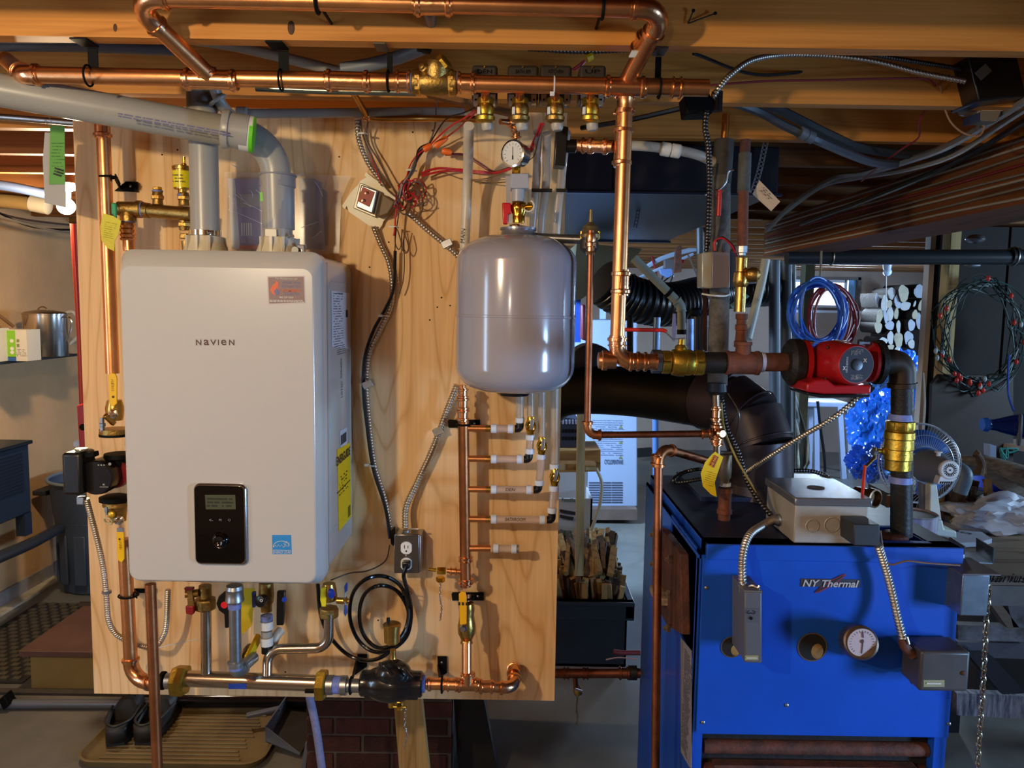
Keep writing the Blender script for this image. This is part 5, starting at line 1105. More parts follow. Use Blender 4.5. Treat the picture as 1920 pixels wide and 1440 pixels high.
for i, (a, b, lb) in enumerate((((794, 281), (810, 272), 'orange wire connector, leftmost of three above the wire tangle'), ((815, 275), (839, 257), 'orange wire connector, highest of three above the wire tangle'), ((829, 283), (847, 286), 'orange wire connector, rightmost of three above the wire tangle'))):
    d = P(*b, 1.98)-P(*a, 1.98); L = d.length; tag(MB().lathe(P(*a, 1.98), d, [(0, .0075), (L*.15, .0085), (L*.8, .0075), (L, .005)], 10).put('wire_connector', orange), lb, 'connector')
for x, y, lb in ((682, 250, 'white cable tie on the wires above the transformer'), (774, 319, 'white cable tie gathering the wire bundle'), (740, 425, 'white cable tie on the dangling wire tail')):
    tag(MB().torus(P(x, y, 1.995), (.2, 0, 1), .010, .0013, 16, 5).obox(P(x-6, y, 1.985), (.008, 0, 0), (0, .001, 0), (0, 0, .0016)).put('cable_tie', whitep), lb, 'cable tie')
tag(MB().lathe(P(1100, 110, 1.8), (.6, 0, .3), [(0, .009), (.014, .008), (.016, .004)], 8).put('wire_connector', yellow), 'yellow wire connector above the rightmost zone valve', 'connector')
wires('red_wires', 'short red wires by the yellow connector above the zone valves', [([(1097, 113, 1.8), (1085, 122, 1.8), (1072, 131, 1.8)], .0022, wr), ([(1097, 116, 1.8), (1087, 126, 1.8), (1076, 133, 1.8)], .0022, wr)])

# pipes between header and board top
ptube('grey_conduit', [(448, 213, 1.97), (600, 212, 1.99), (760, 210, 2.0), (870, 210, 2.02)], .0115, greyp, 'grey plastic conduit lying across the top of the plywood', 'conduit')
tag(MB().lathe(P(452, 213, 1.968), (1, 0, 0), [(-.008, .0165), (.015, .0165), (.018, .013)], 20).put('conduit_coupling', greyp), 'grey socket at the left end of the conduit, beside the grey elbow pipe', 'coupling')
ptube('copper_line', [(690, 218, 2.0), (712, 222, 2.0), (800, 222, 1.98), (900, 224, 1.86)], .0080, M('copper_olive', '#b98a45', .35, 1, .2, 20), 'thin copper line along the board top under the grey conduit', 'pipe')
ptube('copper_line', [(657, 165, 1.85), (672, 190, 1.92), (688, 218, 2.0)], .0078, M('copper_olive', '#b98a45', .35, 1, .2, 20), 'short copper line slanting from the header down to the board top', 'pipe')
tag(MB().ball(P(688, 218, 2.0), .012, 12, 8).put('copper_elbow', copper_fit), 'small copper elbow where two thin lines meet at the board top', 'elbow')
ptube('steel_conduit', [(480, 165, 1.80), (600, 170, 1.80), (780, 174, 1.80)], .0078, M('conduit_green', '#8d948c', .3, .9), 'shiny conduit just behind and below the copper header', 'conduit')
ptube('grey_hose', [(640, 130, 1.75), (690, 122, 1.75), (745, 108, 1.75), (793, 90, 1.72)], .014, M('hose_grey', '#707880', .45), 'grey plastic pipe rising right to a black clip under the joist', 'pipe')
ptube('grey_hose', [(795, 85, 1.71), (808, 60, 1.62), (806, 28, 1.52), (806, 20, 1.50)], .011, M('hose_dark', '#4f5150', .45), 'dark grey tube bending up to the coupling on the upper copper pipe', 'pipe')
tag(MB().obox(P(795, 90, 1.70), (.014, 0, -.003), (0, .012, 0), (.002, 0, .007)).put('hose_clip', blackm, bev=.002), 'black clip joining the two grey tubes under the front joist', 'clip')
ptube('white_pipe', [(365, 75, 1.80), (430, 85, 1.80), (520, 105, 1.80), (640, 135, 1.80)], .0115, M('pipe_taupe', '#8d8478', .5), 'taupe plastic pipe sloping right behind the left hangers', 'pipe')
ptube('white_pipe', [(-60, 70, 1.70), (60, 72, 1.72), (140, 71, 1.75), (220, 68, 1.80)], .010, M('pipe_ash', '#8f8f92', .5), 'ash grey pipe under the front joist in the top left corner', 'pipe')
tag(MB().pp([(790, 165), (960, 205), (960, 215), (800, 178)], 1.9, .03).put('wood_strip', pine2, smooth=False), 'brown wooden strip slanting behind the check valve', 'wood strip')
ptube('pvc_small', [(402, 165, 1.80), (415, 195, 1.82), (432, 215, 1.86)], .0125, greyp, 'small grey pipe behind the vent, crossing under the header', 'pipe')
tag(MB().torus(P(408, 187, 1.80), (.5, .3, -.8), .018, .004, 18, 8).put('pipe_clip', greyp), 'grey ring clip on the small pipe under the header', 'clip')
# ------------------------------------------------------------ the blue cast-iron boiler
FY = 1.66
blue = M('boiler_blue', '#104cb6', 0.36, 0, 0.10, 6, coat=.1)
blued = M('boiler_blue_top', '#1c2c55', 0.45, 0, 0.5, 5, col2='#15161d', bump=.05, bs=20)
bX0 = P(1310, 1150, FY).x; bX1 = P(1795, 1150, FY).x
zT = P(1400, 1021, FY).z; zP = P(1500, 1379, FY).z; BB = 2.36
ob_ = T('furnace', 'large blue steel boiler cabinet standing on the floor at the right', 'boiler', ((bX0+bX1)/2, FY, 0))
t = .004
MB().box((bX0+.005, FY, zP), (bX1, FY+t, zT-.03)).put('front_panel', blue, ob_, smooth=False, bev=.001)
MB().box((bX0, FY+.012, 0), (bX0+.022, FY+.03, zT-.03)).put('corner_post', blue, ob_, smooth=False)
MB().box((bX1-.028, FY+.004, 0), (bX1-.002, FY+.03, zP+.02)).put('corner_post', blue, ob_, smooth=False)
MB().box((bX0+.012, FY-.004, zT-.034), (bX1+.002, FY+.05, zT)).put('top_lip', blue, ob_, smooth=False, bev=.0015)
hzx0, hzx1 = P(1650, 1010, FY).x, P(1762, 1010, FY).x
# top sheet in strips round the pipe opening
yo0, yo1 = FY+.03, FY+.17
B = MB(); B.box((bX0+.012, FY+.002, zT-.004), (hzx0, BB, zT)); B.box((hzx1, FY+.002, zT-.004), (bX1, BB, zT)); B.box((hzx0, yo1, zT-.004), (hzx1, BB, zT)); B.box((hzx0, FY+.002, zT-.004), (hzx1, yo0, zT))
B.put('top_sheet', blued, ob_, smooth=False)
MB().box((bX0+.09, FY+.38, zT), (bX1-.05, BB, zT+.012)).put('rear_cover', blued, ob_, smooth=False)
MB().box((hzx0-.02, yo0, zT-.12), (hzx1+.02, yo1, zT-.10)).put('insulation', M('insulation', '#6a4a1c', .9, 0, .6, 30, bump=.5), ob_, smooth=False)
sp0, sp1 = FY+.10, FY+.30      # opening in the left side
zo0, zo1 = P(1290, 1180, FY+.2).z, P(1290, 990, FY+.2).z
B = MB(); B.box((bX0, FY+.01, 0), (bX0+t, BB, zo0)); B.box((bX0, FY+.01, zo1), (bX0+t, BB, zT-.03)); B.box((bX0, sp1+.02, zo0), (bX0+t, BB, zo1)); B.box((bX0, FY+.01, zo0), (bX0+t, FY+.04, zo1))
B.put('side_panel', blue, ob_, smooth=False)
MB().box((bX1-t, FY+.01, 0), (bX1, BB, zT-.03)).put('side_panel', blue, ob_, smooth=False)
MB().box((bX0, BB-t, 0), (bX1, BB, zT-.03)).put('rear_panel', blue, ob_, smooth=False)
MB().box((bX0-.002, FY+.01, zT-.036), (bX0+.016, BB, zT-.028)).put('side_rail', blue, ob_, smooth=False)
MB().box((bX0+.012, FY+.01, zT-.03), (bX0+.016, BB, zT)).put('side_rail', blue, ob_, smooth=False)
MB().box((bX0+.05, FY+.05, .10), (bX1-.05, BB-.05, zT-.16)).put('cast_core', M('core_rust', '#3a2a1e', .85, .2, .5, 12, bump=.4), ob_, smooth=False)
MB().box((bX0+.02, FY+.035, 0), (bX1-.02, FY+.05, zP+.02)).put('burner_tray', M('tray_dark', '#1d1714', .8, .2, .4, 10, bump=.3), ob_, smooth=False)
for z in (zP-.045, zP-.10): MB().tube([V((bX0+.03, FY+.03, z)), V((bX1-.03, FY+.03, z))], .016, 14).put('burner_tube', rust, ob_)
MB().box((bX0+.05, FY+.005, zP-.16), (bX1-.06, FY+.03, zP-.075)).put('burner_tray', rust, ob_, smooth=False)
for x, y in ((1324, 1102), (1318, 1354), (1779, 1357), (1475, 1322)): screw(P(x, y, FY), (0, -1, 0), .0045, ob_, galv)
for x, y, r_ in ((1523, 1213, 27), (1372, 1213, 20)):
    c = P(x, y, FY-.0006); R_ = S(r_, FY, y)
    MB().lathe(c, (0, 1, 0), [(-.0006, R_), (.0, R_)], 30).put('inspection_hole', M('hole_dark', '#120c0a', .9), ob_)
    MB().lathe(c, (0, -1, 0), [(.0004, R_*1.03), (.0012, R_*1.03), (.0012, R_*.95), (.0004, R_*.95)], 30, caps=False).put('hole_rim', M('rim_rust', '#54412c', .7), ob_)
    MB().ball(c+V((R_*.35, -.001, -R_*.3)), R_*.42, 12, 8, (1, .05, 1.3)).put('insulation_tuft', M('tuft', '#8a6a38', .9, 0, .4, 60), ob_)
# badge
bc = P(1557, 1094, FY-.001)
MB().obox(bc+V((0, 0, .001)), (S(57, FY), 0, 0), (0, .0008, 0), (0, 0, S(8, FY))).put('badge_plate', M('badge_plate', '#3a3a46', .4), ob_, bev=.001)
el = [bc+V((math.cos(a)*S(33, FY)*.85+math.sin(a)*.006, -.0012, math.sin(a)*S(9, FY)+math.cos(a)*S(17, FY))) for a in [2*math.pi*k/30 for k in range(30)]]
MB().prism(el[::-1], (0, .0006, 0)).put('badge_swoosh', M('swoosh_red', '#8c2c30', .4), ob_, smooth=False)
el = [bc+V((math.cos(a)*S(30, FY)*.85+math.sin(a)*.006-.001, -.0018, math.sin(a)*S(6.5, FY)+math.cos(a)*S(16, FY))) for a in [2*math.pi*k/30 for k in range(30)]]
MB().prism(el[::-1], (0, .0004, 0)).put('badge_swoosh', M('swoosh_dark', '#2b2b35', .4), ob_, smooth=False)
text('badge_lettering', 'NY Thermal', bc+V((0, -.0022, .0005)), S(14, FY), M('badge_silver', '#c9c7c8', .3, .3), ob_, w=S(108, FY), shear=.25, bold=.02)
# rating plate on the left side
MB().prism([PX(1277, 1195, bX0-.001), PX(1297, 1220, bX0-.001), PX(1297, 1445, bX0-.001), PX(1277, 1410, bX0-.001)], (-.0008, 0, 0)).put('rating_plate', M('rating_plate', '#8a8690', .5, 0, .15, 40), ob_, smooth=False)
a = PX(1287, 1320, bX0-.002)
scribble('print', a, .07, .24, inkg, ob_, 34, (0, -1, 0), (0, 0, 1), 7, .9, th=.4)

# bolted brown plate with its copper riser
bp = T('heater_plate', 'rusty bolted steel plate on the left side of the blue boiler', 'plate', P(1250, 1190, 1.86))
X_ = bX0-.022
pl_ = [PX(1223, 985, X_), PX(1240, 992, X_), PX(1275, 1038, X_), PX(1278, 1190, X_), PX(1250, 1172, X_), PX(1222, 1120, X_)]
MB().prism(pl_, (.02, 0, 0)).put('steel_plate', rust, bp, smooth=False, bev=.002)
for x, y in ((1229, 1003), (1241, 1027), (1259, 1049), (1230, 1058), (1236, 1105), (1256, 1114), (1256, 1178)):
    c = PX(x, y, X_-.001); MB().lathe(c, (-1, 0, 0), [(0, .011), (.008, .011), (.008, .006), (.016, .006)], 6).put('bolt', M('bolt_rust', '#8b7560', .6, .7, .4, 60), bp)
MB().obox(PX(1236, 1116, X_-.012), (.016, 0, 0), (0, .05, 0), (0, 0, .010)).put('pipe_nipple', M('corroded', '#a3876a', .8, .2, .5, 50, bump=.5), bp, bev=.004)
cr2 = run('copper_loop', 'dull copper pipe rising at the left side of the blue boiler and bending right', [P(1228, 1500, 1.73), P(1235, 838, 1.80), P(1352, 872, 1.92)], .0100, .028, copper_old, copper_dull, ext=.012)
MB().lathe(P(1232, 862, 1.80), (0, 0, 1), bead(.0100, .026), 18).put('coupling', copper_dull, cr2)
# thin copper line from the brass regulator
rg = T('pressure_regulator', 'bell-shaped brass pressure regulator right of the grey tank', 'regulator', P(1108, 445, 1.8))
MB().lathe(P(1107, 440, 1.82), (0, 0, 1), [(-.008, .023), (.0, .024), (.003, .021), (.018, .017), (.024, .009), (.028, .005), (.045, .0045), (.056, .0035)], 20).put('bell_housing', M('regulator_brass', '#8c7a52', .45, .8, .2, 40), rg)
for a_ in (30, 100, 190, 260, 330): MB().lathe(P(1107, 438, 1.82)+V((math.cos(math.radians(a_))*.021, math.sin(math.radians(a_))*.021, -.004)), (0, 0, 1), [(-.008, .003), (.008, .003)], 8).put('flange_screw', brass_y, rg)
MB().lathe(P(1105, 450, 1.82), (0, 0, -1), [(0, .020), (.02, .022), (.03, .012)], 18).put('regulator_body', M('regulator_grey', '#5a554e', .5, .8), rg)
MB().tube([P(1000, 445, 1.88), P(1090, 449, 1.84)], .0105, 14).put('feed_pipe', M('feed_grey', '#6f6e70', .35, .8, .3, 20), rg)
rl = run('copper_line', 'slim copper line dropping from the brass regulator and turning right to a tee', [P(1108, 432, 1.79), P(1101, 816, 1.79), P(1336, 813, 1.79)], .0078, .022, copper_old, copper_dull, ext=.010)
MB().lathe(P(1108, 437, 1.79), (0, 0, -1), [(0, .010), (.01, .012), (.02, .0105), (.022, .0125), (.03, .0125), (.032, .010), (.04, .010), (.043, .0125), (.048, .010)], 18).put('reducer', copper_fit, rl)
for x in (1324,): coupling(P(x, 813, 1.79), (1, 0, 0), .0078, .024, parent=rl)
ft = T('copper_tee', 'copper tee and stub where the slim line meets the iron pipe above the yellow tag', 'fitting', P(1343, 855, 1.80))
MB().tube([P(1342, 740, 1.80), P(1345, 868, 1.82)], .0082, 16).put('pipe', M('copper_tinned', '#a98f78', .35, 1), ft)
coupling(P(1343, 776, 1.80), (0, 0, 1), .0082, .034, parent=ft); coupling(P(1344, 813, 1.80), (0, 0, 1), .0090, .05, parent=ft); coupling(P(1345, 828, 1.8), (0, 0, 1), .0082, .02, parent=ft)
MB().lathe(P(1350, 812, 1.79), (.3, -1, 0), [(-.01, .011), (.006, .012), (.012, .008)], 16).put('side_port', copper_fit, ft)
pr = T('relief_valve', 'brass relief valve on a rusty riser at the back of the blue boiler', 'valve', P(1360, 1010, 1.86))
MB().lathe(P(1360, 852, 1.86), (0, 0, -1), [(0, .0155), (.03, .0165), (.055, .0155), (.06, .012), (.075, .011)], 20).put('valve_body', M('relief_tan', '#8d7a62', .5, .6, .2, 30), pr)
MB().obox(P(1362, 848, 1.85), (.018, 0, .001), (0, .004, 0), (0, 0, .002)).put('test_lever', galv, pr)
MB().lathe(P(1360, 908, 1.86), (0, 0, -1), [(-.004, .013), (.004, .013)], 18).put('white_tape', whitep, pr)
MB().lathe(P(1360, 915, 1.86), (0, 0, -1), [(0, .0175), (.012, .0175), (.013, .0155), (.05, .0155), (.052, .018), (.062, .018), (.064, .0145), (.13, .0145)], 18).put('rusty_riser', rust2, pr)
tg = T('relief_tag', 'curled yellow warning tag with a red panel beside the relief valve', 'tag', P(1335, 935, 1.80))
MB().pp([(1341, 847), (1356, 857), (1348, 880), (1340, 905), (1344, 932), (1333, 927), (1318, 912), (1314, 888), (1322, 867), (1335, 852)], 1.80, .0012).put('tag_sheet', M('tag_yellow', '#e6c81c', .5), tg, smooth=False)
MB().pp([(1340, 853), (1347, 857), (1338, 877), (1330, 872)], 1.798, .0008).put('red_panel', M('tag_red', '#a03038', .5), tg, smooth=False)
text('print', 'NE PAS', P(1338.5, 865, 1.7965), .006, M('tag_yellow', '#e6c81c', .5), tg, w=.024, r=(.45, 0, 1), u=(-1, 0, .45))
scribble('print', P(1332, 898, 1.7985), .026, .035, M('tag_ink', '#8f7c10', .6), tg, 7, (1, 0, -.3), (.3, 0, 1), 3, th=.2)

# ------------------------------------------------------------ the horizontal iron line with the red circulator
LYY = 1.72
un = T('union_fitting', 'grey union nut with blue sealant between the copper elbow and brass valve', 'fitting', P(1232, 700, LYY))
MB().lathe(P(1232, 678, LYY), (1, 0, 0), [(-.013, .0235), (-.011, .026), (.008, .026), (.010, .0235)], 8).put('union_nut', M('union_grey', '#8d9098', .35, .9), un)
MB().lathe(P(1214, 678, LYY-.06), (1, 0, .0), [(-.03, .0165), (.006, .0165), (.02, .019)], 20).put('adapter', copper_fit, un)
bb2 = T('ball_valve', 'large brass ball valve with a long red lever on the horizontal iron line', 'valve', P(1278, 700, LYY))
k = S(1, LYY, 680)
MB().lathe(P(1240, 679, LYY), (1, 0, 0), [(0, 20*k), (2*k, 22*k), (15*k, 22*k), (17*k, 19*k), (20*k, 24*k), (30*k, 26.5*k), (42*k, 26.5*k), (44*k, 24*k), (52*k, 25*k), (60*k, 22*k), (62*k, 24*k), (76*k, 24*k), (79*k, 20*k)], 22).put('valve_body', brass_y, bb2)
MB().lathe(P(1246, 679, LYY), (1, 0, 0), [(-6*k, 23*k), (8*k, 23*k)], 6, .2).put('hex_end', brass_y, bb2, ang=20)
MB().lathe(P(1312, 680, LYY), (1, 0, 0), [(-8*k, 25*k), (6*k, 25*k)], 6, .2).put('hex_end', brass_y, bb2, ang=20)
MB().lathe(P(1276, 660, LYY), (.05, 0, 1), [(0, 9*k), (8*k, 12*k), (12*k, 10*k), (14*k, 6*k), (24*k, 6*k)], 10).put('stem', brass_y, bb2)
B = MB(); B.beam(P(1285, 634, LYY), P(1262, 636, LYY), .012, .002); B.beam(P(1262, 636, LYY), P(1247, 621, LYY), .012, .002); B.put('lever_steel', galv, bb2, smooth=False)
MB().tube(PL([(1250, 622, LYY), (1243, 619, LYY), (1172, 618, LYY+.01)]), .0042, 10).put('red_grip', M('grip_red', '#c0251f', .35), bb2)
il = T('iron_pipe_line', 'rusty iron pipe line with a tee between the brass valve and the red pump', 'pipe', P(1393, 700, LYY))
MB().tube([P(1316, 680, LYY), P(1362, 680, LYY)], 20*k, 20).put('nipple', iron, il)
MB().lathe(P(1360, 680, LYY), (1, 0, 0), [(0, 20*k), (1*k, 23*k), (6*k, 23*k), (8*k, 21.5*k), (55*k, 21.5*k), (57*k, 23*k), (62*k, 23*k), (64*k, 19*k)], 22).put('tee_body', rust2, il)
MB().lathe(P(1393, 668, LYY), (0, 0, 1), [(0, 15*k), (20*k, 14*k), (21*k, 16*k), (27*k, 16*k)], 18).put('tee_branch', rust2, il)
MB().lathe(P(1428, 679, LYY), (1, 0, 0), [(-3*k, 19*k), (4*k, 18.5*k)], 20).put('thread_sealant', M('sealant_pale', '#b4b6cc', .5), il)
MB().tube([P(1430, 679, LYY), P(1480, 679, LYY)], 17.5*k, 20).put('nipple', rust2, il)
# red circulator
rp = T('circulator_pump', 'red circulator pump with a grey dial face on the iron line', 'pump', P(1575, 745, LYY))
red = M('pump_paint', '#a3161c', 0.3, 0, 0.08, 12, coat=.3)
for x, m_, r_, w_ in ((1490, iron, 44, 16), (1507, red, 42, 8)):
    MB().lathe(P(x, 679, LYY), (1, 0, 0), [(-w_*k, r_*.8*k), (-w_*k*.5, r_*k), (w_*k*.5, r_*k), (w_*k*.5+.001, r_*.55*k)], 28).put('flange', m_, rp)
for x, m_, r_, w_ in ((1633, red, 38, 8), (1645, iron, 42, 12)):
    MB().lathe(P(x, 679, LYY+.01), (1, 0, 0), [(-w_*k*.6, r_*.6*k), (-w_*k*.4, r_*k), (w_*k*.4, r_*k), (w_*k*.6, r_*.6*k)], 28).put('flange', m_, rp)
for x, y in ((1513, 642), (1512, 718), (1618, 642)):
    MB().lathe(P(x, y, LYY-.005), (1, 0, 0), [(-.010, .007), (-.002, .007), (0, .0045), (.014, .0045)], 6).put('flange_bolt', galv, rp)
MB().tube([P(1508, 679, LYY+.02), P(1636, 679, LYY+.02)], 24*k, 22).put('volute_neck', red, rp)
MB().ball(P(1570, 680, LYY+.03), 46*k, 24, 14, (1.15, .8, .95)).put('volute', red, rp)
ax = V((.16, -1, .02)).normalized(); fc = P(1606, 684, LYY-.10)
MB().lathe(fc-ax*.11, ax, [(0, 40*k), (.03, 42*k), (.06, 38*k), (.085, 37*k), (.105, 36*k), (.110, 33*k)], 40).put('motor_barrel', red, rp)
MB().lathe(fc, ax, [(-.002, 32*k), (.0008, 32*k)], 40).put('dial_face', M('face_slate', '#353a46', .6, spec=.2), rp)
MB().lathe(fc, ax, [(0, 10.5*k), (.004, 10*k), (.0045, 7*k)], 24).put('centre_cap', M('cap_dark', '#1e2026', .3), rp)
MB().ball(fc+ax*.005, .0012, 8, 6).put('centre_screw', galv, rp)
axr = V((0, 0, 1)).cross(-ax).normalized(); axr = -axr if axr.x < 0 else axr
text('face_print', 'GRUNDFOS', fc-axr*19*k+ax*.0013, .0036, M('print_pale', '#c8c8cc', .5), rp, w=.032, r=(0, 0, 1), u=-axr)
text('face_mark', 'X', fc-axr*24*k-V((0, 0, 6*k))+ax*.0013, .008, MC['print_pale'], rp, w=.007, r=axr, bold=.03)
text('face_mark', 'X', fc+axr*15*k+V((0, 0, 8*k))+ax*.0013, .008, M('print_gold', '#c9a884', .5), rp, w=.009, r=axr, bold=.03)
for dx, dz, s_ in ((-6, 21, 1), (4, 23, 2), (-4, -22, 3), (6, -21, 4)): scribble('face_print', fc+axr*dx*k+V((0, 0, dz*k))+ax*.0013, 13*k, 9*k, M('print_dim', '#8f8a80', .5), rp, 5, axr, seed=s_, th=.4)
MB().prism([P(1513, 720, LYY-.09), P(1530, 712, LYY-.09), P(1552, 712, LYY-.09), P(1560, 718, LYY-.09), P(1566, 723, LYY-.09), P(1634, 722, LYY-.09), P(1634, 739, LYY-.09), P(1545, 739, LYY-.09), P(1513, 735, LYY-.09)], (0, .11, 0)).put('terminal_box', red, rp, bev=.004, seg=3)
MB().prism([P(1513, 736, LYY-.088), P(1545, 740, LYY-.088), P(1633, 740, LYY-.088), P(1631, 745, LYY-.088), P(1540, 746, LYY-.088), P(1514, 741, LYY-.088)], (0, .108, 0)).put('box_lid', blackp, rp, bev=.002)
for x, y in ((1552, 652), (1548, 710)): MB().ball(P(x, y, LYY-.05), .004, 8, 6).put('barrel_screw', M('screw_dark', '#3a1c1c', .5), rp)
# iron elbow, drop and lower brass valve
idr = T('iron_drop', 'dark iron elbow and drop pipe leading down into the blue boiler', 'pipe', P(1688, 1000, 1.74))
pth, arcs = fillet([P(1652, 679, LYY+.01), P(1692, 679, LYY+.01), P(1690, 1004, 1.74)], .045, 10)
MB().tube(pth, 20*k, 22).put('pipe', iron, idr)
arc = arcs[0]; MB().tube([arc[1]+arc[3]*.022]+arc[5]+[arc[2]+arc[4]*.03], 24*k, 24).put('elbow', M('iron_bronze', '#33291f', .5, .4, .2, 15), idr)
for q_, d_ in ((arc[1]+arc[3]*.020, arc[3]), (arc[2]+arc[4]*.028, arc[4])): MB().lathe(q_, d_, [(-.006, 24*k), (-.005, 27*k), (.005, 27*k), (.006, 24*k)], 24).put('elbow_band', MC['iron_bronze'], idr)
MB().lathe(P(1676, 998, 1.74), (0, 0, -1), [(0, 21*k), (.004, 27*k), (.012, 27*k), (.016, 22*k), (.05, 22*k)], 22).put('flange', rust, idr)
for y in (783, 900): MB().lathe(P(1688, y, 1.73), (0, 0, -1), [(-.008, 20.5*k), (.006, 22*k)], 22).put('thread_sealant', tape, idr)
bv3 = T('ball_valve', 'brass ball valve with a red lever on the iron drop behind the blue boiler', 'valve', P(1687, 890, 1.73))
MB().lathe(P(1688, 790, 1.73), (0, 0, -1), [(0, 23*k), (2*k, 26*k), (14*k, 26*k), (17*k, 24*k), (20*k, 27*k), (32*k, 28*k), (34*k, 26*k), (52*k, 27*k), (54*k, 24.5*k), (72*k, 26*k), (74*k, 24*k), (92*k, 24*k), (95*k, 21*k)], 22).put('valve_body', brass_y, bv3)
MB().lathe(P(1688, 797, 1.73), (0, 0, -1), [(-7*k, 27*k), (7*k, 27*k)], 8).put('hex_end', brass_y, bv3, ang=20)
MB().lathe(P(1665, 846, 1.73), (-1, 0, 0), [(0, 9*k), (10*k, 8*k), (12*k, 5*k), (24*k, 5*k)], 12).put('stem', brass_y, bv3)
MB().lathe(P(1640, 847, 1.725), (-1, 0, 0), [(-.004, .009), (.004, .009)], 6).put('lever_nut', galv, bv3)
B = MB(); B.beam(P(1640, 838, 1.725), P(1640, 860, 1.725), .002, .014, (0, 1, 0)); B.beam(P(1640, 858, 1.725), P(1622, 876, 1.725), .002, .012, (0, 1, 0)); B.put('lever_steel', brass_d, bv3, smooth=False)
MB().beam(P(1622, 872, 1.725), P(1617, 926, 1.725), .0035, .011, (0, 1, 0)).put('red_grip', M('grip_orange', '#cf3a20', .4, 0, .2, 60), bv3, bev=.001)
text('cast_mark', 'XL', P(1694, 850, 1.698), .012, M('cast_dark', '#6b5212', .5, .8), bv3, w=.014)

# ------------------------------------------------------------ insulated column, controls, rusty riser
ic = T('insulated_pipe', 'thick dark mottled pipe hanging from the joists behind the iron line', 'pipe', P(1346, 760, 1.90))
ins = M('mottled_insulation', '#3a3632', .8, 0, .6, 26, col2='#6a6258', bump=.3, bs=60)
MB().tube([P(1358, 262, 1.90), P(1352, 345, 1.90)], S(18, 1.9), 20).put('upper_sleeve', M('sleeve_dark', '#37332f', .8, 0, .4, 20, bump=.3), ic)
MB().tube([P(1351, 330, 1.90), P(1349, 560, 1.90), P(1345, 722, 1.90)], S(18.5, 1.9), 20).put('insulation', ins, ic)
MB().lathe(P(1344, 718, 1.88), (0, 0, -1), [(0, .022), (.02, .024), (.028, .016), (.04, .012)], 20).put('bottom_fitting', M('fitting_dark', '#2f3034', .5, .6), ic)
MB().pp([(1318, 535), (1326, 536), (1326, 660), (1318, 655)], 1.93, .004).put('side_lath', rust, ic, smooth=False)
B = MB(); B.tube(cat(PL([(1322, 366, 1.84), (1335, 358, 1.84), (1350, 354, 1.84), (1362, 340, 1.84), (1366, 322, 1.84), (1376, 318, 1.84)]), 5), .0024, 8)
tag(B.put('lever_rod', galv), 'bent steel rod of the red-gripped lever on the dark insulated pipe', 'lever')
tag(MB().tube([P(1349, 356, 1.835), P(1347, 405, 1.835)], .0058, 12).put('red_grip', M('grip_red', '#c0251f', .35)), 'red grip hanging in front of the dark insulated pipe', 'grip')
cbx = T('relay_box', 'grey metal control box strapped to the dark insulated pipe', 'box', P(1345, 540, 1.84))
MB().pp([(1335, 472), (1369, 472), (1369, 540), (1335, 540)], 1.82, .05).put('box_cover', M('cover_mauve', '#77707a', .35, .1), cbx, bev=.002)
MB().pp([(1316, 474), (1335, 472), (1335, 541), (1316, 539)], 1.825, .05).put('box_flange', M('flange_cream', '#b3ab92', .3, .3), cbx, bev=.002)
MB().pp([(1369, 472), (1379, 474), (1379, 538), (1369, 540)], 1.83, .04).put('box_back', M('box_navy', '#22252e', .5), cbx, smooth=False)
MB().tube(cat(PL([(1316, 551, 1.85), (1335, 554, 1.84), (1358, 555, 1.85), (1368, 552, 1.88)]), 4), .0022, 6).put('cable_tie', whitep, cbx)
for i in range(3): MB().tube(cat(PL([(1339+i*2, 470, 1.84), (1340+i*2, 452, 1.84), (1356, 447-i, 1.83), (1372+i*2, 462, 1.84), (1380+i*1.5, 480, 1.86)]), 6), .0017, 6).put('red_lead', wr if i < 2 else blackp, cbx)
wp_ = wire('white_cable', PL([(1326, 300, 1.84), (1330, 345, 1.86), (1329, 420, 1.86), (1327, 470, 1.86)]), .0035, M('cable_bluewhite', '#6f7a94', .5), 'grey blue cable falling along the left of the insulated pipe')
rr_ = T('rusty_riser', 'rusty riser pipe with grey wrap above the tee on the iron line', 'pipe', P(1392, 650, 1.80))
MB().tube([P(1398, 262, 1.84), P(1396, 300, 1.84)], .012, 16).put('upper_pipe', rust, rr_)
MB().tube([P(1397, 288, 1.84), P(1394, 362, 1.83)], .0145, 16).put('pipe_wrap', M('wrap_grey', '#4b4d4a', .7, 0, .3, 20, bump=.3), rr_)
MB().tube([P(1394, 360, 1.82), P(1392, 470, 1.80)], .0118, 16).put('rusty_pipe', rust2, rr_)
MB().lathe(P(1391, 462, 1.79), (0, 0, -1), [(0, .013), (.014, .013), (.015, .010), (.02, .010)], 8).put('hex_bushing', galv, rr_)
MB().lathe(P(1391, 484, 1.79), (0, 0, -1), [(0, .0125), (.03, .0125), (.032, .016), (.05, .018), (.06, .016), (.065, .012), (.105, .0125), (.12, .013)], 18).put('brass_body', brass, rr_)
MB().lathe(P(1400, 515, 1.78), (1, -.1, 0), [(0, .012), (.01, .017), (.02, .0165), (.028, .009)], 18).put('brass_knob', brass_d, rr_)
MB().lathe(P(1391, 588, 1.78), (0, 0, -1), [(0, .0135), (.012, .0135), (.013, .011), (.024, .011), (.025, .0135), (.036, .0135), (.038, .0115), (.06, .0125), (.062, .0145), (.075, .0145)], 18).put('rusty_fittings', rust2, rr_)

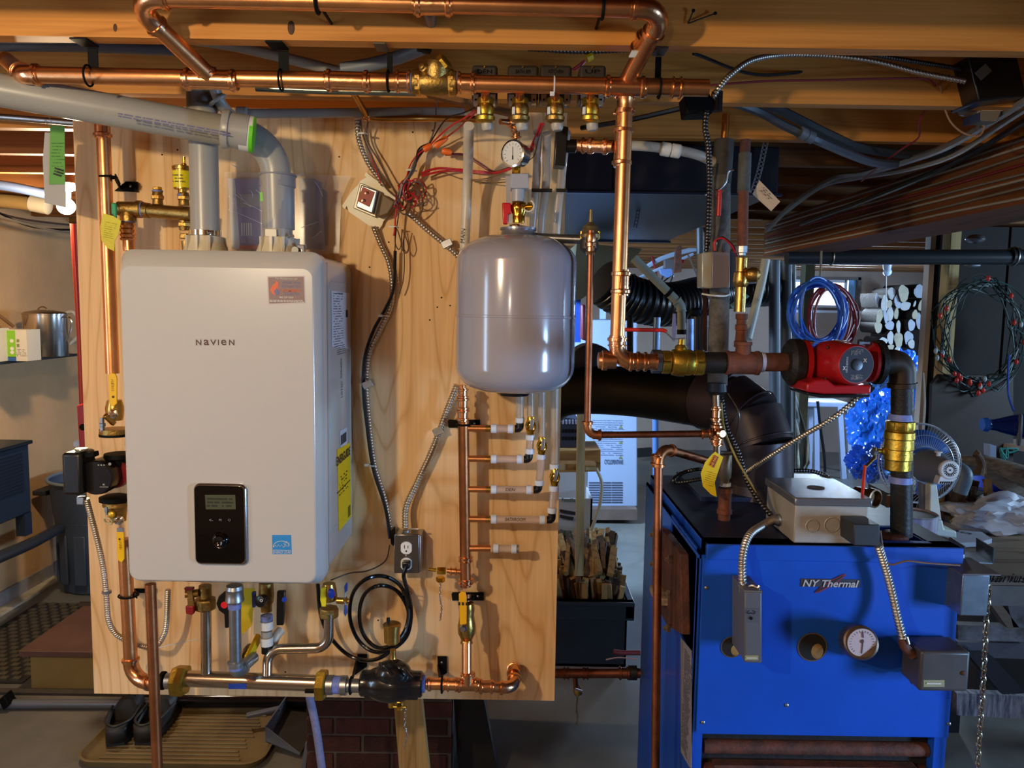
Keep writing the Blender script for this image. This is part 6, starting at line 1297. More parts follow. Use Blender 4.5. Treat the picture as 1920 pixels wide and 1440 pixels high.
# ------------------------------------------------------------ flue pipes
fm_ = M('flue_brown', '#33272a', .42, .45, .35, 7, bump=.06, bs=10)
fd = M('flue_black', '#0b0a0d', .45, .3)
fl_ = T('flue_duct', 'black horizontal flue pipe behind the copper line, right of the board', 'flue', P(1200, 780, 2.4))
MB().tube(cat(PL([(1010, 770, 2.75), (1060, 735, 2.70), (1180, 734, 2.60), (1360, 756, 2.30)]), 8), .082, 28).put('duct_pipe', fd, fl_)
fe = T('flue_elbow', 'large brown segmented flue elbow rising from the blue boiler', 'flue', P(1425, 900, 2.12))
pts = PL([(1330, 750, 2.26), (1372, 757, 2.20), (1408, 785, 2.15), (1424, 832, 2.12), (1427, 915, 2.12)])
rad = S(61, 2.12, 800)
for i in range(4):
    a, b = pts[i], pts[i+1]; d = (b-a)
    MB().tube([a-d.normalized()*.012, b+d.normalized()*.012], rad-(.002 if i % 2 else 0), 32).put('elbow_segment', fm_, fe)
    MB().torus(b, d, rad+.001, .0028, 32, 6).put('elbow_seam', fm_, fe)
MB().lathe(P(1427, 905, 2.12), (0, 0, -1), [(0, rad), (.02, rad*1.05), (.05, rad*1.12)], 32).put('collar', fm_, fe)

# ------------------------------------------------------------ controls on the blue boiler
jb = T('junction_box', 'grey steel junction box with a holed lid on top of the blue boiler', 'box', P(1540, 1012, 1.70))
x0, x1 = P(1490, 975, 1.67).x, P(1628, 975, 1.67).x; zj0 = zT+.002; zj1 = P(1560, 938, 1.67).z
gj = M('box_warm_grey', '#a39b8e', .42, .1, .1, 20)
MB().box((x0, 1.67, zj0), (x1, 1.86, zj1)).put('box_body', gj, jb, bev=.003)
MB().box((x0-.004, 1.662, zj1-.012), (x1+.004, 1.868, zj1+.006)).put('lid', M('lid_steel', '#9fa2a8', .16, .75), jb, bev=.003)
cl = V(((x0+x1)/2, 1.765, zj1+.0062)); MB().lathe(cl, (0, 0, 1), [(0, .019), (.0006, .019)], 28).put('lid_hole', M('hole_brown', '#3c2c24', .8), jb)
for x, y, r_ in ((1523, 986, 12), (1560, 984, 14)):
    MB().torus(P(x, y, 1.669), (0, 1, 0), S(r_, 1.67), .0014, 28, 6).put('knockout_ring', gj, jb)
    MB().lathe(P(x, y, 1.670), (0, -1, 0), [(0, S(r_-2, 1.67)), (.0012, S(r_-2, 1.67))], 28).put('knockout', gj, jb)
MB().lathe(P(1466, 975, 1.76), (-1, -.2, 0), [(0, .014), (.01, .014), (.012, .011), (.025, .011)], 14).put('connector', galv, jb)
MB().tube([P(1470, 958, 1.75), P(1471, 990, 1.75)], .004, 8).put('clamp_screw', galv, jb)
tb = T('small_transformer', 'small black box fixed at the front right corner of the grey junction box', 'box', P(1620, 1022, 1.62))
MB().pp([(1601, 983), (1650, 984), (1650, 1024), (1601, 1023)], 1.60, .07).put('box_body', M('black_grey', '#2a2b2d', .5), tb, bev=.002)
bxc([(1452, 972, 1.76), (1430, 985, 1.72), (1404, 1005, 1.66), (1392, 1045, 1.62), (1392, 1104, 1.60)], .0088, bxsteel, 'silver armoured cable arching from the junction box to the tall grey control', .007)
bxc([(1646, 1022, 1.62), (1660, 1065, 1.63), (1672, 1110, 1.63), (1682, 1155, 1.62), (1693, 1200, 1.60)], .0088, bxsteel, 'armoured cable running down the front of the blue boiler to the brown control box', .007)
aq = T('aquastat', 'tall narrow grey control with a round marking on the boiler front', 'control', P(1410, 1245, 1.57))
ag = M('control_grey', '#5f6165', .45, .2); agt = M('control_tan', '#6f675a', .5, .3)
MB().pp([(1396, 1110), (1429, 1111), (1429, 1244), (1396, 1243)], 1.56, .095).put('control_cover', ag, aq, bev=.003)
MB().pp([(1396, 1107), (1396, 1112), (1429, 1113), (1429, 1108)], 1.562, .092).put('top_edge', agt, aq, smooth=False)
MB().pp([(1396, 1141), (1422, 1141), (1422, 1168), (1396, 1167)], 1.559, .001).put('mark_plate', M('mark_plate', '#54565c', .4), aq, smooth=False)
MB().lathe(P(1408, 1159, 1.558), (0, -1, 0), [(0, .0035), (.001, .0035)], 16).put('hole', blackm, aq)
text('mark_arrow', '<~>', P(1408, 1148, 1.5575), .010, blackp, aq, w=.018)
MB().pp([(1397, 1229), (1422, 1229), (1422, 1238), (1397, 1238)], 1.559, .001).put('name_plate', M('brass_plate', '#8f8d68', .5), aq, smooth=False)
scribble('print', P(1409.5, 1233.5, 1.5585), .022, .004, whitep, aq, 1, seed=2, fill=1, th=.6)
MB().lathe(P(1394, 1103, 1.60), (0, 0, -1), [(-.012, .009), (0, .011), (.006, .011)], 14).put('connector', galv, aq)
MB().tube(cat(PL([(1400, 1103, 1.59), (1410, 1098, 1.585), (1420, 1102, 1.58), (1424, 1098, 1.58)]), 4), .0028, 6).put('clamp_screw', galv, aq)
gg = T('boiler_gauge', 'round rusty-rimmed temperature gauge on the front of the blue boiler', 'gauge', P(1610, 1236, 1.60))
MB().lathe(P(1605, 1203, 1.655), P(1616, 1205, 1.575)-P(1605, 1203, 1.655), [(0, .036), (.02, .0375), (.06, .0365), (.078, .034), (.080, .030), (.076, .0295)], 40).put('gauge_case', M('gauge_case', '#6a5848', .4, .7, .4, 25), gg)
gf = P(1615.5, 1204.5, 1.579)
MB().lathe(gf, (.02, -1, 0), [(0, .0298), (.001, .0298)], 36).put('dial_face', M('dial_pinkish', '#b9a7a8', .4), gg)
B = MB()
for k_ in range(21):
    a = math.radians(-50+14*k_); q = V((math.cos(a), 0, math.sin(a))); B.obox(gf+V((0, -.0016, 0))+q*.024, q*.002, V((-q.z, 0, q.x))*.0004, (0, .0002, 0))
B.put('dial_tick', ink, gg, smooth=False)
B = MB().obox(gf+V((.001, -.0022, -.008)), (.0009, 0, .0003), (0, .0003, 0), (0.0006, 0, .015)); B.put('needle', ink, gg, smooth=False)
MB().lathe(gf+V((0, -.002, .003)), (0, -1, 0), [(0, .004), (.001, .003)], 14).put('hub', M('hub_brown', '#4a3438', .5), gg)
MB().obox(gf+V((.0005, -.0022, .017)), (.0016, 0, .0004), (0, .0003, 0), (-.001, 0, .006)).put('red_hand', M('hand_plum', '#5b3550', .5), gg, smooth=False)
cb2 = T('control_box', 'brown grey metal control box low on the right front of the blue boiler', 'box', P(1755, 1296, 1.60))
cbm = M('control_brown', '#4c4744', .42, .3, .25, 8)
x0, x1 = P(1725, 1260, 1.575).x, P(1818, 1260, 1.575).x; z0, z1 = P(1770, 1297, 1.575).z, P(1770, 1222, 1.575).z
MB().box((x0, 1.575, z0), (x1, 1.655, z1)).put('box_cover', cbm, cb2, bev=.006, seg=3)
MB().pp([(1732, 1275), (1771, 1275), (1771, 1288), (1732, 1288)], 1.5745, .001).put('name_plate', M('brass_plate', '#8f8d68', .5), cb2, smooth=False)
scribble('print', P(1751, 1281.5, 1.5735), .03, .005, whitep, cb2, 1, seed=5, fill=1, th=.6)
screw(P(1806, 1262, 1.575), (0, -1, 0), .005, cb2, rust); MB().lathe(P(1710, 1272, 1.62), (-1, 0, 0), [(-.006, .012), (.0015, .012)], 20).put('knockout', cbm, cb2)
MB().tube(cat(PL([(1692, 1195, 1.605), (1696, 1212, 1.60), (1708, 1224, 1.60), (1712, 1230, 1.60)]), 5), .010, 12).put('cable_elbow', rust, cb2)
MB().tube(cat(PL([(1700, 1194, 1.595), (1704, 1208, 1.592)]), 3), .003, 8).put('clamp_screw', galv, cb2)
hb = T('metal_switch_box', 'galvanised switch box hanging off the right edge of the blue boiler', 'box', P(1815, 1155, 1.62))
gx_ = M('box_zinc', '#7f8a94', .3, .8, .2, 30)
x0, x1 = P(1803, 1115, 1.60).x, P(1854, 1115, 1.60).x; z0, z1 = P(1830, 1155, 1.60).z, P(1830, 1078, 1.60).z
MB().box((x0, 1.60, z0), (x1, 1.70, z1)).put('box_body', gx_, hb, bev=.002)
MB().box((x0-.002, 1.597, z1), (x1+.02, 1.71, z1+.003)).put('box_top', M('top_brown', '#5a4f4c', .5, .5), hb, smooth=False)
MB().box((x0+.01, 1.70, z1), (x0+.06, 1.72, z1+.012)).put('hinge_lip', galv, hb, smooth=False)
ch_ = chain('hanging_chain', PL([(1855, 1098, 1.62), (1850, 1150, 1.62), (1846, 1220, 1.62), (1842, 1300, 1.62), (1836, 1380, 1.62), (1832, 1460, 1.62)]), 'brass coloured jack chain hanging from the galvanised switch box to below the frame', .0045, .0105, M('chain_brass', '#9a8a70', .35, .9))
wire('thermostat_wire', PL([(1650, 995, 1.64), (1656, 1030, 1.63), (1668, 1058, 1.63), (1700, 1052, 1.62), (1740, 1056, 1.62), (1800, 1060, 1.62)]), .0022, M('wire_tan2', '#6e5242', .5), 'tan wire running across the boiler front to the galvanised switch box', 'wire')
bxc([(1610, 745, 1.70), (1560, 785, 1.72), (1500, 820, 1.78), (1440, 858, 1.85), (1395, 890, 1.95)], .0060, bxsteel, 'silver armoured cable slanting from the red pump across the brown flue elbow')
bxc([(1352, 745, 1.84), (1362, 800, 1.84), (1385, 850, 1.83), (1400, 900, 1.80), (1428, 945, 1.78), (1448, 968, 1.77)], .0065, bxdark, 'dark armoured cable dropping from the insulated pipe to the junction box')
wire('yellow_wire', PL([(1352, 755, 1.83), (1358, 805, 1.83), (1375, 848, 1.82), (1392, 880, 1.80), (1410, 910, 1.79), (1430, 948, 1.78)]), .0026, M('wire_ochre', '#8a7630', .5), 'ochre wire wound round the dark armoured cable', 'wire')
bxc([(1315, 898, 2.0), (1270, 905, 1.98), (1264, 898, 1.98), (1285, 885, 2.05), (1318, 879, 2.08), (1380, 874, 2.3)], .0055, bxdark, 'loop of armoured cable lying on top of the blue boiler')
bxc([(1480, 882, 2.2), (1520, 883, 2.2), (1550, 893, 2.2), (1568, 908, 2.15)], .0055, bxdark, 'short armoured cable on the boiler top behind the junction box')
cp = T('brass_coupling', 'open-ended bronze pipe coupling lying on the boiler top by the iron drop', 'coupling', P(1640, 960, 1.95))
d_ = V((.5, -1, 0)).normalized()
MB().lathe(P(1642, 935, 1.95), d_, [(-.06, .019), (-.02, .020), (-.018, .024), (.0, .024), (.001, .020), (-.015, .017)], 24).put('coupling_body', M('bronze', '#7d6046', .4, .9, .3, 30), cp)
wire('stub_wire', PL([(1365, 738, 1.86), (1385, 775, 1.84), (1380, 820, 1.84)]), .002, blackp, 'short black lead beside the dark armoured cable', 'wire')

# ------------------------------------------------------------ copper run behind, bottom centre
bk2 = run('copper_run', 'old copper pipe with fittings running low behind the board towards the blue boiler', [P(1030, 1262, 2.3), P(1200, 1262, 2.3)], .0148, elb=False, mat=copper_old)
for x in (1062, 1098): coupling(P(x, 1262, 2.3), (1, 0, 0), .0148, .018, copper_old, bk2)
coupling(P(1170, 1262, 2.3), (1, 0, 0), .0148, .035, copper_old, bk2); MB().lathe(P(1186, 1261, 2.3), (1, 0, 0), [(-.012, .022), (.012, .022)], 20).put('black_union', iron, bk2)
dk = T('drain_cock', 'drain cock hanging from the low old copper pipe right of the board', 'drain cock', P(1081, 1305, 2.3))
MB().tube([P(1078, 1266, 2.3), P(1080, 1290, 2.3)], .0075, 12).put('stub', copper_old, dk); MB().lathe(P(1081, 1288, 2.3), (.3, 0, -1), [(0, .010), (.01, .014), (.024, .012), (.026, .006)], 14).put('cock_body', brass_d, dk)
MB().beam(P(1078, 1292, 2.28), P(1092, 1296, 2.28), .004, .006).put('cock_lever', galv, dk)
chain('bead_chain', PL([(1083, 1306, 2.29), (1081, 1330, 2.29), (1083, 1345, 2.29), (1080, 1362, 2.29)]), 'dim chain hanging from the drain cock on the low copper pipe', .0022, .0055, M('chain_dim', '#7d6a48', .5, .8))
wire('pink_twine', PL([(1136, 1237, 3.3), (1160, 1233, 3.3), (1195, 1236, 3.3)]), .003, M('twine_pink', '#a87468', .7), 'pale pink twine on the floor under the black bin', 'twine')
tag(MB().tube(PL([(1150, 1222, 3.4), (1165, 1224, 3.4), (1200, 1224, 3.4)]), .011, 12).put('red_tool_handle', M('handle_red', '#6a1f22', .5)), 'dark red tool handle lying in front of the black bin', 'tool')

# ------------------------------------------------------------ black bin with kindling
kb = T('kindling_bin', 'black plastic bin full of kindling right of the board', 'bin', P(1115, 1232, 3.7))
x0, x1 = P(1020, 1180, 3.7).x, P(1188, 1180, 3.7).x; zr = P(1110, 1127, 3.7).z; zm = P(1110, 1158, 3.7).z
bm_2 = M('bin_black', '#14181c', .4)
def binwall(a, b): return MB().box(a, b)
D_ = .42
B = MB(); B.box((x0+.02, 3.72, .003), (x1-.03, 3.73, zm)); B.box((x0+.02, 3.72+D_, .003), (x1-.03, 3.73+D_, zr)); B.box((x0+.02, 3.72, .003), (x0+.03, 3.73+D_, zr)); B.box((x1-.04, 3.72, .003), (x1-.03, 3.73+D_, zr)); B.box((x0+.02, 3.72, .003), (x1-.03, 3.73+D_, .015))
B.put('bin_body', bm_2, kb, smooth=False)
B = MB(); B.box((x0, 3.69, zm-.01), (x1, 3.73, zr)); B.box((x0, 3.68, zr-.02), (x1, 3.73, zr)); B.box((x1-.045, 3.69, zm), (x1, 3.75+D_, zr)); B.put('bin_rim', bm_2, kb, smooth=False, bev=.003)
kw = [WOOD('kindling_a', '#94703f', '#6f4f28', (12, 12, 2), 6, .8), WOOD('kindling_b', '#654629', '#452e1a', (12, 12, 2), 6, .8), WOOD('kindling_c', '#4a3624', '#2e2016', (12, 12, 2), 6, .8), WOOD('kindling_d', '#a58653', '#836438', (12, 12, 2), 6, .8)]
R = random.Random(9)
for i in range(130):
    row_ = i/130; yb = 3.75+D_*.9*row_
    xb = R.uniform(x0+.09, x1-.07); lean = R.uniform(-.08, .10)
    topz = zr+R.uniform(.03, .085)+.02*row_; 
    xt = min(max(xb+lean, x0+.03), x1-.03); yt_ = yb+R.uniform(-.02, .05)
    w_ = R.uniform(.022, .036); h_ = R.uniform(.012, .026)
    o = MB().beam(V((xb, yb, .03+R.uniform(0, .05))), V((xt, yt_, topz)), w_, h_, (R.uniform(-.4, .4), 1, .1)).put('kindling_stick', R.choice(kw), smooth=False)
    tag(o, 'split kindling stick standing in the black bin', 'stick', 'kindling sticks in the black bin')
for i in range(95):
    a = R.uniform(-.5, .5); x = R.uniform(x0+.10, x1-.06); z = zr+.07+R.uniform(0, .08)*(1.2-abs((x-(x0+x1)/2)/(x1-x0))); y_ = 3.80+R.uniform(0, .36)
    d_ = V((math.sin(a)*.5, 1, .35)); o = MB().beam(V((x, y_, z-.04)), V((x, y_, z-.04))+d_.normalized()*.22, R.uniform(.018, .034), R.uniform(.014, .028), (R.uniform(-.5, .5), 0, 1)).put('kindling_chunk', R.choice(kw), smooth=False)
    tag(o, 'short kindling chunk heaped on top of the black bin', 'stick', 'kindling chunks heaped on the bin')

# ------------------------------------------------------------ middle background: freezer, crates, stud
ap = T('freezer', 'white appliance with warning print seen from its back beyond the flue', 'appliance', P(1130, 950, 6.4))
wz = P(1130, 950, 6.4).z
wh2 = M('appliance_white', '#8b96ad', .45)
MB().pp([(1068, 600), (1195, 600), (1195, 950), (1068, 950)], 6.4, .55).put('appliance_body', wh2, ap, smooth=False, bev=.01)
text('print', 'CYCLOPENTANE', P(1150.5, 866, 6.395), S(9, 6.4, 866), M('print_dark', '#2c3148', .6), ap, w=S(35, 6.4), bold=.02)
for y, h_ in ((800, 28), (838, 34)): scribble('print', P(1138, y, 6.395), S(56, 6.4), S(h_, 6.4), M('print_blue', '#5c6684', .6), ap, 7 if h_ < 30 else 9, seed=int(y), fill=.9, th=.22)
for y in (800, 829, 857): MB().prism([P(1160, y+3, 6.396), P(1167, y+3, 6.396), P(1163.5, y-3, 6.396)], (0, .004, 0)).put('warning_mark', M('warn_olive', '#70724e', .6), ap, smooth=False)
for i in range(9):
    B = MB(); y = 904+i*4.6
    for j in range(3): B.pp([(1104+j*21.5, y), (1124+j*21.5, y), (1124+j*21.5, y+1.9), (1104+j*21.5, y+1.9)], 6.395, .01)
    B.put('vent_slot', M('slot_dark', '#3a4054', .7), ap, smooth=False)
z_ = wz
tag(MB().pp([(1050, 955), (1195, 955), (1195, 975), (1050, 975)], 6.3, .8).put('wooden_platform', M('platform', '#5e4a40', .7, 0, .3, 5), smooth=False), 'brown wooden platform under the white appliance', 'platform')
tag(MB().pp([(1083, 776), (1098, 776), (1094, 1080), (1079, 1080)], 3.5, .04).put('wall_stud', studw, smooth=False), 'bare pale stud standing between the board and the white appliance', 'stud')
tag(MB().pp([(1098, 876), (1118, 876), (1118, 882), (1098, 882)], 3.52, .1).pp([(1048, 870), (1118, 870), (1118, 882), (1048, 882)], 3.56, .08).put('cross_block', studw, smooth=False), 'pale wooden cross block fixed to the bare stud', 'block')
wb_ = T('wooden_crate', 'brown wooden crate behind the bare stud', 'crate', P(1085, 884, 4.2)); MB().pp([(1045, 846), (1126, 844), (1126, 866), (1045, 868)], 4.2, .3).put('crate_side', WOOD('crate_wood', '#a07c48', '#7d5c30', (1.5, 9, 9), 8, .7), wb_, smooth=False); MB().pp([(1045, 868), (1126, 866), (1126, 884), (1045, 886)], 4.22, .28).put('crate_side', WOOD('crate_wood', '#a07c48', '#7d5c30', (1.5, 9, 9), 8, .7), wb_, smooth=False)
bsk = T('plastic_basket', 'slotted dark blue basket on top of the wooden crate', 'basket', P(1068, 845, 4.25))
MB().pp([(1045, 782), (1084, 786), (1084, 846), (1045, 846)], 4.3, .2).put('basket_side', M('basket_navy', '#272f44', .5), bsk, smooth=False)
for j, y in enumerate((791, 808, 822)):
    for i in range(5):
        c = P(1056+i*6, y, 4.295); MB().obox(c, (S(1.9, 4.3), 0, 0), (0, .002, 0), (0, 0, S(4.4 if j < 1 else 3.4, 4.3))).put('basket_slot', M('slot_bright', '#9db0dc', .6) if j == 0 else blackm, bsk, bev=.004)
fb = T('appliance_carton', 'white carton with green base and printed name on the floor by the stud', 'carton', P(1080, 1003, 4.4))
cm = M('carton_white', '#a4aab0', .6)
x0, x1 = P(1040, 970, 4.4).x, P(1110, 970, 4.4).x; z0, z1 = P(1080, 1003, 4.4).z, P(1080, 935, 4.4).z
MB().box((x0, 4.4, z0+.02), (x1, 4.41, z1)).put('carton_panel', cm, fb, smooth=False); MB().box((x0, 4.7, z0), (x1, 4.71, z1+.12)).put('carton_panel', cm, fb, smooth=False)
MB().box((x1-.01, 4.4, z0), (x1, 4.71, z1)).put('carton_panel', cm, fb, smooth=False); MB().box((x0, 4.398, z0), (x1+.001, 4.41, z0+.025)).put('green_base', M('carton_green', '#2c6a4c', .6), fb, smooth=False)
MB().box((x0, 4.41, z0), (x1, 4.7, z0+.01)).put('carton_floor', blackm, fb, smooth=False)
text('print', 'FoodSa', P(1066, 937.5, 4.393), S(7, 4.4), M('print_green2', '#1d5138', .6), fb, w=S(26, 4.4), bold=.02)
MB().pp([(1050, 955), (1079, 960), (1079, 966), (1050, 961)], 4.392, .004).put('print_block', ink, fb, smooth=False); MB().pp([(1050, 965), (1076, 970), (1074, 976), (1050, 971)], 4.392, .004).put('print_block', ink, fb, smooth=False)
for q_ in ((1041, 1000), (1105, 1000)): pass
tag(MB().box((x0-.02, 4.38, 0), (x1+.03, 4.75, z0)).put('carton_stand', M('stand_dark', '#241d1a', .8), smooth=False), 'dark low stand under the white and green carton', 'stand')
wire('pale_hose', PL([(1118, 878, 3.7), (1128, 905, 3.7), (1125, 945, 3.7), (1112, 985, 3.7), (1108, 995, 3.7)]), .008, M('hose_pale', '#a8a591', .5), 'pale thin hose hanging in an arc in front of the white appliance', 'hose')
tag(MB().tube([P(1228, 690, 5.6), P(1231, 1025, 5.6)], S(6, 5.6), 16).put('steel_post', M('post_blue', '#5b7cb4', .3, .4)), 'blue grey steel post beyond the flue, right of the white appliance', 'post')
tag(MB().pp([(1195, 842), (1222, 840), (1222, 856), (1195, 858)], 8.9, .05).put('dark_skirting', darkw, smooth=False), 'dark skirting board on the far wall behind the blue post', 'board')
# hollow behind the riser: flexible duct, pvc drop, small things on the far wall
fx_ = T('flexible_duct', 'black corrugated flexible duct sagging behind the copper riser', 'duct', P(1240, 590, 4.3))
cpts = resample(cat(PL([(1128, 528, 4.1), (1165, 552, 4.15), (1215, 568, 4.2), (1262, 570, 4.3), (1310, 558, 4.5), (1360, 545, 4.8), (1450, 540, 5.0)]), 12), .0085)
MB().tube(cpts, [S(42, 4.2)*(1.0 if i % 4 < 2 else .90)*(1 if i < 110 else .95) for i in range(len(cpts))], 24).put('corrugated_hose', M('hose_black', '#15181c', .32, .1), fx_)
pv = run('pvc_drop', 'grey plastic drain pipe angling down in front of the flexible duct', [P(1188, 484, 3.6), P(1277, 572, 3.6), P(1278, 618, 3.6)], S(8, 3.6), .05, M('pvc_greenish', '#8b8f80', .5), M('pvc_greenish', '#8b8f80', .5), ext=.01)
MB().lathe(P(1254, 549, 3.6), P(1277, 572, 3.6)-P(1188, 484, 3.6), [(-.008, S(8.8, 3.6)), (.008, S(8.8, 3.6))], 18).put('black_band', blackm, pv)
MB().lathe(P(1278, 622, 3.6), (0, 0, -1), [(-.01, S(8.6, 3.6)), (.012, S(8.6, 3.6))], 18).put('black_end', blackm, pv)
tag(MB().pp([(1082, 455), (1204, 466), (1188, 488), (1140, 528), (1088, 562), (1070, 560)], 4.6, .6).put('sheet_plenum', M('plenum_olive', '#4c4a38', .5, .1), smooth=False), 'olive sheet metal plenum below the dark duct', 'plenum')
tag(MB().tube([P(1312, 385, 5.2), P(1314, 560, 5.2)], S(7, 5.2), 14).put('steel_post', M('post_grey', '#4d5258', .5, .5)), 'grey steel post behind the flexible duct', 'post')
for i, (pts_, r_, m_, lb) in enumerate((([(1205, 505, 6.5), (1240, 485, 6.5), (1290, 470, 6.5), (1340, 462, 6.5)], .02, M('tube_bluegrey', '#8a97ad', .5), 'pale cable bundle on the far wall above the flexible duct'), ([(1200, 520, 6.4), (1245, 500, 6.4), (1300, 476, 6.4)], .012, M('tube_bluegrey', '#8a97ad', .5), 'thinner pale cable on the far wall above the flexible duct'), ([(1222, 480, 6.5), (1232, 520, 6.4), (1228, 540, 6.4)], .008, wd, 'dark red wire drooping on the far wall'), ([(1250, 500, 6.3), (1240, 530, 6.3), (1262, 515, 6.3), (1250, 545, 6.3)], .007, blackp, 'black wire tangle on the far wall'), ([(1180, 530, 6.3), (1190, 515, 6.3), (1205, 545, 6.3), (1225, 550, 6.3)], .007, blackp, 'black wire drooping left on the far wall'), ([(1290, 478, 3.7), (1330, 560, 3.6), (1355, 536, 3.6), (1420, 530, 3.6)], .004, M('tube_bluegrey', '#8a97ad', .5), 'thin pale wire sagging in front of the flexible duct'))):
    wire('far_cable', PL(pts_), r_, m_, lb)
sb = T('small_junction_box', 'small grey box with a blue clamp on the far wall above the flexible duct', 'box', P(1258, 510, 6.2)); MB().pp([(1246, 486), (1268, 486), (1268, 505), (1246, 503)], 6.2, .06).put('box_body', M('smallbox', '#4e4a4c', .5), sb, bev=.004); MB().pp([(1236, 505), (1260, 503), (1262, 516), (1252, 521), (1240, 514)], 6.2, .05).put('blue_clamp', M('clamp_blue', '#5e78aa', .5), sb, bev=.004)
tag(MB().tube([P(1268, 490, 6.1), P(1282, 490, 6.1)], .014, 10).put('red_switch', M('switch_red', '#a8242c', .5)), 'small red switch right of the grey box on the far wall', 'switch')
tag(MB().pp([(1268, 465), (1278, 458), (1278, 510), (1264, 512)], 6.0, .05).put('rusty_bracket', rust, smooth=False), 'rusty bracket hanging beside the red switch', 'bracket')
bc_ = T('spray_can', 'blue and black patterned canister behind the brass valve', 'canister', P(1297, 650, 3.4)); MB().tube([P(1294, 598, 3.4), P(1294, 660, 3.4)], S(7, 3.4), 16).put('can_body', M('can_blue', '#6f8fd0', .3, .4, .4, 30), bc_); MB().tube([P(1313, 592, 3.45), P(1313, 662, 3.45)], S(16, 3.4), 18).put('black_sleeve', blackp, bc_)
tag(MB().pp([(1295, 580), (1312, 576), (1318, 590), (1297, 594)], 3.4, .05).put('plastic_cover', blackm, bev=.01), 'black cap above the patterned canister', 'cap')
tag(MB().pp([(1262, 588), (1267, 588), (1268, 615), (1266, 640), (1261, 640), (1260, 615)], 3.3, .006).put('pink_label', M('label_pink', '#b89cb0', .5), smooth=False), 'narrow pinkish label strip left of the patterned canister', 'label')
tag(MB().tube([P(1232, 595, 3.8), P(1230, 665, 3.8)], S(6.5, 3.8), 14).put('pipe_upright', M('upright_blue', '#5f7794', .35, .5)), 'grey blue upright pipe under the flexible duct', 'pipe')
tag(MB().pp([(1078, 560), (1089, 560), (1089, 642), (1078, 642)], 4.9, .1).put('blue_case', M('panel_blue', '#1f4fb0', .5), smooth=False), 'bright blue strip just right of the grey tank', 'panel')
tag(MB().pp([(1090, 570), (1099, 572), (1099, 640), (1090, 636)], 4.8, .1).put('red_case', M('panel_darkred', '#5a1a24', .5), bev=.01), 'dark red object beside the blue strip, behind the slim copper line', 'object')
tag(MB().pp([(1178, 590), (1188, 594), (1188, 668), (1178, 668)], 3.9, .06).put('black_tool_case', blackm, bev=.01), 'black upright case behind the copper riser', 'case')
tag(MB().pp([(1125, 565), (1137, 562), (1134, 655), (1124, 655)], 7.0, .03).put('light_blue_strip', M('strip_ltblue', '#9fb4e0', .5), smooth=False), 'pale blue vertical strip left of the copper riser', 'strip')
tag(MB().lathe(P(1108, 690, 2.9), (0, 1, 0), [(-.05, .06), (-.04, .09), (.1, .09)], 30).put('black_drum', blackp), 'round black drum end beside the flue, below the flexible duct', 'drum')

# ------------------------------------------------------------ right background: posts, apron, stool, bags
for i, (x, w_, Y_, m_, lb, yt_, yb_) in enumerate(((1452, 10, 4.7, M('post_steel', '#4f5b66', .55, .3), 'bluish steel post left of the hose coil', 488, 1100), (1474, 10, 4.9, M('post_dark', '#3f474e', .5, .4), 'dark steel post between two pale ones left of the hose coil', 490, 1080), (1486, 6, 5.0, M('post_pale', '#8c9a9a', .45, .2), 'pale narrow post nearest the hose coil', 492, 1070))):
    tag(MB().tube([P(x, yt_, Y_), P(x, yb_, Y_)], S(w_, Y_), 16).put('steel_post', m_), lb, 'post')
tag(MB().tube(PL([(1436, 486, 3.6), (1428, 530, 3.6), (1402, 636, 3.5)]), S(8, 3.6), 18).put('white_drain_pipe', M('pvc_white', '#b9bfb8', .4)), 'slanting white plastic pipe right of the rusty riser', 'pipe')
tag(MB().tube(PL([(1378, 542, 3.4), (1400, 555, 3.4), (1372, 575, 3.4)]), .012, 12).put('green_pipe_piece', M('pipe_green', '#5c8f80', .5)), 'small green plastic piece behind the rusty riser', 'pipe')
tag(MB().box((P(1514, 600, 5.6).x-.03, 5.6, 0), (P(1514, 600, 5.6).x+.035, 5.7, JB-.01)).put('wooden_post', M('post_oliv', '#5f5a44', .7, 0, .3, 6), smooth=False), 'old wooden post behind the hose coil', 'post')
apn = T('work_apron', 'white cloth apron hanging on the post left of the stool', 'apron', P(1498, 880, 5.2))
B = MB(); rows_ = 14; cols = 8; g = []
for i in range(rows_+1):
    y = 718+162*i/rows_
    l = 1468+14*(i/rows_)**1.2; r_ = 1484+34*min(1, (i/rows_)*1.5)
    if i == rows_: l += 6; r_ -= 8
    for j in range(cols+1):
        x = l+(r_-l)*j/cols; g.append(P(x, y, 5.2+.03*math.sin(j*1.7+i*.35)))
B.add(g, [(i*(cols+1)+j, i*(cols+1)+j+1, (i+1)*(cols+1)+j+1, (i+1)*(cols+1)+j) for i in range(rows_) for j in range(cols)])
o = B.put('apron_cloth', M('apron_cloth', '#a9aea4', .8), apn, ang=60); so = o.modifiers.new('thickness', 'SOLIDIFY'); so.thickness = .006
stl = T('plastic_stool', 'white plastic stool with splayed legs in the far room', 'stool', P(1552, 890, 8.2))
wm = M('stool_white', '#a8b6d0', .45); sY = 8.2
a, b = P(1510, 763, sY), P(1592, 755, sY)
MB().box((a.x, sY, a.z), (b.x, sY+.4, b.z)).put('seat', wm, stl, bev=.012)
for x1_, x2_, dy in ((1530, 1533, .05), (1574, 1584, .02), (1590, 1596, .35), (1520, 1518, .36)):
    q = P(x2_, 800, sY+dy); MB().beam(V((P(x1_, 763, sY+dy).x, sY+dy, a.z+.01)), V((q.x+.02, sY+dy, 0.0)), .05, .04, (0, 1, 0)).put('leg', wm, stl, smooth=False)
wire('floor_cable', PL([(1533, 752, 8.0), (1538, 800, 8.0), (1545, 850, 8.0), (1547, 885, 7.9)]), .014, blackp, 'black cable hanging in front of the white stool')
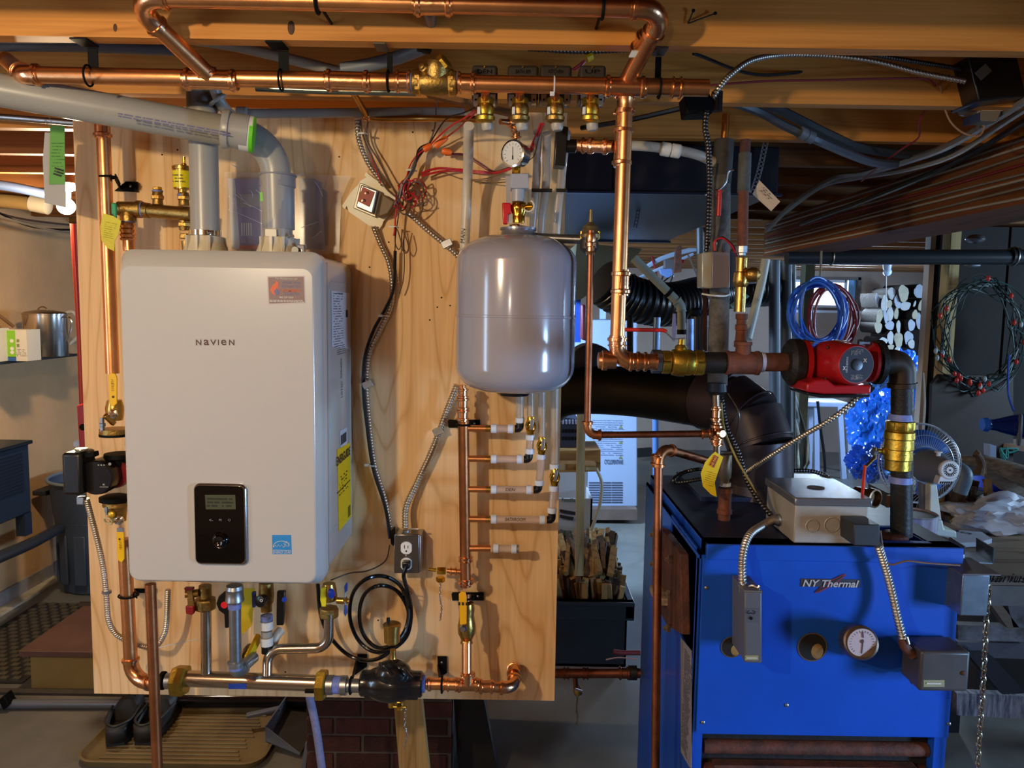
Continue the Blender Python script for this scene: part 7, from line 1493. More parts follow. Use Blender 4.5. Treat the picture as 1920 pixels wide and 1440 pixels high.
# blue bags of bottles
def bag(name, lb, c, r, sc, mat, seed, amp=.22, sub=5, f=(2.4, 6.5)):
    bm = bmesh.new(); bmesh.ops.create_icosphere(bm, subdivisions=sub, radius=1)
    for v in bm.verts:
        n = mnoise.noise(v.co*f[0]+V((seed, 0, 0)))*amp*1.3+abs(mnoise.noise(v.co*f[1]+V((0, seed, 0))))*amp*1.1; v.co = V((v.co.x*sc[0], v.co.y*sc[1], v.co.z*sc[2]))*r*(1+n)+V(c)
    me = bpy.data.meshes.new(name); bm.to_mesh(me); bm.free(); B = MB(); B.v = [tuple(v.co) for v in me.vertices]; B.f = [tuple(p.vertices) for p in me.polygons]; bpy.data.meshes.remove(me)
    return tag(B.put(name, mat, ang=28), lb, 'bag')
import bmesh
bagb = M('bag_blue', '#2c7cf0', .2, 0, .3, 9, coat=.6)
bag('recycling_bag', 'large translucent blue bag of bottles right of the white stool', P(1636, 800, 6.6), S(50, 6.6), (.85, .7, 1.15), bagb, 1.3)
bag('recycling_bag', 'blue bag heaped above the large one, behind the iron elbow', P(1685, 715, 7.0), S(46, 7), (.9, .7, 1.15), bagb, 4.1)
bag('recycling_bag', 'blue bag on the floor behind the red-levered brass valve', P(1630, 868, 6.4), S(38, 6.4), (1.0, .7, .9), M('bag_blue_dark', '#123f9c', .2, 0, .4, 5, coat=.5), 7.7)
bag('recycling_bag', 'pale blue crumpled bag under the iron elbow', P(1650, 712, 6.3), S(16, 6.3), (1.0, .7, 1.0), M('bag_pale', '#5b9ae8', .25, 0, .4, 8, coat=.5), 2.7)
tag(MB().pp([(1511, 668), (1524, 668), (1524, 722), (1511, 722)], 5.4, .08).put('yellow_container', M('container_yellow', '#d0b01c', .5), bev=.01), 'yellow container behind the left flange of the red pump', 'container')
# split log pile with pale sawn faces
lf = [M('log_face_a', '#c9c8c0', .8, 0, .12, 12), M('log_face_b', '#bfb69a', .8, 0, .15, 12), M('log_face_c', '#b7bcc4', .8, 0, .12, 12)]
bark = M('log_bark', '#2e211c', .9, 0, .4, 10, bump=.4)
faces = [(416, 370, 50, 85), (1580, 370, 68, 120), (1225, 470, 30, 100), (1320, 510, 50, 110), (1380, 520, 40, 55), (1500, 480, 45, 100), (1600, 545, 80, 60), (1250, 690, 42, 105), (1330, 690, 25, 100), (1390, 660, 50, 100), (1480, 650, 30, 80), (1390, 815, 62, 62), (1510, 830, 28, 90), (1230, 840, 50, 78), (1690, 810, 48, 80), (1735, 515, 15, 45), (1740, 665, 40, 65), (1795, 760, 40, 120), (1400, 985, 42, 95), (1510, 1010, 60, 110), (1650, 985, 62, 95), (1300, 1030, 60, 50), (1830, 530, 40, 90), (1800, 345, 75, 95), (1690, 1070, 45, 65), (1400, 1115, 50, 40), (1320, 1110, 40, 30), (1500, 1150, 45, 40)]
faces[0] = (1416, 370, 50, 85)
LYb = 8.9
for i, (x, y, a, b_) in enumerate(faces):
    px_, py_ = 1480+x/7.385, 500+y/7.385; R = random.Random(i)
    c = P(px_, py_, LYb+R.uniform(-.04, .06)); ra, rb = S(a/7.385, LYb), S(b_/7.385, LYb)
    out = []; rot = R.uniform(-.25, .25)
    for k_ in range(14):
        t_ = 2*math.pi*k_/14; q = 1+.08*math.sin(3*t_+i)+.05*math.sin(5*t_); dx, dz = math.cos(t_)*ra*q, math.sin(t_)*rb*q
        out.append(c+V((dx*math.cos(rot)-dz*math.sin(rot), 0, dx*math.sin(rot)+dz*math.cos(rot))))
    g = tag(MB().prism(out[::-1], (0, .4, 0)).put('split_log', bark, ang=50), 'split log in the pile against the far wall', 'log', 'split logs in the far pile')
    MB().prism([q+V((0, -.004, 0)) for q in out[::-1]], (0, .004, 0)).put('sawn_face', lf[i % 3], None, smooth=False)
    fo = bpy.context.scene.collection.objects[-1]; fo.parent = g; fo.matrix_parent_inverse = Matrix.Translation(-g.location)
tag(MB().pp([(1652, 600), (1742, 575), (1742, 860), (1640, 860)], 9.32, .25).put('log_stack', bark, smooth=False), 'dark shadowed mass of logs behind the pale sawn ends', 'log pile')
# light pull bulb in the far room
lb_ = T('light_bulb', 'unlit bulb with a pull cord over the far log pile', 'light bulb', P(1664, 515, 7.5))
MB().lathe(P(1664, 494, 7.5), (0, 0, -1), [(-.05, .045), (0, .04), (.05, .035), (.06, .03)], 16).put('lamp_holder', M('holder_grey', '#8d949c', .5), lb_); MB().ball(P(1664, 510, 7.5), S(7.5, 7.5), 14, 10).put('bulb_glass', M('bulb_off', '#b9cbe0', .15), lb_)
MB().tube([P(1662, 518, 7.45), P(1661, 585, 7.45)], .004, 6).put('pull_cord', whitep, lb_)
ptube('black_drain_pipe', [(1475, 482, 4.2), (1700, 482, 4.2), (1940, 482, 4.2)], .040, M('abs_black', '#22282e', .35), 'long black plastic drain pipe under the ceiling at the right', 'pipe')
tag(MB().lathe(P(1903, 481, 4.2), (1, 0, 0), [(-.03, .044), (-.028, .048), (.012, .048), (.014, .044)], 24).put('pipe_hub', MC['abs_black']), 'hub coupling at the right end of the black drain pipe', 'coupling')
tag(MB().torus(P(1901, 481, 4.2), (1, 0, 0), .049, .004, 24, 6).put('hub_ring', galv), 'pale ring on the hub of the black drain pipe', 'ring')
for x, lb in ((1559, 'steel strap round the black drain pipe near its left end'),): tag(MB().torus(P(x, 482, 4.2), (1, 0, 0), .0415, .003, 20, 6).beam(P(x, 462, 4.19), P(x+3, 440, 4.19), .02, .002, (0, 1, 0)).put('pipe_strap', galv), lb, 'strap')
tag(MB().ball(P(1829, 448, 3.6), .035, 12, 8, (1.2, 1, .6)).put('foil_wrap', M('foil', '#8a8f98', .25, .8)), 'crumpled foil above the black drain pipe', 'foil')
tag(MB().lathe(P(1823, 494, 4.5), (0, 0, -1), [(0, .045), (.015, .04), (.02, .02)], 16).put('ceiling_dome', M('dome_grey', '#8f9aa8', .4)), 'small pale dome under the black drain pipe', 'lamp')
# hose coils
def coil(name, lb, cx, cy, a, b_, n_, r_, mat, Y_, seed, spread):
    R = random.Random(seed); g = T(name, lb, 'hose', P(cx, cy+b_, Y_))
    for i in range(n_):
        dx, dy, da, db = R.uniform(-spread, spread)*.5, R.uniform(-spread*.2, spread), R.uniform(-spread, spread), R.uniform(-spread*.9, spread*.9)
        pts_ = [P(cx+dx+(a+da)*math.cos(t_)+3*math.sin(2*t_+i), cy+dy+(b_+db)*math.sin(t_), Y_+.05*math.sin(t_+i)+i*.006) for t_ in [2*math.pi*k_/26 for k_ in range(26)]]
        pts_ += pts_[:2]; MB().tube(pts_[:-1], r_, 8, False).put('hose_turn', mat, g)
    return g
coil('hose_coil', 'coil of blue hose hanging from a hook near the far window', 1533, 585, 46, 58, 13, S(2.5, 4.0), M('hose_blue', '#2f6ad0', .35), 4.0, 3, 10)
coil('hose_coil', 'coil of dark red hose hanging behind the blue hose coil', 1560, 594, 42, 58, 5, S(2.3, 4.2), M('hose_red', '#7a1a26', .4), 4.25, 5, 5)
wire('hanging_hook', PL([(1540, 470, 4.05), (1539, 500, 4.05), (1537, 528, 4.02), (1541, 531, 4.0)]), .005, M('hook_tan', '#8a8878', .5), 'wire hook holding up the blue hose coil', 'hook')
# wreath of string lights
sw = T('string_lights', 'wreath of green wire string lights with red bulbs hanging on the dark partition', 'string lights', P(1832, 730, 4.4))
R = random.Random(17); sg = M('wire_green', '#0a241c', .5); sg2 = M('wire_teal', '#0f3f42', .5)
for i in range(13):
    a0 = R.uniform(0, 6.28); ox, oy = R.uniform(-12, 10), R.uniform(-10, 12); q = [P(1838+ox+(74+R.uniform(-14, 14))*math.cos(a0+t_)+R.uniform(-5, 5), 627+oy+(96+R.uniform(-14, 14))*math.sin(a0+t_)+R.uniform(-5, 5), 4.38+R.uniform(-.03, .05)) for t_ in [k_*.37 for k_ in range(18)]]
    MB().tube(cat(q, 4), .0032, 5).put('light_wire', sg if i % 3 else sg2, sw)
for i in range(26):
    a0 = R.uniform(0, 6.28) if i < 12 else R.uniform(.6, 2.9); c = P(1834+(76+R.uniform(-12, 12))*math.cos(a0), 625+(98+R.uniform(-14, 14))*math.sin(a0), 4.35)
    MB().ball(c, .011, 8, 6, (1, 1, 1.5)).put('red_bulb' if i % 4 else 'clear_bulb', M('bulb_red', '#b8362c', .25) if i % 4 else M('bulb_clear', '#a8b8c0', .15), sw)
# white string edge and blue cord right
wire('blue_rope', PL([(1892, 665, 4.3), (1890, 700, 4.3), (1891, 740, 4.3), (1900, 770, 4.2)]), .006, M('cord_blue', '#25489c', .5), 'blue cord hanging from the string lights', 'cord')
wire('white_rope', PL([(1731, 700, 4.4), (1734, 760, 4.2), (1729, 830, 4.2)]), .006, M('cord_white', '#a8a39c', .6), 'white cord by the pale edge of the partition', 'cord')

# ------------------------------------------------------------ desk fan
fan = T('desk_fan', 'white and grey desk fan seen from behind, right of the iron drop pipe', 'fan', P(1765, 1005, 2.62))
ax = (P(1712, 868, 2.80)-P(1779, 881, 2.55)).normalized(); gc = P(1722, 868, 2.76)
u_ = ax.cross(V((0, 0, 1))).normalized(); v_ = u_.cross(ax)
RG = S(74, 2.76, 860)
gw = M('guard_wire', '#a9b2c0', .3, .5)
for rr2, off, th in ((RG, 0, .0035), (RG*.98, -.02, .0016), (RG*.72, -.045, .0014), (RG*.45, -.05, .0016)): MB().torus(gc+ax*off, ax, rr2, th, 48, 6).put('guard_ring', gw if th < .003 else whitep, fan)
B = MB()
for k_ in range(72):
    a = 2*math.pi*k_/72; q = u_*math.cos(a)+v_*math.sin(a); q2 = u_*math.cos(a+.12)+v_*math.sin(a+.12)
    B.tube([gc-ax*.05+q2*RG*.42, gc-ax*.045+q2*RG*.72, gc-ax*.02+q*RG*.97, gc+q*RG], .0009, 4, False)
B.put('guard_wires', gw, fan, kind='stuff')
bl_ = M('blade_blue', '#3f78c8', .25, 0, trans=.3)
for k_ in range(3):
    a = 2*math.pi*k_/3+.5; pts_ = []
    for i in range(9):
        t_ = i/8*1.5-.1; q = u_*math.cos(a+t_)+v_*math.sin(a+t_); pts_.append((gc+q*RG*.22+ax*(.012*t_), gc+q*RG*(.88-.12*abs(t_-.7))+ax*(.03*t_-.01)))
    B = MB(); B.add([p_ for pr_ in pts_ for p_ in pr_], [(2*i, 2*i+1, 2*i+3, 2*i+2) for i in range(8)]); o = B.put('fan_blade', bl_, fan); so = o.modifiers.new('thickness', 'SOLIDIFY'); so.thickness = .002
mc = P(1779, 881, 2.56); hr = S(33, 2.62)
MB().lathe(mc+ax*.0, ax, [(0, S(16, 2.56)), (.01, S(18, 2.56)), (.03, S(21, 2.56)), (.09, hr*.92), (.15, hr), (.17, hr*.9)], 32).put('motor_housing', M('housing_grey', '#6a717a', .5), fan)
MB().lathe(mc, -ax, [(-.006, S(18.5, 2.56)), (.004, S(18.5, 2.56)), (.008, S(16, 2.56))], 32).put('rear_cap', whitep, fan)
B = MB()
for k_ in range(20):
    a = 2*math.pi*k_/20; q = u_*math.cos(a)+v_*math.sin(a); w2 = (q.cross(ax)); B.obox(mc-ax*.0085+q*S(9.5, 2.56), q*S(3, 2.56), w2*.0014, ax*.0004)
B.put('rear_slots', blackm, fan, smooth=False)
MB().ball(mc-ax*.009, .003, 8, 6).put('rear_screw', greyd, fan)
MB().pp([(1763, 893), (1795, 897), (1782, 908), (1758, 908)], 2.555, .03).put('rear_shroud', whitep, fan, bev=.002)
B = MB()
for i in range(6): B.pp([(1764+i*4, 903), (1766+i*4, 903), (1764+i*4, 907), (1762+i*4, 907)], 2.553, .002)
B.put('shroud_slots', blackm, fan, smooth=False)
MB().lathe(P(1759, 857, 2.62)+V((0, 0, -.006)), (0, 0, 1), [(0, .008), (.02, .007), (.021, .012), (.026, .012)], 12).put('swing_knob', whitep, fan)
MB().pp([(1744, 908), (1757, 908), (1768, 990), (1743, 990)], 2.62, .035).put('post', M('fan_cream', '#c4c6b2', .4), fan, bev=.004)
MB().pp([(1728, 905), (1744, 912), (1742, 975), (1730, 965)], 2.66, .03).put('post_shade_side', M('housing_grey', '#6a717a', .5), fan, bev=.004)
MB().pp([(1742, 975), (1768, 975), (1771, 992), (1794, 996), (1795, 1010), (1744, 1004)], 2.60, .10).put('base', MC['fan_cream'], fan, bev=.006)
# ------------------------------------------------------------ work table on the right
tz = .86
def PZc(x, y): return PZ(x, y, tz)
tag(MB().box((P(1902, 900, 3.7).x-.25, 3.48, 0), (P(1902, 900, 3.7).x+.3, 3.95, .70)).put('dark_cabinet', M('cabinet_dark', '#221e1c', .8), smooth=False), 'dark low cabinet under the blue tub', 'cabinet')
tb_ = T('work_table', 'rough wooden work table with painted trestle boards at the right edge', 'table', P(1870, 1345, 3.0))
fr = PZ(1920, 1066, tz); tX0 = .98
B0 = 2.62
for i in range(4):
    MB().box((tX0-.06 if i else tX0, B0+i*.17, tz-.03), (2.6, B0+i*.17+.166, tz)).put('table_board', WOOD('table_wood', '#8b7a66', '#5c4c3c', (1.2, 9, 9), 9, .8), tb_, smooth=False, bev=.002)
MB().box((tX0, B0-.004, tz-.10), (2.6, B0+.03, tz-.03)).put('apron_board', M('apron_lettered', '#6e675e', .7, 0, .3, 6), tb_, smooth=False)
text('lettering', 'Marius', P(1884, 1083, B0-.006), .034, blackm, tb_, w=.16, shear=.3)
pw = M('paint_flaked', '#a3a6a8', .7, 0, .55, 7, col2='#5b534c', bump=.2)
pz_ = M('paint_zebra', '#b0aaa8', .7, 0, .9, 16, col2='#3d4152', stretch=(6, 1, .7))
MB().pp([(1796, 1172), (1935, 1176), (1935, 1204), (1796, 1200)], 3.0, .04).put('rail_board', pw, tb_, smooth=False)
MB().pp([(1796, 1204), (1935, 1207), (1935, 1236), (1796, 1232)], 3.02, .04).put('rail_board', M('paint_grey', '#6c7076', .7, 0, .2, 6), tb_, smooth=False)
MB().pp([(1794, 1300), (1935, 1306), (1935, 1349), (1794, 1341)], 2.95, .04).put('zebra_board', pz_, tb_, smooth=False)
MB().pp([(1879, 1090), (1925, 1092), (1935, 1178), (1900, 1176)], 2.9, .05).put('trestle_leg', pw, tb_, smooth=False)
MB().prism([P(1852, 1125, 2.9), P(1866, 1118, 2.9), P(1912, 1178, 2.9), P(1890, 1178, 2.9)], (0, .05, 0)).put('brace', boardw, tb_, smooth=False)
MB().prism([P(1818, 1230, 2.9), P(1860, 1230, 2.9), P(1925, 1300, 2.9), P(1880, 1302, 2.9)], (0, .05, 0)).put('brace', M('brace_dark', '#2d2c31', .8), tb_, smooth=False)
for x in (1.15, 2.4): MB().box((x+.1, 3.0, 0), (x+.18, 3.08, tz-.03)).put('table_leg', boardw, tb_, smooth=False)
tag(MB().box((1.42, 3.16, 0), (1.9, 3.30, .28)).put('dark_crate', M('crate_dark', '#26262b', .8), smooth=False), 'dark crate under the work table', 'crate')
# steel channel
sc = T('steel_channel', 'dark U-shaped steel channel standing on the front of the work table', 'channel', PZ(1830, 1050, tz+.02))
dk_ = M('steel_dark', '#2e2e30', .45, .5)
zc = P(1800, 1040, 2.60).z
a0 = P(1807, 1024, 2.54); a1 = P(1777, 1004, 2.80)
def quad(pxs, Ys, m_, nm, off): MB().prism([P(x, y, Y_) for (x, y), Y_ in zip(pxs, Ys)], off).put(nm, m_, sc, smooth=False)
quad([(1779, 1005), (1808, 1024), (1806, 1052), (1779, 1030)], (2.70, 2.50, 2.50, 2.70), dk_, 'channel_side', (.004, 0, 0))
quad([(1830, 1008), (1863, 1028), (1861, 1055), (1830, 1034)], (2.70, 2.50, 2.50, 2.70), dk_, 'channel_side', (.004, 0, 0))
quad([(1806, 1052), (1861, 1056), (1830, 1034), (1806, 1033)], (2.50, 2.50, 2.70, 2.70), M('channel_floor', '#7f8894', .35, .5), 'channel_web', (0, 0, -.003))
# things on the table
pc = T('paint_can', 'paint can with drips on the table behind the blue boiler\'s right corner', 'can', P(1705, 1010, 2.75))
MB().lathe(P(1706, 1006, 2.50), (0, 0, 1), [(0, .078), (.075, .078), (.077, .081), (.08, .078), (.079, .072), (.074, .07)], 36).put('can_body', M('can_label', '#6a3140', .5, 0, .9, 26, col2='#b8bcc4', stretch=(1, 1, .12)), pc)
MB().lathe(P(1706, 1006, 2.50)+V((0, 0, .0745)), (0, 0, 1), [(0, .069), (.001, .069)], 32).put('can_lid', M('lid_grey', '#6b7470', .4, .3), pc)
bag('paper_bag', 'crumpled white printed sack on the right of the work table', PZ(1868, 998, tz)+V((0.03, .05, .055)), .165, (1.15, .6, .42), M('sack_white', '#b4bac6', .5), 3.3, .42, 4, (1.6, 3.1))
pt = T('printed_pail_lid', 'white sack with dark lettering lying under the crumpled one on the table', 'sack', PZ(1820, 1010, tz))
q = [PZ(x, y, tz+.02) for x, y in ((1765, 975), (1790, 985), (1830, 990), (1860, 1010), (1838, 1016), (1800, 1018), (1768, 1005))]
MB().prism(q[::-1], (0, 0, -.018)).put('sack_sheet', M('sack_white', '#a3a9b6', .5, 0, .15, 10), pt, smooth=False)
text('lettering', 'ello', PZ(1792, 995, tz+.0215), .03, M('ink_navy', '#1c2036', .6), pt, w=.12, r=(1, -.9, 0), u=(.6, 1, 0), bold=.02)
# far table things
tub = T('blue_tub', 'bright blue plastic tub holding a driftwood log at the right edge', 'tub', P(1890, 950, 3.3))
MB().lathe(V((P(1902, 900, 3.7).x, 3.7, .70)), (0, 0, 1), [(0, .20), (.225, .225), (.227, .236), (.24, .236), (.24, .226), (.02, .195)], 36).put('tub_body', M('tub_blue', '#1238a8', .35), tub)
lg = T('driftwood_log', 'grey weathered log with a branch stub resting in the blue tub', 'log', P(1870, 885, 3.4))
MB().tube(cat(PL([(1800, 862, 3.5), (1850, 868, 3.45), (1900, 885, 3.4), (1950, 905, 3.35)]), 5), [.02+.0022*i for i in range(16)], 12).put('log_body', M('driftwood', '#7d766c', .9, 0, .45, 12, bump=.4, stretch=(1, 6, 6)), lg)
MB().tube(cat(PL([(1834, 890, 3.35), (1840, 870, 3.35), (1832, 852, 3.35), (1828, 850, 3.35)]), 4), [.022, .02, .018, .017, .016, .016, .015, .014, .016, .018, .016, .012, .01], 10).put('branch_stub', M('branch_brown', '#5a4838', .9, 0, .4, 14, bump=.4), lg)
MB().prism([P(x, y, 3.42) for x, y in ((1850, 866), (1925, 885), (1925, 935), (1895, 925), (1850, 890))], (0, .08, 0)).put('split_face', M('driftwood2', '#8d857a', .9, 0, .4, 10, bump=.3, stretch=(1, 5, 5)), lg, smooth=False)
R = random.Random(31)
for i in range(26):
    c = P(1672+R.uniform(0, 1)*190, 940+R.uniform(-22, 18)*(1 if i % 2 else .6), 3.25+R.uniform(0, .15)); d_ = V((R.uniform(-.5, .5), R.uniform(-.2, .6), 1))
    tag(MB().beam(c-V((0, 0, .06)), c+d_.normalized()*.05, R.uniform(.02, .035), R.uniform(.015, .025), (R.uniform(-.5, .5), 1, 0)).put('firewood_piece', R.choice(kw), smooth=False), 'short piece of split wood in the pile behind the desk fan', 'wood', 'split wood pieces behind the fan')
tag(MB().pp([(1665, 925), (1880, 930), (1880, 990), (1665, 990)], 3.5, .2).put('wood_box', M('box_dark_brown', '#2a211c', .8), smooth=False), 'dark box holding the split wood behind the desk fan', 'box')
wbt = T('water_bottle', 'large blue water bottle lying on its side at the right edge', 'bottle', P(1880, 815, 3.6))
c = P(1843, 796, 3.6); MB().lathe(c, (1, -.1, 0), [(0, .024), (.003, .030), (.02, .030), (.03, .024), (.05, .026), (.12, .045), (.2, .06), (.4, .062)], 28).put('bottle_body', M('bottle_blue', '#12348c', .1, 0, trans=.5), wbt)
MB().lathe(c+V((-.004, 0, 0)), (1, -.1, 0), [(0, .029), (.022, .033)], 24).put('bottle_cap', M('cap_blue', '#1f66e8', .3), wbt)
MB().torus(P(1912, 806, 3.5), (1, -.6, 0), .065, .008, 28, 8).put('bottle_ring', M('ring_grey', '#5d626c', .4), wbt)
sh2 = T('small_bench', 'small wooden bench top with a white leg at the right edge behind the log', 'bench', P(1880, 860, 3.9))
MB().prism([PZ(1848, 822, 1.03), PZ(1860, 828, 1.03), PZ(1960, 842, 1.03), PZ(1960, 824, 1.03)][::-1], (0, 0, -.03)).put('bench_top', M('bench_beige', '#9a8878', .6), sh2, smooth=False)
MB().pp([(1856, 834), (1868, 836), (1868, 858), (1856, 856)], 3.75, .05).put('bench_leg', M('leg_bluewhite', '#8fa0b8', .5), sh2, smooth=False)
R = random.Random(8); q = [P(1890+R.uniform(-15, 18), 850+R.uniform(-14, 12), 3.7) for i in range(14)]
tag(MB().tube(cat(q, 6), .005, 6).put('teal_twine', M('twine_teal', '#2a8f8a', .7)), 'tangle of teal twine on the small bench', 'twine')
tag(MB().tube(cat(PL([(1765, 868, 3.3), (1790, 875, 3.25), (1810, 890, 3.2), (1800, 925, 3.2)]), 6), .028, 14).put('grey_duct_hose', M('duct_bluegrey', '#5d7280', .5)), 'grey blue hose curving behind the fan towards the tub', 'hose')
# ------------------------------------------------------------ left side: shelf, pot, heater, bin, step, tray, shoes
sX = -2.62
shp = PX(147, 663, sX)
shelf = tag(MB().box((XL, 2.9, shp.z-.014), (sX, shp.y, shp.z)).put('wall_shelf', M('shelf_black', '#15161a', .5), smooth=False, bev=.002), 'thin black shelf on the left wall carrying the steel pot', 'shelf')
sz = shp.z
pot = T('stock_pot', 'stainless steel stock pot with lid on the black shelf', 'pot', (-2.76, 4.55, sz))
pc_ = V((P(86, 640, 4.5).x, 4.5, sz))
pr_ = S(37, 4.5, 640); ph = P(86, 590, 4.5).z-sz
MB().lathe(pc_, (0, 0, 1), [(0, pr_*.97), (.006, pr_), (ph, pr_), (ph+.002, pr_*1.04), (ph+.006, pr_*1.04)], 40).put('pot_body', M('pot_steel', '#b8b4ae', .22, 1), pot)
MB().lathe(pc_+V((0, 0, ph+.006)), (0, 0, 1), [(0, pr_*1.03), (.010, pr_*.9), (.020, pr_*.4), (.022, .01)], 36).put('pot_lid', M('lid_tan', '#9d8468', .3, .9), pot)
MB().tube(cat([pc_+V((dx, -.02, ph+.015+dz)) for dx, dz in ((-.03, 0), (-.022, .02), (0, .03), (.022, .02), (.03, 0))], 5), .004, 8).put('lid_handle', M('lid_tan', '#9d8468', .3, .9), pot)
MB().tube(cat([pc_+V((pr_+dx, 0, ph-.03+dz)) for dx, dz in ((0, .02), (.035, .01), (.03, -.06), (0, -.12))], 6), .0045, 8).put('side_handle', chrome, pot)
wire('clear_tubing', PL([(118, 588, 4.6), (138, 586, 4.6), (149, 610, 4.6), (146, 630, 4.6), (132, 645, 4.6)]), .010, M('tubing', '#a8a8ac', .25), 'loop of clear tubing hanging from the stock pot', 'tube', 10)
tag(MB().tube(PL([(-10, 585, 4.3), (25, 612, 4.4)]), .009, 10).put('wooden_stick', M('stick_tan', '#7c5a3a', .7)), 'brown stick leaning behind the boxes on the shelf', 'stick')
cb = T('small_carton', 'green and white carton with a blue base on the black shelf', 'carton', (P(25, 670, 4.1).x, 4.1, sz))
x0, x1, xm = P(3, 640, 4.1).x, P(50, 640, 4.1).x, P(29, 640, 4.1).x; h_ = P(20, 618, 4.1).z-sz
MB().box((x0, 4.1, sz), (x1, 4.22, sz+h_)).put('carton_box', M('carton_paper', '#c4c0b4', .6), cb, smooth=False)
MB().box((x0, 4.098, sz+.02), (xm, 4.1, sz+h_-.004)).put('green_panel', M('panel_green', '#7ab428', .6), cb, smooth=False)
MB().box((x0, 4.098, sz), (xm, 4.1, sz+.022)).put('blue_panel', M('panel_blue2', '#2c5c9c', .6), cb, smooth=False)
for z in (.105, .065, .045): MB().lathe(V((xm-.018, 4.0975, sz+z)), (0, -1, 0), [(0, .010), (.0005, .010)], 14).put('white_spot', whitep, cb)
for z in (.10, .075): MB().box((xm+.008, 4.0975, sz+z), (xm+.02, 4.099, sz+z+.014)).put('picture', M('picture_olive', '#77793c', .6), cb, smooth=False)
scribble('print', V(((xm+x1)/2, 4.0975, sz+.045)), .05, .04, inkg, cb, 5, seed=3, fill=.6, th=.2)
tag(MB().box((P(-25, 640, 4.05).x, 4.02, sz), (P(2, 640, 4.05).x, 4.12, sz+h_*1.05)).put('small_carton', M('carton_paper', '#c4c0b4', .6), smooth=False, bev=.002), 'white carton left of the green one, cut by the left edge', 'carton')
# stains
R = random.Random(14)
# heater cabinet
hx = PX(57, 832, -2.56); hz0 = PX(60, 960, -2.56).z
ht = T('heater_cabinet', 'dark blue louvred heater cabinet against the left wall', 'heater', (-2.73, 3.8, hz0-.1))
hm = M('heater_navy', '#223044', .35, .3)
MB().box((XL+.01, 3.0, hz0), (-2.57, hx.y, hx.z)).put('cabinet_body', hm, ht, bev=.006)
MB().box((XL+.01, 2.98, hx.z), (-2.55, hx.y+.01, hx.z+.02)).put('cabinet_top', M('heater_top', '#1d2430', .3, .3), ht, bev=.006)
for i in range(12):
    z = hx.z-.045-i*.018
    MB().box((-2.5705, 3.2, z), (-2.566, hx.y-.06, z+.007)).put('louvre', M('louvre_dark', '#141a26', .4, .3), ht, smooth=False)
MB().box((-2.62, hx.y-.06, hz0-.12), (-2.57, hx.y, hz0)).put('cabinet_leg', hm, ht, smooth=False)
MB().box((-2.88, hx.y-.06, 0.0), (-2.84, hx.y, hz0)).put('cabinet_leg', hm, ht, smooth=False)
ptube('wall_pipe', [(-60, 1072, 3.6), (0, 1044, 3.8), (60, 1018, 4.1), (112, 990, 4.5)], .030, M('pipe_navy', '#2c3038', .4), 'dark pipe sloping along the left wall below the heater', 'pipe')
# trash can
tcx = P(186, 1000, 4.75); tc_ = V((tcx.x, 4.75, 0)); tH = P(150, 892, 4.75).z
cn = T('trash_can', 'round blue grey plastic trash can behind the left edge of the board', 'trash can', tc_)
cm2 = M('can_bluegrey', '#39465c', .5)
MB().lathe(tc_, (0, 0, 1), [(0, .19), (.012, .20), (tH*.62, .232), (tH*.64, .238), (tH*.66, .232), (tH*.9, .240), (tH*.91, .252), (tH-.02, .258), (tH, .272), (tH, .262), (tH*.4, .22)], 48).put('can_body', cm2, cn)
MB().torus(tc_+V((0, 0, tH)), (0, 0, 1), .268, .010, 48, 8).put('can_rim', M('rim_bluegrey', '#74808c', .45), cn)
MB().box((tc_.x-.33, 4.63, tH-.10), (tc_.x-.24, 4.78, tH-.07)).put('can_handle', M('handle_dark', '#272a30', .5), cn, bev=.006)
for a in (-150, -120, -90, -60): 
    q = V((math.cos(math.radians(a)), math.sin(math.radians(a)), 0)); MB().obox(tc_+q*.224+V((0, 0, tH*.32)), V((-q.y, q.x, 0))*.035, q*.008, (0, 0, tH*.22)).put('can_panel', cm2, cn, bev=.006)
# red pipe and red box behind the board edge
tag(MB().tube([P(137, 420, 3.3), P(150, 640, 3.3), P(155, 770, 3.3)], .012, 14).put('red_pipe', M('pipe_red', '#9c2a20', .35, .2)), 'thin red pipe down the left side of the board', 'pipe')
rb = T('red_box', 'red metal box just left of the board above the circulator', 'box', P(152, 840, 3.2)); MB().pp([(143, 760), (170, 752), (172, 838), (148, 840)], 3.2, .12).put('box_body', M('box_red', '#a01820', .35), rb, bev=.006); MB().lathe(P(155, 801, 3.198), (0, -1, 0), [(0, .014), (.004, .012)], 14).put('box_knob', blackm, rb); MB().pp([(138, 828), (150, 826), (150, 836), (138, 838)], 3.21, .04).put('box_bracket', galv, rb, smooth=False)
# waffle mat
mt = T('rubber_mat', 'dark waffle rubber mat on the floor by the left wall', 'mat', PZ(90, 1200, 0))
mx0, my0, my1 = -2.72, PZ(60, 1283, 0).y, PZ(60, 1132, 0).y; mx1 = P(200, 1200, 4.2).x
MB().box((mx0, my0, .001), (mx1, my1, .007)).put('mat_base', M('mat_dark', '#1d1a17', .85), mt, smooth=False)
B = MB(); y = my0+.02; i = 0
while y < my1-.03:
    x = mx0+.02+(.03 if i % 2 else 0)
    while x < mx1-.03: B.box((x, y, .006), (x+.034, y+.03, .014)); x += .06
    y += .045; i += 1
B.put('mat_knobs', M('mat_tan', '#4b4334', .85, 0, .3, 30), mt, smooth=False, kind='stuff')
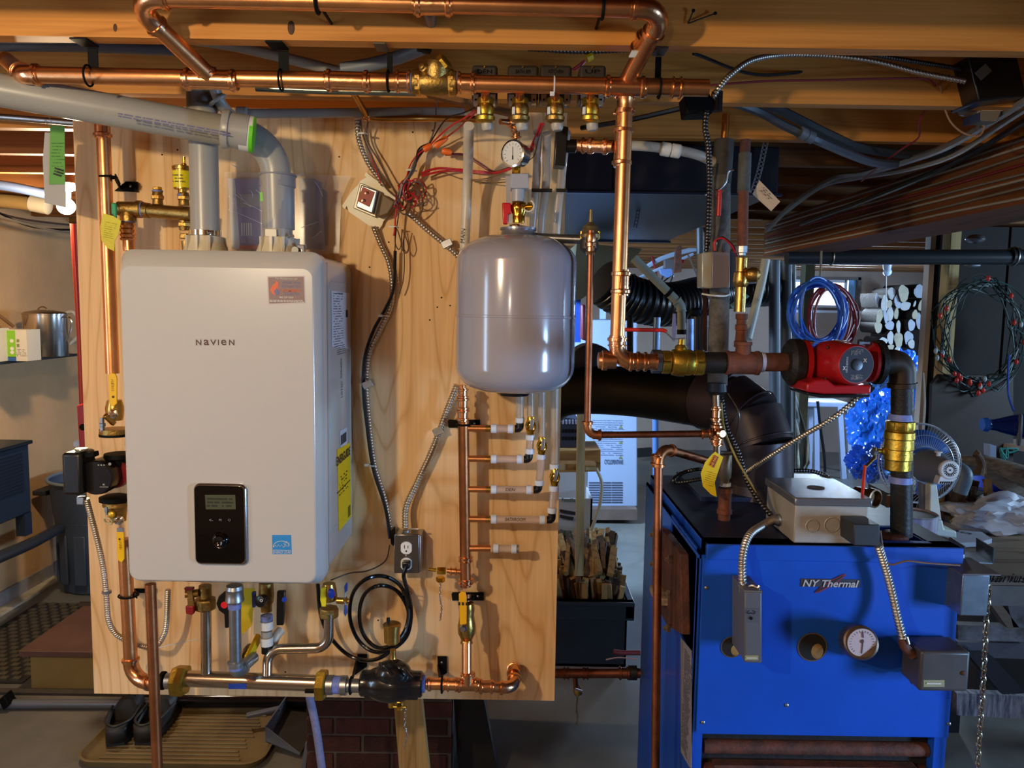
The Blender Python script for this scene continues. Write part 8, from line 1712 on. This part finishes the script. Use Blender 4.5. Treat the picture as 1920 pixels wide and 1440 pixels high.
# wooden step
sY0 = 3.42; sz1 = P(100, 1226, sY0).z; sx0, sx1 = P(58, 1260, sY0).x, P(260, 1260, sY0).x
stp = T('wooden_step', 'low wooden step with a brown tread and ochre riser at the left', 'step', ((sx0+sx1)/2, sY0, 0))
MB().box((sx0, sY0, 0), (sx1, sY0+.018, sz1)).put('riser', M('step_ochre', '#8a7440', .7, 0, .15, 4), stp, smooth=False)
MB().box((sx0, sY0+.02, 0), (sx0+.018, sY0+.5, sz1)).put('side_board', MC['step_ochre'], stp, smooth=False)
MB().box((sx0-.03, sY0-.035, sz1), (sx1-.10, sY0+.50, sz1+.028)).put('tread', M('tread_brown', '#5d4136', .55, 0, .2, 8), stp, smooth=False, bev=.003)
MB().box((sx1-.10, sY0-.03, sz1), (sx1-.02, sY0+.50, sz1+.03)).put('side_strip', M('strip_ochre', '#84724c', .7), stp, smooth=False)
tag(MB().tube(PL([(150, 1136, 4.0), (200, 1136, 4.0)]), .022, 12).put('dark_rod', M('rod_dark', '#2c1c16', .6)), 'short dark rod above the step beside the board edge', 'rod')
# floor pipe, strip
fp_ = [P(-60, 1316, 3.25), P(300, 1318, 3.25), P(600, 1310, 3.30)]
tag(MB().tube([V((q.x, q.y, .022)) for q in [PZ(-60, 1320, .022), PZ(250, 1320, .022), PZ(560, 1322, .022)]], .020, 16).put('floor_pipe', M('floor_pipe', '#5d626c', .35, .2)), 'grey plastic pipe lying along the floor behind the boot tray', 'pipe')
q = PZ(14, 1312, .045); tag(MB().obox(q, (.012, 0, .012), (0, .028, 0), (-.01, 0, .022)).put('pipe_clip', blackm, bev=.004), 'black clip on the floor pipe at the left edge', 'clip')
q0, q1 = PZ(-60, 1302, 0), PZ(560, 1302, 0)
tag(MB().box((q0.x, q0.y, 0), (q1.x, q0.y+.04, .012)).put('floor_sill', M('sill_dark', '#3a342e', .8, 0, .3, 8), smooth=False), 'dark sill strip on the floor in front of the wooden step', 'sill')
tag(MB().tube([PZ(330, 1313, .06), PZ(600, 1313, .06)], .030, 18).put('glossy_floor_pipe', M('gloss_navy', '#12141c', .08, .2)), 'glossy black pipe on the floor under the steel header', 'pipe')
# boot tray
trm = M('tray_tan', '#6e5d3a', .6, 0, .2, 6)
tA, tB, tC, tD = PZ(150, 1425, 0), PZ(235, 1328, 0), PZ(478, 1332, 0), PZ(500, 1428, 0)
ty0 = PZ(200, 1462, 0).y; ty1 = PZ(300, 1330, 0).y; tx0 = -1.66; tx1 = tD.x
tx0 = PZ(152, 1420, 0).x
ty0 = PZ(320, 1436, 0).y-.03
def flatrr(x0, x1, y0, y1, R_, z, n=6):
    out = []
    for cx, cy, a0 in ((x1-R_, y1-R_, 0), (x0+R_, y1-R_, 90), (x0+R_, y0+R_, 180), (x1-R_, y0+R_, 270)):
        for k_ in range(n+1):
            a = math.radians(a0+90*k_/n); out.append(V((cx+R_*math.cos(a), cy+R_*math.sin(a), z)))
    return out
bt_ = T('boot_tray', 'tan ridged plastic boot tray on the floor holding black clogs', 'tray', ((tx0+tx1)/2, (ty0+ty1)/2, 0))
loft([flatrr(tx0+.012, tx1-.012, ty0+.012, ty1-.012, .07, .001), flatrr(tx0, tx1, ty0, ty1, .08, .028), flatrr(tx0+.008, tx1-.008, ty0+.008, ty1-.008, .075, .030), flatrr(tx0+.022, tx1-.022, ty0+.022, ty1-.022, .065, .012), flatrr(tx0+.03, tx1-.03, ty0+.03, ty1-.03, .06, .008)]).put('tray_body', trm, bt_)
for i in range(13):
    y = ty0+.06+i*(ty1-ty0-.12)/12
    B = MB(); pth = [V((tx0+.08+.01*(i % 2), y, .010)), V((tx1-.10-.012*(i % 3), y, .010))]; B.tube(pth, .0042, 8); B.put('tray_ridge', trm, bt_)
# clogs
def clog(lb, ax_, ay_, bx_, by_, wd, seed):
    a, b = PZ(ax_, ay_, .012), PZ(bx_, by_, .012); d = (b-a); L = d.length; d.normalize(); s_ = V((d.y, -d.x, 0))
    root = T('clog', lb, 'shoe', (a+b)/2)
    n = 16; m = 13; g = []; gi = []
    def width(t): return wd/2*(.72+.28*math.sin(math.pi*min(1, t*1.15)))*(1 if t > .08 else .8+.2*t/.08)*(1 if t < .86 else math.sqrt(max(.05, 1-((t-.86)/.15)**2)))
    for i in range(n+1):
        t = i/n; c = a+d*L*t; w_ = width(t)
        htop = .060+.018*math.sin(math.pi*t) if t < .5 else .075*math.sqrt(max(.1, 1-((t-.5)/.53)**2))+.01
        for j in range(m+1):
            th = math.pi*j/m; xx = -math.cos(th); zz = max(0.0, math.sin(th))**.55
            if t < .48:      # open heel: walls only
                k_ = min(1, .30+.0*t); side = -1 if j <= m//2 else 1
                jj = min(j, m-j)/(m//2)
                hh = htop*(.75+.25*(1-t)); 
                g.append(c+s_*(side*w_*(1-.22*jj*.8))+V((0, 0, .02+hh*min(1, jj*1.6) if jj < .62 else .02+hh*(1-(jj-.62)/.38*.92))))
            else: g.append(c+s_*xx*w_+V((0, 0, .018+htop*zz)))
    B = MB().add(g, [(i*(m+1)+j, i*(m+1)+j+1, (i+1)*(m+1)+j+1, (i+1)*(m+1)+j) for i in range(n) for j in range(m)])
    rub = M('clog_rubber', '#232321', .55)
    o = B.put('upper', rub, root, ang=60); so = o.modifiers.new('thickness', 'SOLIDIFY'); so.thickness = .005
    out = [a+d*L*(i/n)+s_*width(i/n)*1.06 for i in range(n+1)]+[a+d*L*(i/n)-s_*width(i/n)*1.06 for i in range(n, -1, -1)]
    MB().prism([q+V((0, 0, .002)) for q in out], (0, 0, .024)).put('sole', M('clog_sole', '#1b1b1a', .7), root, ang=50)
    w0 = width(.02); heel = [a+d*(.012-.02*math.sin(math.pi*k_/10)*1.0)+s_*w0*math.cos(math.pi*k_/10) for k_ in range(11)]
    B = MB(); B.add([q+V((0, 0, .02)) for q in heel]+[q+V((0, 0, .085)) for q in heel], [(k_, k_+1, k_+12, k_+11) for k_ in range(10)]); o = B.put('heel_wall', rub, root, ang=60); so = o.modifiers.new('thickness', 'SOLIDIFY'); so.thickness = .006
    MB().tube(cat([a+d*L*t+s_*(sg*width(t)*1.02)+V((0, 0, .088-.02*t)) for sg, t in ((-1, .5), (-1, .3), (-1, .1), (0, -.03), (1, .1), (1, .3), (1, .5))], 5), .005, 8).put('heel_strap', rub, root)
    for i in range(3):
        for j in range(3):
            t = .62+.09*i; q = a+d*L*t+s_*(j-1)*width(t)*.42+V((0, 0, .018+(.075*math.sqrt(max(.1, 1-((t-.5)/.53)**2))+.01)*(1.0 if j == 1 else .93)))
            MB().ball(q, .005, 8, 6, (1, 1, .4)).put('vent_hole', blackm, root)
clog('black rubber clog, the left one of the pair on the boot tray', 217, 1400, 258, 1316, .105, 1)
clog('black rubber clog, the right one of the pair, partly behind the copper drop', 268, 1398, 335, 1312, .105, 2)
# dustpan
dp = T('dustpan', 'grey dustpan lying tilted beside the boot tray', 'dustpan', PZ(530, 1400, 0))
dm_ = M('dustpan_grey', '#5d6470', .45)
A, Bq, Cq, Dq = PZ(500, 1392, .03), PZ(548, 1312, .03), PZ(600, 1345, .01), PZ(562, 1418, .01)
MB().prism([A, Dq, Cq, Bq], (0, 0, .004)).put('pan_floor', M('dustpan_dark', '#2b2725', .6), dp, smooth=False)
for u0, u1, h0, h1 in ((A, Bq, .07, .05), (A, Dq, .06, .01), (Bq, Cq, .05, .01)):
    MB().add([u0, u1, u1+V((0, 0, h1)), u0+V((0, 0, h0))], [(0, 1, 2, 3)]).put('pan_wall', dm_, dp, smooth=False).modifiers.new('thickness', 'SOLIDIFY').thickness = .005
MB().beam((A+Bq)/2+V((0, 0, .05)), PZ(462, 1342, .07), .03, .014).put('pan_handle', dm_, dp, bev=.004)
tag(MB().pp([(572, 1395), (578, 1392), (572, 1450), (564, 1450)], 2.75, .03).put('grey_stand_foot', dm_, smooth=False), 'grey upright strip beside the dustpan', 'strip')
hs = ptube('clear_drain_hose', [(578, 1296, 2.15), (590, 1350, 2.15), (598, 1400, 2.15), (606, 1460, 2.15)], .0115, M('hose_lilac', '#8a8cae', .2, 0, .15, 80, trans=.25), 'bluish clear drain hose dropping below the board in front of the bricks', 'hose')
# ------------------------------------------------------------ labels of the log ends, and finer parts hung under their part
logs = [o for o in COL.objects if o.name.startswith('split_log')]
logs.sort(key=lambda o: -o.location.z)
ORD = ('first', 'second', 'third', 'fourth', 'fifth', 'sixth', 'seventh', 'eighth')
RW = ('top', 'second', 'middle', 'fourth', 'lowest')
for i in range(0, len(logs), 6):
    row = sorted(logs[i:i+6], key=lambda o: o.location.x)
    for j, o in enumerate(row): o['label'] = f'pale log end, {ORD[j]} from left in the {RW[i//6]} row of the far pile'
SUBS = {'pressure_gauge': ('dial_face', ('dial_tick', 'needle')), 'boiler_gauge': ('dial_face', ('dial_tick', 'needle', 'hub', 'red_hand')),
        'outlet_box': ('receptacle', ('slot', 'ground_hole')), 'zone_valve': ('side_plate', ('plate_hole',)), 'desk_fan': ('rear_cap', ('rear_slots', 'rear_screw')),
        'circulator_pump': ('dial_face', ('centre_cap', 'centre_screw', 'face_print', 'face_mark')), 'junction_box': ('lid', ('lid_hole',)),
        'wall_boiler': ('control_panel', ('display', 'display_digits', 'button_mark', 'dial', 'dial_ring')), 'document_pouch': ('leaflet', ('leaflet_picture', 'bar_print', 'orange_stripe')),
        'aquastat': ('control_cover', ('mark_plate', 'mark_arrow', 'hole', 'name_plate')), 'stock_pot': ('pot_lid', ('lid_handle',)), 'appliance_carton': ('carton_panel', ('print', 'print_block')),
        'furnace': ('badge_plate', ('badge_swoosh', 'badge_lettering')), 'relief_tag': ('tag_sheet', ('red_panel', 'print')), 'isolation_flange': ('lever', ('print', 'drop_mark')), 'light_bulb': ('lamp_holder', ('pull_cord',)),
        'paper_tag': ('tag_sheet', ('print',)), 'hanging_tag': ('white_sheet', ('print', 'handwriting', 'green_sheet')), 'small_carton': ('carton_box', ('green_panel', 'blue_panel', 'white_spot', 'picture', 'print')), 'heater_cabinet': ('cabinet_body', ('louvre',)), 'trash_can': ('can_body', ('can_panel',)),
        'transformer': ('core', ('terminal_face', 'terminal_screw', 'terminal_tab')), 'plastic_basket': ('basket_side', ('basket_slot',)), 'freezer': ('appliance_body', ('print', 'warning_mark', 'vent_slot')), 'boot_tray': ('tray_body', ('tray_ridge',)), 'clog': ('upper', ('vent_hole',))}
def mid(o):
    n = len(o.data.vertices); c = V((0, 0, 0))
    for v in o.data.vertices: c += v.co
    return c/max(1, n)
for root in [o for o in COL.objects if o.parent is None and o.type == 'EMPTY']:
    k_ = root.name.split('.')[0]
    if k_ not in SUBS: continue
    pn, subs = SUBS[k_]; ps = [c for c in root.children if c.name.split('.')[0] == pn]
    if not ps: continue
    for c in list(root.children):
        if c.name.split('.')[0] in subs:
            m_ = mid(c); p_ = min(ps, key=lambda q: (mid(q)-m_).length)
            c.parent = p_; c.matrix_parent_inverse = Matrix.Identity(4)
